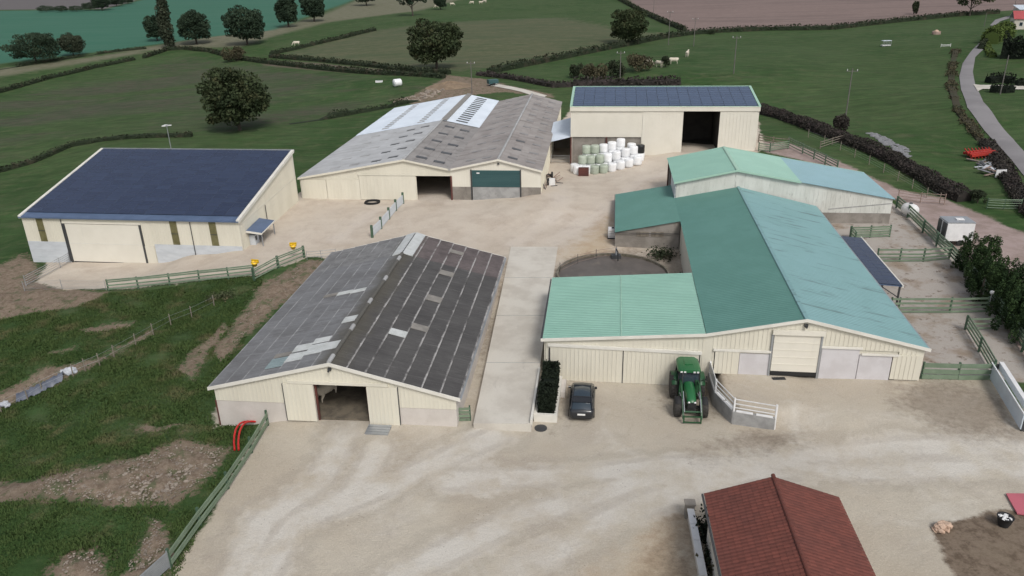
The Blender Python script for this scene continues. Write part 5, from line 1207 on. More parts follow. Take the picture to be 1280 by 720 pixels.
fence([(2, 516), (35, 500), (53, 489), (92, 471), (107, 464), (125, 457), (143, 447), (170, 432), (192, 419), (214, 407), (240, 397), (268, 383)], 1.15, (.55, 1.05), 'sagging wire fence with wooden posts across the rough grass', name='wire_fence', railm=GALV, postm=WOODPOST, rw=.012, rh=.015, pw=.10, round_=True)

# white gate panel, lamp and small things on the right
wa, wb = at(1236, 473), at(1275, 539)
g = empty('white_gate', tuple(wa), math.atan2(wb[1]-wa[1], wb[0]-wa[0]), 'long white boarded gate at the right edge of the yard', 'gate'); ln = math.hypot(*(wb-wa)[:2]); dzz = wb[2]-wa[2]
mb = MB().hexa([(0, -.04, .15), (ln, -.04, .15+dzz), (ln, .03, .15+dzz), (0, .03, .15), (0, -.04, 1.35), (ln, -.04, 1.35+dzz), (ln, .03, 1.35+dzz), (0, .03, 1.35)], MOSSPAN); mb.build('gate_board', MOSSPAN, g)
mb = MB().hexa([(-.1, .45, .9), (ln+.2, .45, .9+dzz), (ln+.2, .75, .9+dzz), (-.1, .75, .9), (-.1, .45, 1.45), (ln+.2, .45, 1.45+dzz), (ln+.2, .75, 1.45+dzz), (-.1, .75, 1.45)], WHITE); mb.build('coping_beam', WHITE, g)
for s_ in (.0, ln-.1): MB().box(s_, s_+.1, .04, .44, -.3, 1.3+dzz*s_/ln, DARKMETAL).build('gate_post', DARKMETAL, g)
MB().beam((0, -.06, 1.36), (ln, -.06, 1.36+dzz), .06, .07, WHITE).build('top_rail', WHITE, g)
p = at(1234, 391); lp = empty('globe_lamp', tuple(p), 0, 'white globe lamp on the post where two paddock fences meet', 'lamp')
MB().cyl((0, 0, .9), .04, 1.9, 8, GALV).build('pole', GALV, lp); MB().lathe([(.0, 1.80), (.10, 1.82), (.17, 1.92), (.19, 2.0), (.15, 2.12), (.0, 2.17)], (0, 0, 0), 14, WHITE).build('globe', WHITE, lp)
p = at(1136, 270); o = MB().lathe([(0, -.95), (.35, -.93), (.62, -.8), (.75, -.5), (.78, 0), (.75, .5), (.62, .8), (.35, .93), (0, .95)], (0, 0, .8), 18, WHITE, 'y'); o.box(-.5, .5, -.6, .6, -.1, .18, GALV).cyl((0, 0, 1.6), .2, .12, 12, DARKMETAL)
o = o.build('water_tank', WHITE); o.location = tuple(p); o.rotation_euler = (0, 0, R(20)); tag(o, 'rounded white water tank behind the long green fence', 'tank')
# white box trailer
p = at(1185, 303); t = empty('box_trailer', tuple(p), R(-6), 'white box trailer with dark open end beside the dark conifer', 'trailer')
MB().box(-.9, 1.9, -1.1, 1.1, .55, 2.55, WHITE).build('body', WHITE, t); MB().box(-.92, 1.92, -1.13, 1.13, 2.55, 2.64, GALV).build('roof', GALV, t)
MB().box(-1.0, -.9, -1.05, -.1, .6, 2.45, DARKMETAL).box(-1.0, -.9, 0, 1.05, .6, 2.45, DARKMETAL).build('rear_door', DARKMETAL, t); MB().box(-1.04, -.99, -.1, .0, .55, 2.5, WHITE).build('door_bar', WHITE, t)
for y_ in (-1.0, 1.0): MB().cyl((.7, y_, .32), .34, .22, 14, BLACK, 'y').build('wheel', BLACK, t)
MB().tube([(1.9, 0, .5), (3.0, 0, .5)], .05, 6, DARKMETAL).build('drawbar', DARKMETAL, t)
MB().box(.3, 1.1, -.3, .3, 2.66, 2.74, WHITE).build('roof_hatch', WHITE, t)

# ------------------------------------------------------------------ vehicles
def wheel_mesh(r, w, rimr, rimm, lugs=0, parent=None, loc=(0, 0, 0), name='wheel'):
    t = MB().lathe([(rimr, -w/2), (r*.94, -w/2), (r, -w*.36), (r, w*.36), (r*.94, w/2), (rimr, w/2)], (0, 0, 0), 28, TYRE, 'x')
    for k in range(lugs):
        a = 2*math.pi*k/lugs
        for sg in (-1, 1):
            a0, a1 = a + sg*.06, a + sg*.06 + .16
            p0 = Vector((sg*.02, math.cos(a1)*r*1.015, math.sin(a1)*r*1.015)); p1 = Vector((sg*w*.47, math.cos(a0)*r*.99, math.sin(a0)*r*.99))
            t.beam(p0, p1, .055, .07, TYRE, up=(0, math.cos(a), math.sin(a)))
    o = t.build(name, TYRE, parent); o.location = loc
    MB().lathe([(0, -w*.18), (rimr*.35, -w*.2), (rimr*.8, -w*.05), (rimr, -w*.42), (rimr*1.03, -w*.42), (rimr*1.03, w*.42), (rimr*.8, w*.1), (rimr*.3, w*.22), (0, w*.2)], (0, 0, 0), 20, rimm, 'x').build('rim', rimm, o)
    return o
# car: nose towards the cream doors
p = at(731, 526.5); car = empty('parked_car', (p[0], p[1]+2.12, p[2]), R(-7), 'charcoal hatchback with glass roof parked before the cream doors', 'car'); car.scale = (1.06, 1.10, 1.08)
def ring(y, hw, zb, zs, tum=.93):   # closed lower-body ring at length y
    return [(-hw*.88, y, zb), (-hw, y, zb+.12), (-hw, y, zs-.22), (-hw*.965, y, zs-.05), (-hw*tum*.9, y, zs), (0, y, zs+.035), (hw*tum*.9, y, zs), (hw*.965, y, zs-.05), (hw, y, zs-.22), (hw, y, zb+.12), (hw*.88, y, zb)]
body = [(-2.14, .62, .45, .78), (-2.10, .76, .32, .90), (-1.95, .84, .24, .97), (-1.4, .885, .20, .97), (-.5, .90, .19, .95), (.4, .90, .19, .94), (1.0, .885, .20, .93), (1.45, .86, .22, .86), (1.85, .80, .27, .76), (2.06, .68, .34, .66), (2.12, .5, .42, .56)]
MB().loft([ring(*b) for b in body], CARPAINT).build('body', CARPAINT, car)
def cring(y, hb, zb, ht, zt): return [(-hb, y, zb), (-ht, y, zt-.05), (-ht*.86, y, zt), (0, y, zt+.03), (ht*.86, y, zt), (ht, y, zt-.05), (hb, y, zb)]
cabin = [(-2.0, .74, .93, .72, .95), (-1.55, .79, .93, .64, 1.36), (-1.2, .80, .93, .63, 1.46), (-.3, .80, .92, .63, 1.50), (.35, .79, .92, .62, 1.44), (.75, .78, .92, .64, 1.22), (1.2, .76, .90, .70, .95)]
MB().loft([cring(*c) for c in cabin], CARGLASS).build('cabin_glass', CARGLASS, car)
for sg in (-1, 1):   # roof rails and pillars
    MB().tube([(sg*.755, -1.97, .97), (sg*.665, -1.52, 1.38), (sg*.645, -1.2, 1.465), (sg*.645, -.3, 1.50), (sg*.635, .35, 1.44), (sg*.66, .75, 1.22), (sg*.73, 1.2, .95)], .055, 8, CARPAINT).build('roof_pillar', CARPAINT, car)
    MB().tube([(sg*.80, -.35, .93), (sg*.65, -.33, 1.49)], .04, 6, CARPAINT).build('door_pillar', CARPAINT, car)
    mr = MB().loft([[(sg*.86, .72, .98), (sg*.86, .86, .98), (sg*.86, .86, 1.10), (sg*.86, .72, 1.10)], [(sg*1.03, .70, .97), (sg*1.03, .80, .97), (sg*1.03, .80, 1.12), (sg*1.03, .70, 1.12)]], CARPAINT); mr.build('mirror', CARPAINT, car)
    MB().hexa([(sg*.44, -2.125, .70), (sg*.745, -2.02, .70), (sg*.745, -1.9, .70), (sg*.44, -1.98, .70), (sg*.46, -2.13, .83), (sg*.76, -2.02, .84), (sg*.76, -1.9, .84), (sg*.46, -1.98, .83)], LAMPRED).build('tail_lamp', LAMPRED, car)
MB().box(-.62, .62, -1.26, -1.16, 1.455, 1.515, CARPAINT).build('roof_bar', CARPAINT, car); MB().hexa([(-.62, -1.66, 1.30), (.62, -1.66, 1.30), (.6, -1.3, 1.45), (-.6, -1.3, 1.45), (-.62, -1.68, 1.36), (.62, -1.68, 1.36), (.6, -1.3, 1.51), (-.6, -1.3, 1.51)], CARPAINT).build('spoiler', CARPAINT, car)
MB().box(-.62, .62, .30, .40, 1.42, 1.485, CARPAINT).build('windscreen_header', CARPAINT, car)
MB().box(-.27, .27, -2.165, -2.13, .60, .72, PLATE).build('number_plate', PLATE, car)
MB().box(-.66, .66, -2.12, -2.0, .33, .44, BLACK).build('bumper_trim', BLACK, car)
for sx in (-1, 1):
    for y_ in (-1.33, 1.32): wheel_mesh(.33, .22, .21, GALV, 0, car, (sx*.80, y_, .33))

# tractor, facing the viewer
p = at(862.5, 519); TW = R(180-6)
fy = Vector((-math.sin(TW), math.cos(TW), 0))
tr = empty('tractor', (p[0]-fy.x*2.8, p[1]-fy.y*2.8, p[2]), TW, 'green tractor with front loader arms standing beside the retaining wall', 'tractor')
for sx in (-1, 1):
    wheel_mesh(.96, .58, .52, YELLOW, 22, tr, (sx*.97, 0, .96)); wheel_mesh(.70, .50, .38, YELLOW, 18, tr, (sx*.95, 2.8, .70))
    fd = []
    for k in range(9):
        a = R(150 - k*15); fd.append([(sx*.62, -math.cos(a)*-1.08, .96+math.sin(a)*1.08), (sx*1.24, -math.cos(a)*-1.08, .96+math.sin(a)*1.06), (sx*1.24, -math.cos(a)*-1.02, .93+math.sin(a)*1.01), (sx*.62, -math.cos(a)*-1.02, .93+math.sin(a)*1.03)])
    MB().loft(fd, TDARK).build('fender', TDARK, tr)
    f2 = []
    for k in range(7):
        a = R(130-k*14); f2.append([(sx*.72, 2.8+math.cos(a)*.80, .70+math.sin(a)*.80), (sx*1.18, 2.8+math.cos(a)*.80, .70+math.sin(a)*.79), (sx*1.18, 2.8+math.cos(a)*.76, .70+math.sin(a)*.75), (sx*.72, 2.8+math.cos(a)*.76, .70+math.sin(a)*.76)])
    MB().loft(f2, BLACK).build('front_mudguard', BLACK, tr)
    MB().box(sx*.55-.03, sx*.55+.03, 2.6, 3.0, .5, .75, DARKMETAL).build('axle_bracket', DARKMETAL, tr)
    MB().tube([(sx*.9, .75, 1.75), (sx*1.25, .95, 2.05)], .025, 6, BLACK).box(sx*1.18-.04, sx*1.18+.2*sx+.04, .93, .98, 1.9, 2.3, BLACK).build('mirror', BLACK, tr)
    MB().box(sx*.66, sx*.66+sx*.32, .2, .9, .55, 1.15, DARKMETAL).build('step', DARKMETAL, tr)
MB().box(-.32, .32, -.7, 3.1, .55, 1.0, DARKMETAL).box(-.75, .75, -.16, .16, .8, 1.12, DARKMETAL).box(-.8, .8, 2.7, 2.9, .62, .78, DARKMETAL).build('chassis', DARKMETAL, tr)
hood = []
for y_, hw, zt in ((.95, .40, 1.80), (1.5, .40, 1.77), (2.2, .38, 1.70), (2.8, .36, 1.60), (3.1, .32, 1.50), (3.22, .25, 1.34)):
    hood.append([(-hw, y_, 1.0), (-hw, y_, zt-.22), (-hw*.82, y_, zt-.06), (-hw*.35, y_, zt), (hw*.35, y_, zt), (hw*.82, y_, zt-.06), (hw, y_, zt-.22), (hw, y_, 1.0)])
MB().loft(hood, TGREEN).build('hood', TGREEN, tr)
MB().box(-.30, .30, 3.26, 3.34, .92, 1.34, BLACK).build('grille', BLACK, tr)
for sx in (-1, 1): MB().lathe([(0, 0), (.09, 0), (.09, .06), (0, .07)], (sx*.22, 3.27, 1.36), 12, WHITE, 'y').build('headlight', WHITE, tr)
cabg = [[(-.72, y_-0, 1.15), (-.78, y_, 1.7), (-.72, yt, 2.62), (.72, yt, 2.62), (.78, y_, 1.7), (.72, y_, 1.15)] for y_, yt in ((-.75, -.62), (.0, .0), (.98, .80))]
MB().loft(cabg, CARGLASS, smooth=False).build('cab_glass', CARGLASS, tr)
for sx in (-1, 1):
    for y0, y1 in ((-.76, -.63), (.1, .1), (.99, .81)): MB().tube([(sx*.74, y0, 1.1), (sx*.80, y0, 1.7), (sx*.74, y1, 2.64)], .045, 6, BLACK).build('cab_pillar', BLACK, tr)
rf_ = [[(-hw, y_, z0), (-hw*.96, y_, z0+.14), (-hw*.75, y_, z0+.22), (hw*.75, y_, z0+.22), (hw*.96, y_, z0+.14), (hw, y_, z0)] for y_, hw, z0 in ((-1.0, .70, 2.64), (-.85, .84, 2.62), (0, .88, 2.63), (.85, .86, 2.62), (1.1, .70, 2.63))]
MB().loft(rf_, TGREEN).build('cab_roof', TGREEN, tr)
MB().box(-.30, .30, -.45, .25, 2.85, 2.90, TGREEN).build('roof_hatch', TGREEN, tr)
for sx in (-1, 1):
    for q in (.35, .6): MB().box(sx*q-.08, sx*q+.08, 1.05, 1.13, 2.62, 2.74, WHITE).build('work_lamp', WHITE, tr)
MB().cyl((.52, 1.15, 1.9), .06, 1.5, 10, DARKMETAL).build('exhaust', DARKMETAL, tr)
MB().box(-.3, .3, -.4, .2, 1.15, 1.35, BLACK).box(-.3, .3, -.5, -.4, 1.35, 1.9, BLACK).build('seat', BLACK, tr)
MB().lathe([(.17, 0), (.2, .02), (.17, .04)], (0, .45, 1.75), 14, BLACK).build('steering_wheel', BLACK, tr)
for sx in (-1, 1):
    x_ = sx*.66
    am = MB()
    pts_ = [(x_, .95, 1.85), (x_, 1.9, 2.0), (x_, 3.0, 1.5), (x_, 3.75, .72), (x_, 4.0, .42)]
    for a, b in zip(pts_[:-1], pts_[1:]): am.beam(a, b, .11, .20, TDARK)
    arm = am.build('loader_arm', TDARK, tr)
    MB().tube([(x_, 1.3, 1.0), (x_, 2.9, 1.32)], .05, 8, GALV).build('lift_cylinder', GALV, arm)
    MB().tube([(x_*.9, 2.6, 1.9), (x_*.9, 4.0, 1.0)], .035, 8, GALV).build('tilt_cylinder', GALV, arm)
    MB().box(sx*.46, sx*.72, .85, 1.2, .7, 1.95, TDARK).build('loader_mount', TDARK, tr)
MB().cyl((0, 3.65, .82), .07, 1.3, 10, TDARK, 'x').build('cross_tube', TDARK, tr)
MB().box(-.66, -.56, 4.0, 4.1, .12, .72, TDARK).box(.56, .66, 4.0, 4.1, .12, .72, TDARK).box(-.56, .56, 4.01, 4.08, .14, .22, TDARK).box(-.56, .56, 4.01, 4.08, .60, .68, TDARK).build('carrier_frame', TDARK, tr)

# ------------------------------------------------------------------ wrapped bales
bm_ = MB().lathe([(0, 0), (.56, 0), (.625, .06), (.645, .3), (.635, .6), (.645, .9), (.625, 1.16), (.56, 1.23), (.3, 1.245), (0, 1.245)], (0, 0, 0), 20, WRAPW)
bw0 = bm_.build('wrapped_bale', WRAPW); BALE = bw0.data; bpy.data.objects.remove(bw0)
BALEG = BALE.copy(); BALEG.materials.clear(); BALEG.materials.append(WRAPG); BALEB = BALE.copy(); BALEB.materials.clear(); BALEB.materials.append(WRAPB)
ORD = ['first', 'second', 'third', 'fourth', 'fifth', 'sixth', 'seventh', 'eighth', 'ninth', 'tenth']
def bale(s, t, lay, colr, label):
    o = bpy.data.objects.new('wrapped_bale', {'w': BALE, 'g': BALEG, 'b': BALEB}[colr]); COL.objects.link(o)
    x, y, _ = l2w('C', s, t); z0 = tz(*l2w('C', s, t)[:2])
    o.location = (x+RNG.normal(0, .03), y+RNG.normal(0, .03), z0 - .05 + lay*1.235); o.rotation_euler = (RNG.normal(0, .015), RNG.normal(0, .015), RNG.uniform(0, 6)); s_ = RNG.uniform(1.0, 1.04); o.scale = (s_, s_, RNG.uniform(.98, 1.02))
    tag(o, label, 'bale', 'wrapped bales stacked in front of the hangar'); return o
cn_ = {'w': 'white', 'g': 'pale green', 'b': 'black'}
rowf = [(1.35, -6.0, 'w'), (2.72, -5.85, 'w'), (3.98, -5.75, 'g'), (5.24, -5.5, 'g'), (6.48, -5.1, 'w'), (7.72, -4.75, 'w'), (8.96, -4.35, 'w'), (10.2, -3.95, 'w')]
for i, (s, t, c) in enumerate(rowf): bale(s, t, 0, c, f'{cn_[c]} wrapped bale, {ORD[i]} from the left in the front ground row of the stack')
rowm = [(2.1, -4.7, 'g'), (3.35, -4.6, 'g'), (4.6, -4.45, 'g'), (5.85, -4.2, 'w'), (7.1, -3.85, 'w'), (8.35, -3.5, 'w'), (9.6, -3.1, 'w')]
for i, (s, t, c) in enumerate(rowm):
    bale(s, t, 1, c, f'{cn_[c]} wrapped bale, {ORD[i]} from the left in the middle tier of the stack')
    bale(s, t, 0, 'w', 'white wrapped bale carrying the middle tier, mostly hidden inside the stack')
rowt = [(2.6, -3.45, 'g'), (3.9, -3.35, 'g'), (5.15, -3.15, 'w'), (6.4, -2.85, 'w'), (7.65, -2.5, 'w')]
for i, (s, t, c) in enumerate(rowt):
    bale(s, t, 2, c, f'{cn_[c]} wrapped bale, {ORD[i]} from the left in the top tier of the stack')
    for q in (0, 1): bale(s, t, q, 'w', 'white wrapped bale carrying the top tier, mostly hidden inside the stack')
bale(.95, -4.7, 0, 'w', 'white wrapped bale at the left end behind the front row')
bale(9.3, -1.8, 1, 'w', 'white wrapped bale behind the middle tier at the right'); bale(9.3, -1.8, 0, 'w', 'white wrapped bale under the one behind the middle tier')
bale(10.6, -2.75, 1, 'b', 'black wrapped bale at the right end of the stack'); bale(10.6, -2.75, 0, 'w', 'white wrapped bale under the black one'); bale(10.7, -1.4, 0, 'w', 'white wrapped bale at the right end behind the black one')
x, y, _ = l2w('C', 2.35, -7.1); z0 = tz(x, y)
cr = empty('crate', (x, y, z0), R(-7), 'dark red crate standing against the front of the bale stack', 'crate')
for k in range(4): MB().box(-.75, .75, -.36, -.32, .05+k*.29, .30+k*.29, REDBROWN).build('board', REDBROWN, cr)
MB().box(-.75, .75, -.32, .36, .02, .10, REDBROWN).box(-.75, -.70, -.32, .36, .1, 1.18, REDBROWN).box(.70, .75, -.32, .36, .1, 1.18, REDBROWN).box(-.70, .70, .32, .36, .1, 1.18, REDBROWN).build('frame', REDBROWN, cr)

# ------------------------------------------------------------------ animals
def cow_mesh(graze):
    def el(c, ax, ry, rz, n=14):
        c = Vector(c); ax = Vector(ax).normalized(); s = Vector((0, 1, 0)); u = ax.cross(s).normalized()
        return [c + s*math.cos(2*math.pi*k/n)*ry + u*math.sin(2*math.pi*k/n)*rz for k in range(n)]
    mb = MB()
    mb.loft([el(*e) for e in [((-1.05, 0, 1.12), (1, 0, 0), .10, .14), ((-.95, 0, 1.10), (1, 0, 0), .26, .30), ((-.6, 0, 1.02), (1, 0, 0), .36, .40), ((-.1, 0, .98), (1, 0, 0), .40, .42), ((.4, 0, .98), (1, 0, 0), .36, .43), ((.75, 0, 1.02), (1, 0, .05), .27, .40), ((.95, 0, 1.10), (1, 0, .1), .19, .30)]])
    if graze: neck = [((.80, 0, 1.10), (1, 0, -.3), .20, .28), ((1.15, 0, .88), (1, 0, -1), .14, .20), ((1.38, 0, .55), (.6, 0, -1), .11, .15), ((1.50, 0, .38), (.5, 0, -1), .12, .14), ((1.60, 0, .16), (.4, 0, -1), .09, .10), ((1.63, 0, .06), (.4, 0, -1), .06, .07)]
    else: neck = [((.80, 0, 1.12), (1, 0, .4), .20, .28), ((1.1, 0, 1.32), (1, 0, .5), .14, .20), ((1.32, 0, 1.44), (1, 0, .1), .12, .16), ((1.48, 0, 1.42), (1, 0, -.4), .12, .14), ((1.72, 0, 1.27), (1, 0, -.6), .08, .10), ((1.79, 0, 1.22), (1, 0, -.6), .06, .07)]
    mb.loft([el(*e) for e in neck])
    hp = Vector(neck[3][0])
    for sg in (-1, 1):
        mb.tube([hp+Vector((-.05, sg*.10, .08)), hp+Vector((-.08, sg*.26, .09))], [.05, .03], 6)
        mb.tube([(.62, sg*.20, .95), (.64, sg*.21, .55), (.62, sg*.21, .40), (.63, sg*.21, .08), (.66, sg*.21, 0)], [.15, .09, .065, .05, .065], 8)
        mb.tube([(-.72, sg*.20, 1.0), (-.62, sg*.22, .68), (-.80, sg*.22, .44), (-.77, sg*.22, .10), (-.74, sg*.22, 0)], [.20, .14, .07, .05, .065], 8)
    mb.tube([(-1.02, 0, 1.25), (-1.14, 0, 1.0), (-1.14, 0, .55)], [.04, .025, .04], 6)
    o = mb.build('cow', COWHIDE)
    md = o.modifiers.new('r', 'REMESH'); md.mode = 'VOXEL'; md.voxel_size = .045; md.use_smooth_shade = True
    s2 = o.modifiers.new('s', 'SMOOTH'); s2.iterations = 4
    dg = bpy.context.evaluated_depsgraph_get(); me = bpy.data.meshes.new_from_object(o.evaluated_get(dg)); bpy.data.objects.remove(o)
    return me
COWS = (cow_mesh(True), cow_mesh(False))
def cow(px, py, rz, v, label, z=None, world=None, group='pale cows in the pastures'):
    p = at(px, py) if world is None else world
    o = bpy.data.objects.new('cow', COWS[v]); COL.objects.link(o); o.location = tuple(p); o.rotation_euler = (0, 0, rz); o.scale = (1.12,)*3
    tag(o, label, 'cow', group)
cow(809, 82, .3, 0, 'cream cow grazing at the left end of the small group by the dark bushes'); cow(842, 80, 3.0, 0, 'cream cow grazing just right of the dark bushes'); cow(859, 71, 1.2, 1, 'cream cow standing alone on the bright grass right of the group')
cow(824, 84, 2.2, 0, 'cream cow half hidden against the dark bushes'); cow(565, 7, .1, 0, 'cream cow by the small tree at the top of the dry pasture'); cow(590, 5, 3.0, 0, 'cream cow grazing at the top edge, left of a pair'); cow(601, 5, .5, 1, 'cream cow at the top edge, left one of a pair'); cow(606, 3.5, 2.5, 0, 'cream cow at the top edge, right one of a pair'); cow(546, 10, 2.9, 0, 'cream cow just left of the small top edge tree')
cow(371, 57, 3.1, 0, 'pale cow alone on the pasture above the hedge fork')
xw = l2w('B', -1.75, 3.4); cow(0, 0, R(60), 1, 'pale cow standing just inside the dark doorway of the cattle barn', world=(xw[0], xw[1], tz(xw[0], xw[1])), group='cows in the barn')
p = at(497, 108); o = MB().lathe([(0, -.6), (.55, -.6), (.6, -.5), (.6, .5), (.55, .6), (0, .6)], (0, 0, .6), 20, WRAPW, 'x').build('round_bale', WRAPW); o.location = tuple(p); o.rotation_euler = (0, 0, .6); o.scale = (1.5,)*3; tag(o, 'single white round bale on the green field left of the dirt mound', 'bale')
p = at(474, 103); o = MB().box(-.9, .9, -.35, .35, 0, .45, WHITE).box(-.8, .8, -.25, .25, .45, .46, GALV).build('water_trough', WHITE); o.location = tuple(p); tag(o, 'small pale water trough on the field left of the white round bale', 'trough')

# ------------------------------------------------------------------ poles and field furniture
POLEM = mat('pole_wood', (.13, .12, .11), (.17, .16, .15), rough=.9, fine=.15)
def pole(px, py, top, label, arm=2.0, m=POLEM, tpl='t'):
    p = at(px, py); h = (py-top)*pxm(p)*1.03
    o = empty('utility_pole', tuple(p), R(RNG.uniform(-20, 20)), label, 'pole', 'utility poles in the fields')
    MB().cyl((0, 0, h/2-.2), .12, h+.4, 8, m, r2=.08).build('pole', m, o)
    if arm:
        MB().box(-arm/2, arm/2, -.06, .06, h-.55, h-.45, m).build('cross_arm', m, o)
        for k in (-1, 0, 1): MB().cyl((k*arm*.42, 0, h-.28), .06, .3, 6, WHITE).build('insulator', WHITE, o)
pole(590, 117, 79, 'wooden pole with cross arm behind the grey twin gables'); pole(775, 99, 66, 'pole by the dark bushes above the hangar roof'); pole(817, 15, -5, 'pole on the ploughed field at the top edge'); pole(835.5, 56, 17, 'pole at the corner where the hedges meet'); pole(867, 58, 25, 'pole right of the hedge corner on the bright grass')
pole(917, 92, 48, 'pole with white insulators above the hangar roof'); pole(1057, 146, 89, 'tall pole in the middle of the right pasture'); pole(1266, 19, -8, 'pole beside the road bend at the top right'); pole(1250, 118, 72, 'pole beside the driveway hedge at the right', arm=0); pole(1230, 33, 18, 'short pole at the left of the road bend', arm=0)
p = at(216, 197); h = 39*pxm(p)*1.03; lp = empty('yard_lamp', tuple(p), 0, 'pale steel mast with lamps behind the navy solar roof', 'lamp')
MB().cyl((0, 0, h/2), .09, h, 8, GALV, r2=.06).build('mast', GALV, lp)
for k, a in enumerate((.2, 2.2, 4.0)): MB().tube([(0, 0, h-.2), (.5*math.cos(a), .5*math.sin(a), h-.05)], .04, 6, GALV).box(.5*math.cos(a)-.28, .5*math.cos(a)+.28, .5*math.sin(a)-.2, .5*math.sin(a)+.2, h-.08, h+.05, WHITE).build('lamp_head', WHITE, lp)
p = at(1107, 58); fd_ = empty('hay_rack', tuple(p), .1, 'pale blue roofed hay rack in the right pasture', 'feeder'); s_ = pxm(p)*11
MB().box(-s_/2, s_/2, -.6, .6, 1.55, 1.68, BLUESHEET).build('rack_roof', BLUESHEET, fd_); MB().box(-s_/2, s_/2, -.5, .5, .2, .45, WHITE).build('trough', WHITE, fd_)
for k in range(6): MB().box(-s_/2+.02+k*(s_-.12)/5, -s_/2+.10+k*(s_-.12)/5, -.55, -.48, 0, 1.55, GALV).build('bar', GALV, fd_)
p = at(1170, 43); s_ = pxm(p)*9; o = MB().lathe([(s_*.55, 0), (s_*.55, 1.0), (s_*.5, 1.0), (s_*.5, .05)], (0, 0, 0), 18, RUST).lathe([(s_*.45, .1), (s_*.42, .8), (s_*.2, 1.3), (0, 1.5)], (0, 0, 0), 14, PINKSTONE).build('ring_feeder', RUST); o.location = tuple(p); tag(o, 'round ring feeder with hay near the top right of the right pasture', 'feeder')
fence([(1176, 59), (1188, 58.5)], .8, (.3, .6), 'small white hurdle in the upper right pasture', name='hurdle', cat='hurdle', railm=WHITE, postm=WHITE, rw=.06, rh=.12, pw=.1)

# ------------------------------------------------------------------ scrap and small yard things
def lumps(name, pts, smin, smax, m, label=None, cat=None, kind=None, flat=.7, rng=RNG, lay=1):
    V = []; F = []; base = bmesh.new(); bmesh.ops.create_icosphere(base, subdivisions=1, radius=1); bv = np.array([v.co[:] for v in base.verts]); bf = np.array([[v.index for v in f.verts] for f in base.faces]); base.free()
    for p in pts:
        s = rng.uniform(smin, smax)*np.array([rng.uniform(.7, 1.4), rng.uniform(.7, 1.4), rng.uniform(.5, 1)*flat]); q = bv*(1+rng.normal(0, .12, (len(bv), 1)))*s
        a = rng.uniform(0, 6.28); ca, sa = math.cos(a), math.sin(a); q = np.stack([q[:, 0]*ca-q[:, 1]*sa, q[:, 0]*sa+q[:, 1]*ca, q[:, 2]], 1)
        F.append(bf + len(V)*len(bv)); V.append(q + np.asarray(p))
    o = np_mesh(name, np.concatenate(V), np.concatenate(F), m)
    return tag(o, label, cat, kind=kind)
def in_px(poly_px, n, rng=RNG, dz=0.0):
    P = poly(poly_px); lo, hi = P.min(0), P.max(0); out = np.zeros((0, 2))
    while len(out) < n:
        q = rng.uniform(lo, hi, (n*3, 2)); out = np.concatenate([out, q[sdist(q, P) > .15]])
    out = out[:n]; return np.column_stack([out, terr(out[:, 0], out[:, 1]) + dz])
lumps('rubble', np.concatenate([in_px([(30, 608), (100, 590), (170, 575), (225, 556), (285, 562), (270, 592), (215, 630), (140, 632), (60, 622)], 1100, dz=.16), in_px([(180, 640), (190, 655), (170, 690), (150, 718), (206, 718), (215, 690), (204, 655)], 220, dz=.14), in_px([(85, 692), (118, 688), (134, 702), (130, 720), (70, 720)], 110, dz=.14), in_px([(300, 400), (345, 347), (384, 327), (415, 327), (340, 392), (280, 445)], 260, dz=.14), in_px([(20, 335), (60, 360), (130, 367), (90, 385), (20, 395)], 140)]), .02, .075, STONE, kind='stuff')
lumps('rubble', in_px([(90, 612), (150, 590), (270, 570), (262, 590), (205, 625), (140, 630)], 70, dz=.12), .10, .19, STONE, kind='stuff')
ps = in_px([(1164, 662), (1170, 656), (1188, 656), (1190, 665), (1175, 670)], 46); ps[:, 2] += RNG.uniform(0, .35, len(ps))
sp0 = empty('stone_pile', tuple(at(1177, 663)), 0, 'small pile of pinkish stones at the corner of the dark soil bed', 'stones')
q0 = at(1177, 663)
for p in ps:
    ob = lumps('stone', [(0, 0, 0)], .14, .24, PINKSTONE); ob.parent = sp0; ob.location = local(p, q0)
p = at(1254, 657); bk = empty('pot', tuple(p), 0, 'black pot filled with pale pebbles on the dark soil bed', 'pot')
MB().lathe([(.26, 0), (.36, .3), (.42, .62), (.45, .64), (.40, .62), (.3, .5), (0, .5)], (0, 0, 0), 18, BLACK).build('tub', BLACK, bk)
ob = lumps('pebble', [(RNG.uniform(-.28, .28), RNG.uniform(-.28, .28), .56) for _ in range(26)], .05, .09, WHITE); ob.parent = bk
pa = [at(1257, 619), at(1292, 619), at(1300, 648), at(1271, 644)]; z_ = max(q[2] for q in pa)+.05
o = MB().hexa([(q[0], q[1], z_) for q in pa] + [(q[0], q[1], z_+.08) for q in pa], PINKSHEET).build('pink_panel', PINKSHEET); tag(o, 'flat pink panel lying at the right edge by the soil bed', 'panel')
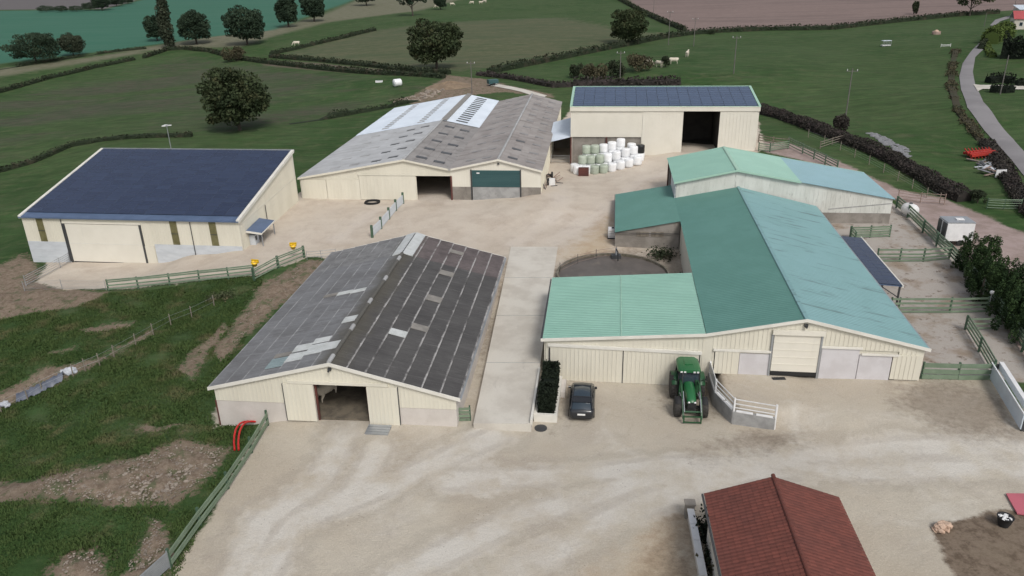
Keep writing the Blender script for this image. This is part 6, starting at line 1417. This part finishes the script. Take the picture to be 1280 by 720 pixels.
# wall and pillar beside the tiled house
wa, wb = at(862, 650), at(878, 735)
o = empty('garden_wall', tuple(wa), 0, 'low white coped wall running beside the tiled roof', 'wall'); d = wb-wa
MB().beam((0, 0, .2), (d[0], d[1], d[2]+.2), .24, 1.1, RENDER).build('wall_panel', RENDER, o)
for k in range(4): MB().beam(tuple(d*(k/4)+np.array([0, 0, .79])), tuple(d*((k+.97)/4)+np.array([0, 0, .79])), .40, .09, WHITE).build('coping', WHITE, o)
p = at(861, 646); o = empty('brick_pillar', tuple(p), R(-5), 'brown brick pillar at the end of the white garden wall', 'pillar')
for k in range(7): MB().box(-.26, .26, -.22, .22, -.2+k*.17, -.045+k*.17, BLOCK).build('brick_course', BLOCK, o)
MB().box(-.32, .32, -.28, .28, 1.0, 1.10, BLOCK).build('cap', BLOCK, o)
for (x, y, h, lf_, lb) in ((884, 672, 1.5, LEAF_CEDAR, 'dark narrow shrub in the gap beside the tiled roof'), (893, 706, 1.2, LEAF_CEDAR, 'dark low shrub lower in the gap beside the tiled roof'), (896, 716, .8, LEAF_BUSH, 'rusty brown plant at the bottom of the gap beside the tiled roof')):
    p = at(x, y); b_ = empty('shrub', tuple(p), 0, lb, 'shrub'); C = RNG.normal(0, .30, (700, 3))*np.array([.9, 1.6, 1.0]); C[:, 2] = np.abs(C[:, 2])*h*1.4+.05
    foliage('foliage', C, .12, lf_, RNG, b_); MB().tube([(0, 0, -.1), (0, 0, h*.7)], [.04, .01], 5, BARK).build('stem', BARK, b_)
# red bent pipes behind the long green fence
for k, lb in enumerate(('bright red bent tube behind the green fence, outer of two', 'bright red bent tube behind the green fence, inner of two')):
    a, b, c, d_ = at(294+5*k, 566), at(292+6*k, 549), at(301+6*k, 536), at(316+4*k, 531)
    mb = MB(); pts_ = []
    for u in np.linspace(0, 1, 9):
        q = (1-u)**3*a + 3*u*(1-u)**2*b + 3*u*u*(1-u)*c + u**3*d_; pts_.append((q[0], q[1], q[2]+.25+.5*math.sin(u*3.1)))
    o = mb.tube(pts_, .075, 8, TRED).build('bent_tube', TRED); tag(o, lb, 'tube')
# plastic sheets and rubbish along the wire fence
ta, tb = at(22, 500), at(80, 472)
V = []; n = 30
for i in range(n+1):
    u = i/n; q = ta+(tb-ta)*u
    for j in range(6):
        o_ = (j-2.5)*.22; x, y = q[0]-.35*o_, q[1]+o_; V.append((x, y, tz(x, y)+.08+.50*max(0, 1-abs(j-2.6)/2.6)+RNG.normal(0, .06)))
F = [(i*6+j, i*6+j+1, (i+1)*6+j+1, (i+1)*6+j) for i in range(n) for j in range(5)]
o = np_mesh('plastic_sheet', V, F, TARPM, smooth=True); tag(o, 'long slate blue plastic sheet crumpled under the wire fence', 'sheet')
for x, y, lb in ((90, 464, 'pale crumpled plastic bag at the upper end of the blue sheet'), (83, 468, 'small grey white bag between the blue sheet and the pale bag'), (3, 508, 'pale plastic heap by the wire fence at the left edge')):
    p = at(x, y); o = lumps('plastic_bag', [(RNG.normal(0, .3), RNG.normal(0, .15), .2) for _ in range(5)], .25, .42, RUBBISH); o.location = tuple(p); tag(o, lb, 'bag')
# hose ring and scrap at the grey barns
p = at(465, 254); mb = MB()
for k in range(3): mb.tube([(1.0*math.cos(a)+.05*k, .8*math.sin(a), .08+.09*k) for a in np.linspace(0, 6.28, 22)], .07, 6, BLACK)
o = mb.build('hose_coil', BLACK); o.location = tuple(p); tag(o, 'coiled black hose lying in front of the cream sliding door', 'hose')
sc = empty('scrap_heap', tuple(at(690, 231)), 0, 'heap of rusty machine scrap at the right corner of the grey barns', 'scrap'); P0 = at(690, 231)
for k in range(16):
    q = in_px([(679, 240), (683, 222), (694, 218), (698, 228), (690, 240)], 1)[0]; q = local(q, P0); a = RNG.uniform(0, 6.28); L = RNG.uniform(.6, 1.8); z1 = RNG.uniform(.1, .9)
    MB().beam((q[0], q[1], .1), (q[0]+L*math.cos(a), q[1]+L*math.sin(a), z1), .09, .09, RUST if k % 3 else DARKMETAL).build('bar', RUST, sc)
for k in range(4):
    q = local(in_px([(680, 238), (684, 222), (694, 220), (696, 230)], 1)[0], P0)
    MB().lathe([(.2, -.1), (.42, -.12), (.45, 0), (.42, .12), (.2, .1)], (q[0], q[1], .35+.1*k), 14, BLACK, 'x' if k % 2 else 'z').build('tyre', BLACK, sc)
MB().box(-.4, .4, -.3, .3, 0, .9, WHITE).build('drum', RUBBISH, sc)
# white tank on the wing wall
p = at(766, 297); o = MB().box(-.55, .55, -.5, .5, .15, 1.15, WHITE).box(-.6, .6, -.55, .55, 0, .15, DARKMETAL)
for z_ in (.35, .65, .95): o.box(-.58, .58, -.53, .53, z_-.02, z_+.02, GALV)
o = o.cyl((0, 0, 1.2), .14, .1, 12, BLACK).build('caged_tank', WHITE); o.location = tuple(p); o.rotation_euler = (0, 0, R(-7)); tag(o, 'white caged water tank against the corner of the teal roofed wing', 'tank')
# machinery dump beyond the track
p = at(1226, 197); rd_ = empty('red_harrow', tuple(p), .1, 'bright red harrow frame parked on the grass by the road', 'harrow'); 
for k in range(5): MB().beam((-2.0, -.6+k*.45, .5+.1*(k % 2)), (2.0, -.5+k*.45, .75+.1*(k % 2)), .28, .36, DULLRED).build('frame_bar', DULLRED, rd_)
for k in range(8): MB().beam((-1.9+k*.54, -.7, .1), (-1.9+k*.54, 1.3, 1.15), .10, .14, DULLRED).build('tine', DULLRED, rd_)
sc = empty('scrap_heap', tuple(at(1236, 213)), 0, 'heap of grey and white metal scrap below the red harrow', 'scrap'); P0 = at(1236, 213)
for k in range(34):
    q = local(in_px([(1212, 200), (1226, 199), (1246, 205), (1254, 216), (1240, 222), (1224, 214)], 1)[0], P0); a = RNG.uniform(0, 6.28); L = RNG.uniform(.6, 2.2)
    MB().beam((q[0], q[1], RNG.uniform(.1, .4)), (q[0]+L*math.cos(a), q[1]+L*math.sin(a), RNG.uniform(.1, .8)), RNG.uniform(.08, .5), .08, (SCRAPG, RUBBISH, RUST, DARKMETAL)[k % 4]).build('scrap_piece', SCRAPG, sc)
q = local(at(1250, 222), P0); MB().box(q[0]-.7, q[0]+.7, q[1]-.06, q[1]+.06, q[2]+.05, q[2]+1.1, WHITE).build('white_frame', WHITE, sc)
o = lumps('silage_sheet', np.concatenate([in_px([(1082, 166), (1096, 167), (1116, 176), (1136, 188), (1140, 198), (1128, 194), (1106, 182)], 130, dz=.05)]), .3, .6, SCRAPG, flat=.35); tag(o, 'long strip of grey plastic sheeting weighed down beyond the dark hedge', 'sheet')
# dirt mound and small trailer at the field entrance
pm_ = at(562, 108); V = []; F = []; nr_, na_ = 10, 28
for i in range(nr_+1):
    for j in range(na_):
        r_ = i/nr_*5.0; a = 2*math.pi*j/na_; x, y = pm_[0]+r_*math.cos(a)*1.2, pm_[1]+r_*math.sin(a)*.8
        V.append((x, y, tz(x, y)-.05+1.0*max(0, 1-(i/nr_)**1.3)*(1+.3*math.sin(3*a)+RNG.normal(0, .08))))
F = [(i*na_+j, i*na_+(j+1) % na_, (i+1)*na_+(j+1) % na_, (i+1)*na_+j) for i in range(nr_) for j in range(na_)]
DIRTM = mat('ochre_earth', (.25, .185, .125), (.19, .14, .095), rough=.95, scale=.6, fine=.2, bump=.4, bscale=4)
o = np_mesh('earth_mound', V, F, DIRTM, smooth=True); tag(o, 'ochre earth mound at the field entrance behind the grey barns', 'mound')
lumps('rubble', in_px([(490, 128), (520, 119), (545, 106), (556, 112), (540, 122), (505, 131)], 120), .2, .55, STONE, kind='stuff')
p = at(616, 107); t = empty('small_trailer', tuple(p), .4, 'small dark green trailer parked at the field entrance', 'trailer')
MB().box(-1.2, 1.2, -.7, .7, .5, 1.4, TEALDOOR).build('body', TEALDOOR, t); MB().tube([(1.2, 0, .5), (2.2, 0, .5)], .05, 6, DARKMETAL).build('drawbar', DARKMETAL, t)
for y_ in (-.75, .75): MB().cyl((0, y_, .35), .35, .18, 12, BLACK, 'y').build('wheel', BLACK, t)
strip_sheet('field_path', [(614, 104), (630, 107), (655, 112), (690, 122)], [(610, 107), (626, 110), (650, 115), (684, 126)], .12, CONCRETE, 6)
# house at the top right
p = at(1276, 36); hs = empty('house', tuple(p), R(-20), 'house with pale blue roof and red gable at the top right edge', 'house')
MB().box(-3, 8, -3.2, 3.2, -.5, 3.4, HOUSEWALL).build('wall', HOUSEWALL, hs)
MB().hexa([(-3.4, -3.6, 3.3), (8.4, -3.6, 3.3), (8.4, 0, 5.6), (-3.4, 0, 5.6), (-3.4, -3.6, 3.45), (8.4, -3.6, 3.45), (8.4, 0, 5.75), (-3.4, 0, 5.75)], mat('red_roof_sheet', (.42, .08, .085), (.36, .07, .075), rough=.6)).build('roof_slope', PINKSHEET, hs)
MB().hexa([(-3.4, 3.6, 3.3), (8.4, 3.6, 3.3), (8.4, 0, 5.6), (-3.4, 0, 5.6), (-3.4, 3.6, 3.45), (8.4, 3.6, 3.45), (8.4, 0, 5.75), (-3.4, 0, 5.75)], BLUESHEET).build('roof_slope', BLUESHEET, hs)
for x_ in (-1.5, 2.0, 5.0):
    wn = MB().box(x_, x_+1.1, -3.26, -3.19, 1.1, 2.4, WHITE).build('window', WHITE, hs); MB().box(x_+.1, x_+1.0, -3.275, -3.255, 1.2, 2.3, CARGLASS).build('pane', CARGLASS, wn)
p2 = at(1290, 22); o = empty('shed', tuple(p2), R(-15), 'low shed with pale blue sheet roof behind the red roofed house', 'shed')
MB().box(-6, 6, -4, 4, -.5, 3.2, HOUSEWALL).build('wall', HOUSEWALL, o); MB().hexa([(-6.4, -4.4, 3.2), (6.4, -4.4, 3.2), (6.4, 4.4, 4.4), (-6.4, 4.4, 4.4), (-6.4, -4.4, 3.35), (6.4, -4.4, 3.35), (6.4, 4.4, 4.55), (-6.4, 4.4, 4.55)], BLUESHEET).build('roof', BLUESHEET, o)

# ------------------------------------------------------------------ trees, bushes, hedges
G_ = 'field trees beyond the farm'
T = make_tree
T(300, 163, 84, 84, 'oak', LEAF_OAK, 'large dark oak standing nearest, left of the grey twin barns', 'oak_tree', G_, 0)
T(546, 86, 25, 72, 'oak', LEAF_OAK, 'broad dark oak at the hedge end above the dirt mound', 'oak_tree', G_, 1)
T(785, 56, 10, 49, 'oak', LEAF_OAK, 'round dark oak on the hedge line below the ploughed field', 'oak_tree', G_, 2)
T(309, 56, 9, 50, 'oak', LEAF_FAR, 'round oak above the brown bush, right of the poplar pair', 'oak_tree', G_, 3)
T(246, 55, 13, 44, 'oak', LEAF_FAR, 'dark oak standing just right of the tall poplar', 'oak_tree', G_, 1)
T(197, 51, 20, 28, 'oak', LEAF_FAR, 'dark oak partly hidden left of the tall poplar', 'oak_tree', G_, 0)
T(211, 60, -38, 15, 'poplar', LEAF_POPLAR, 'tall narrow poplar reaching past the top of the picture', 'poplar_tree', G_, 0)
T(46, 79, 40, 64, 'oak', LEAF_FAR, 'wide dark oak furthest left along the hedge', 'oak_tree', G_, 2)
T(92, 70, 42, 33, 'oak', LEAF_POPLAR, 'small paler green tree beside the wide oak at far left', 'field_maple', G_, 3)
T(361, 34, -8, 30, 'oak', LEAF_FAR, 'dark tree at the top edge, left of a pair on the pale strip', 'oak_tree', G_, 1)
T(393, 27, -10, 30, 'oak', LEAF_FAR, 'dark tree at the top edge, right of a pair on the pale strip', 'oak_tree', G_, 3)
T(458, 7, -24, 30, 'oak', LEAF_FAR, 'dark tree cut by the top edge, alone on the pale strip', 'oak_tree', G_, 2)
T(516, 20, -16, 34, 'spread', LEAF_FAR, 'dark spreading tree at the top edge above the dry pasture', 'oak_tree', G_, 0)
T(551, 12, -12, 18, 'oak', LEAF_FAR, 'small tree at the top edge among grazing cows', 'oak_tree', G_, 0)
T(1212, 20, -16, 48, 'spread', LEAF_OAK, 'open spreading tree on the hedge below the top right corner', 'oak_tree', G_, 1)
for i, (x, y, tp, wd) in enumerate(((58, 15, 7, 22), (77, 15, 7, 18), (96, 14.5, 7, 20), (113, 13, 3, 20), (128, 13, -8, 24), (146, 8, -6, 20), (160, 5, -6, 18))):
    T(x, y, tp, wd, 'oak', LEAF_FAR, f'far dark tree on the boundary of the blue green field, {ORD[i]} from the left', 'far_tree', 'far boundary trees', i % 4)
for (x, y, tp, wd, lf_, lb) in ((297, 76, 54, 38, LEAF_BUSH, 'brown thorn bush on the hedge bend below the round oak'), (738, 101, 74, 46, LEAF_BUSH, 'brown bush at the left end of the bush row above the hangar'), (722, 97, 76, 22, LEAF_HEDGE, 'dark small bush just left of the brown bush'), (768, 96, 70, 30, LEAF_HEDGE, 'dark bush in the middle of the bush row above the hangar'), (800, 88, 63, 44, LEAF_BUSH, 'large brown bush at the right end of the bush row'),
                               (832, 84, 68, 20, LEAF_HEDGE, 'small bush by the cows right of the bush row'), (1052, 166, 138, 26, LEAF_DARKHEDGE, 'dark bush around the foot of the tall pasture pole'), (1222, 254, 234, 30, LEAF_HEDGE, 'dark shrub at the left of the green bar gate'), (1142, 18, -2, 10, LEAF_HEDGE, 'small dark bush on the ploughed field hedge'), (888, 43, 36, 14, LEAF_HEDGE, 'small bush at the hedge corner below the ploughed field')):
    T(x, y, tp, wd, 'bush', lf_, lb, 'bush', None, int(x) % 3, 'bush')
hedge([(1238, 55), (1246, 50), (1258, 48)], 4.2, 5.0, LEAF_LIME, 'olive green rounded hedge beside the road bend', 130, .30, var=.2)
hedge([(1250, 72), (1264, 72), (1284, 72), (1310, 72)], 6.0, 5.5, LEAF_CEDAR, 'very dark tall conifer hedge behind the garden at the right edge', 150, .30, var=.25)
hedge([(1231, 55), (1226, 62)], 1.6, 1.6, LEAF_HEDGE, 'small dark bush left of the road bend', 40, .25)
GH = 'hedges between the fields'
hedge([(-40, 91), (0, 87), (45, 80), (90, 73), (135, 66), (183, 61)], 1.0, 1.5, LEAF_HEDGE, 'low dark hedge along the lower edge of the blue green field', 9, .32, group=GH, gaps=.1)
hedge([(-40, 127), (0, 116), (60, 99), (120, 85), (168, 75)], 1.3, 1.6, LEAF_HEDGE, 'dark hedge slanting across the left pastures', 12, .32, group=GH)
hedge([(180, 73), (210, 63), (232, 62), (262, 65), (290, 73), (330, 79), (400, 87), (470, 93), (555, 98)], 1.5, 1.8, LEAF_HEDGE, 'long dark hedge on the near side of the brown lane', 14, .32, group=GH)
hedge([(338, 69), (375, 61), (430, 48), (469, 38.5)], 1.5, 1.7, LEAF_HEDGE, 'straight clipped hedge ending on the dry pasture', 13, .32, group=GH)
hedge([(338, 72), (400, 77), (460, 83), (530, 91), (562, 93)], 1.5, 1.9, LEAF_HEDGE, 'dark hedge on the far side of the brown lane', 13, .32, group=GH)
hedge([(-30, 226), (0, 215), (40, 204), (90, 183), (130, 176), (240, 171)], 1.0, 1.5, LEAF_HEDGE, 'low hedge rising from the left edge behind the solar barn', 22, .20, group=GH)
hedge([(362, 155), (400, 150), (450, 141), (500, 131), (522, 126)], 1.1, 1.8, LEAF_HEDGE, 'gappy low hedge leading up to the rubble behind the grey barns', 18, .25, group=GH, gaps=.3, var=.5)
hedge([(612, 92), (660, 82), (720, 70), (780, 58), (830, 48), (862, 43.5), (900, 40.5), (960, 38), (1040, 37), (1120, 28), (1200, 20), (1248, 17)], 2.0, 2.4, LEAF_HEDGE, 'long dark hedge below the ploughed field', 11, .36, group=GH)
hedge([(598, 94), (640, 99), (690, 109), (716, 108)], 1.3, 2.2, LEAF_DARKHEDGE, 'low brown hedge behind the right grey gable', 14, .3, group=GH)
hedge([(716, 108), (760, 107), (800, 107), (850, 107)], 2.0, 3.0, LEAF_DARKHEDGE, 'dark scrubby hedge right behind the hangar roof', 18, .35, group=GH)
hedge([(764, -6), (800, 15), (830, 29), (856, 39)], 2.0, 2.2, LEAF_HEDGE, 'hedge along the left edge of the ploughed field', 11, .36, group=GH)
hedge([(946, 140), (975, 147), (1005, 158), (1040, 172), (1080, 187), (1115, 203), (1150, 222), (1185, 243), (1205, 252)], 1.6, 3.0, LEAF_DARKHEDGE, 'broad dark purple brown hedge beside the farm track', 170, .15, group=GH, var=.15)
fence([(1010, 172), (1030, 180), (1050, 188), (1068, 197), (1086, 206), (1104, 216), (1122, 226), (1140, 236), (1158, 247), (1174, 254)], 1.25, (.5, .8, 1.1), 'pale wooden post and wire fence along the dark hedge by the track', name='wire_fence', railm=GALV, postm=WOODPOST, rw=.012, rh=.015, pw=.11, round_=True)
hedge([(1195, 62), (1190, 85), (1189, 110), (1197, 138), (1216, 162), (1226, 176)], .45, 1.9, LEAF_BUSH, 'brambly verge hedge on the field side of the road', 40, .18, group=GH, gaps=.15, var=.5)
hedge([(1232, 180), (1250, 205), (1262, 228), (1275, 248), (1295, 275)], 1.0, 2.6, LEAF_DARKHEDGE, 'dark brambles between the scrap heap and the road', 90, .17, group=GH)
hedge([(1234, 104), (1252, 103), (1268, 104)], 2.0, 2.4, LEAF_CEDAR, 'dark clipped garden hedge above the driveway', 40, .22); hedge([(1237, 115), (1252, 116), (1264, 115)], 1.8, 2.2, LEAF_CEDAR, 'dark clipped garden hedge below the driveway', 40, .22); hedge([(1234, 48), (1232, 58), (1240, 72)], 1.0, 2.0, LEAF_LIME, 'light green verge hedge on the garden side of the road', 25, .25)
hedge([(1270, 108), (1290, 108), (1310, 107)], 1.8, 2.2, LEAF_CEDAR, 'dark hedge block at the right edge by the driveway', 40, .22)
# juniper-like conifer by the paddocks
cl = []; p0 = at(1243, 405); rng = np.random.default_rng(5)
for (x, y, r_, h) in ((1200, 336, 1.1, 3.6), (1207, 345, 1.4, 4.6), (1220, 360, 1.7, 5.0), (1232, 356, 1.8, 4.9), (1222, 344, 1.4, 4.4), (1228, 374, 1.6, 4.6), (1240, 388, 1.7, 4.8), (1252, 378, 1.9, 4.6), (1252, 402, 1.6, 4.6), (1266, 392, 2.0, 4.6), (1264, 416, 1.6, 4.2), (1280, 410, 2.0, 4.2), (1278, 432, 1.6, 3.6), (1296, 420, 2.0, 3.8)):
    q = at(x, y) - p0
    for k in range(30):
        a = rng.uniform(0, 6.28); u = rng.random()**.8; rr = rng.uniform(.25, .95)*r_*(1.02-.75*u); s = r_*(.26-.15*u)
        cl.append((q[0]+rr*math.cos(a), q[1]+rr*math.sin(a), q[2]+h*(.06+.9*u), s, s, s*1.9))
pts, sh = crown(cl, 62000, rng); pts[:, 2] = np.maximum(pts[:, 2], .05)
cf = empty('conifer', tuple(p0), 0, 'large dark bushy conifer outside the paddock fence at the right edge', 'conifer'); foliage('crown', pts, .085, LEAF_CON, rng, cf, sh)
for k in range(0, len(cl), 30): MB().tube([(cl[k][0], cl[k][1], -.3), (cl[k][0], cl[k][1], 2.6)], [.16, .05], 6, BARK).build('trunk', BARK, cf)
for i, (x, y, h, lb) in enumerate(((284, 372, .7, 'pale weed clump beside the corner of the green fences'), (268, 374, .6, 'low weed clump left of the fence corner'), (752, 470, 0, ''))):
    if not h: continue
    p = at(x, y); w_ = empty('weed', tuple(p), 0, lb, 'weed'); C = RNG.normal(0, .45, (260, 3)); C[:, 2] = np.abs(C[:, 2])*h+.05; foliage('foliage', C, .10, LEAF_WEED, RNG, w_)

# ------------------------------------------------------------------ grass tufts in the near left field
def grass(n=52000):
    area = poly([(-60, 400), (140, 366), (330, 345), (300, 440), (270, 470), (262, 530), (320, 530), (200, 760), (-80, 790)])
    lo, hi = area.min(0), area.max(0); P = np.random.default_rng(3).uniform(lo, hi, (n*3, 2)); P = P[sdist(P, area) > 0]
    dd = np.max([sdist(P, q) for q in Z['dirt']], 0); P = P[(dd < -.1) | (np.random.default_rng(8).random(len(P)) < .05)][:n]
    rng = np.random.default_rng(4); m = len(P); z = terr(P[:, 0], P[:, 1])
    cl_ = np.sin(P[:, 0]*.9+np.sin(P[:, 1]*.6)*2)*np.sin(P[:, 1]*1.1+np.sin(P[:, 0]*.5)*2)
    V = []; F = []; S = []
    B = 4
    for k in range(B):
        a = rng.uniform(0, 6.28, m); h = rng.uniform(.06, .17, m)*(1+.5*cl_); w_ = rng.uniform(.03, .06, m); ln = rng.uniform(.05, .2, m)
        bx, by = P[:, 0]+rng.normal(0, .08, m), P[:, 1]+rng.normal(0, .08, m); dx, dy = np.cos(a), np.sin(a)
        V.append(np.stack([np.stack([bx-dy*w_, by+dx*w_, z-.02], 1), np.stack([bx+dy*w_, by-dx*w_, z-.02], 1), np.stack([bx+dx*ln, by+dy*ln, z+h], 1)], 1).reshape(-1, 3))
        S.append(np.repeat(np.clip(.5+.3*cl_+rng.normal(0, .2, m), 0, 1), 3))
    V = np.concatenate(V); F = np.arange(len(V)).reshape(-1, 3)
    o = np_mesh('grass', V, F, GRASSM, attrs={'shade': ('POINT', np.concatenate(S))}); tag(o, kind='stuff')
grass()
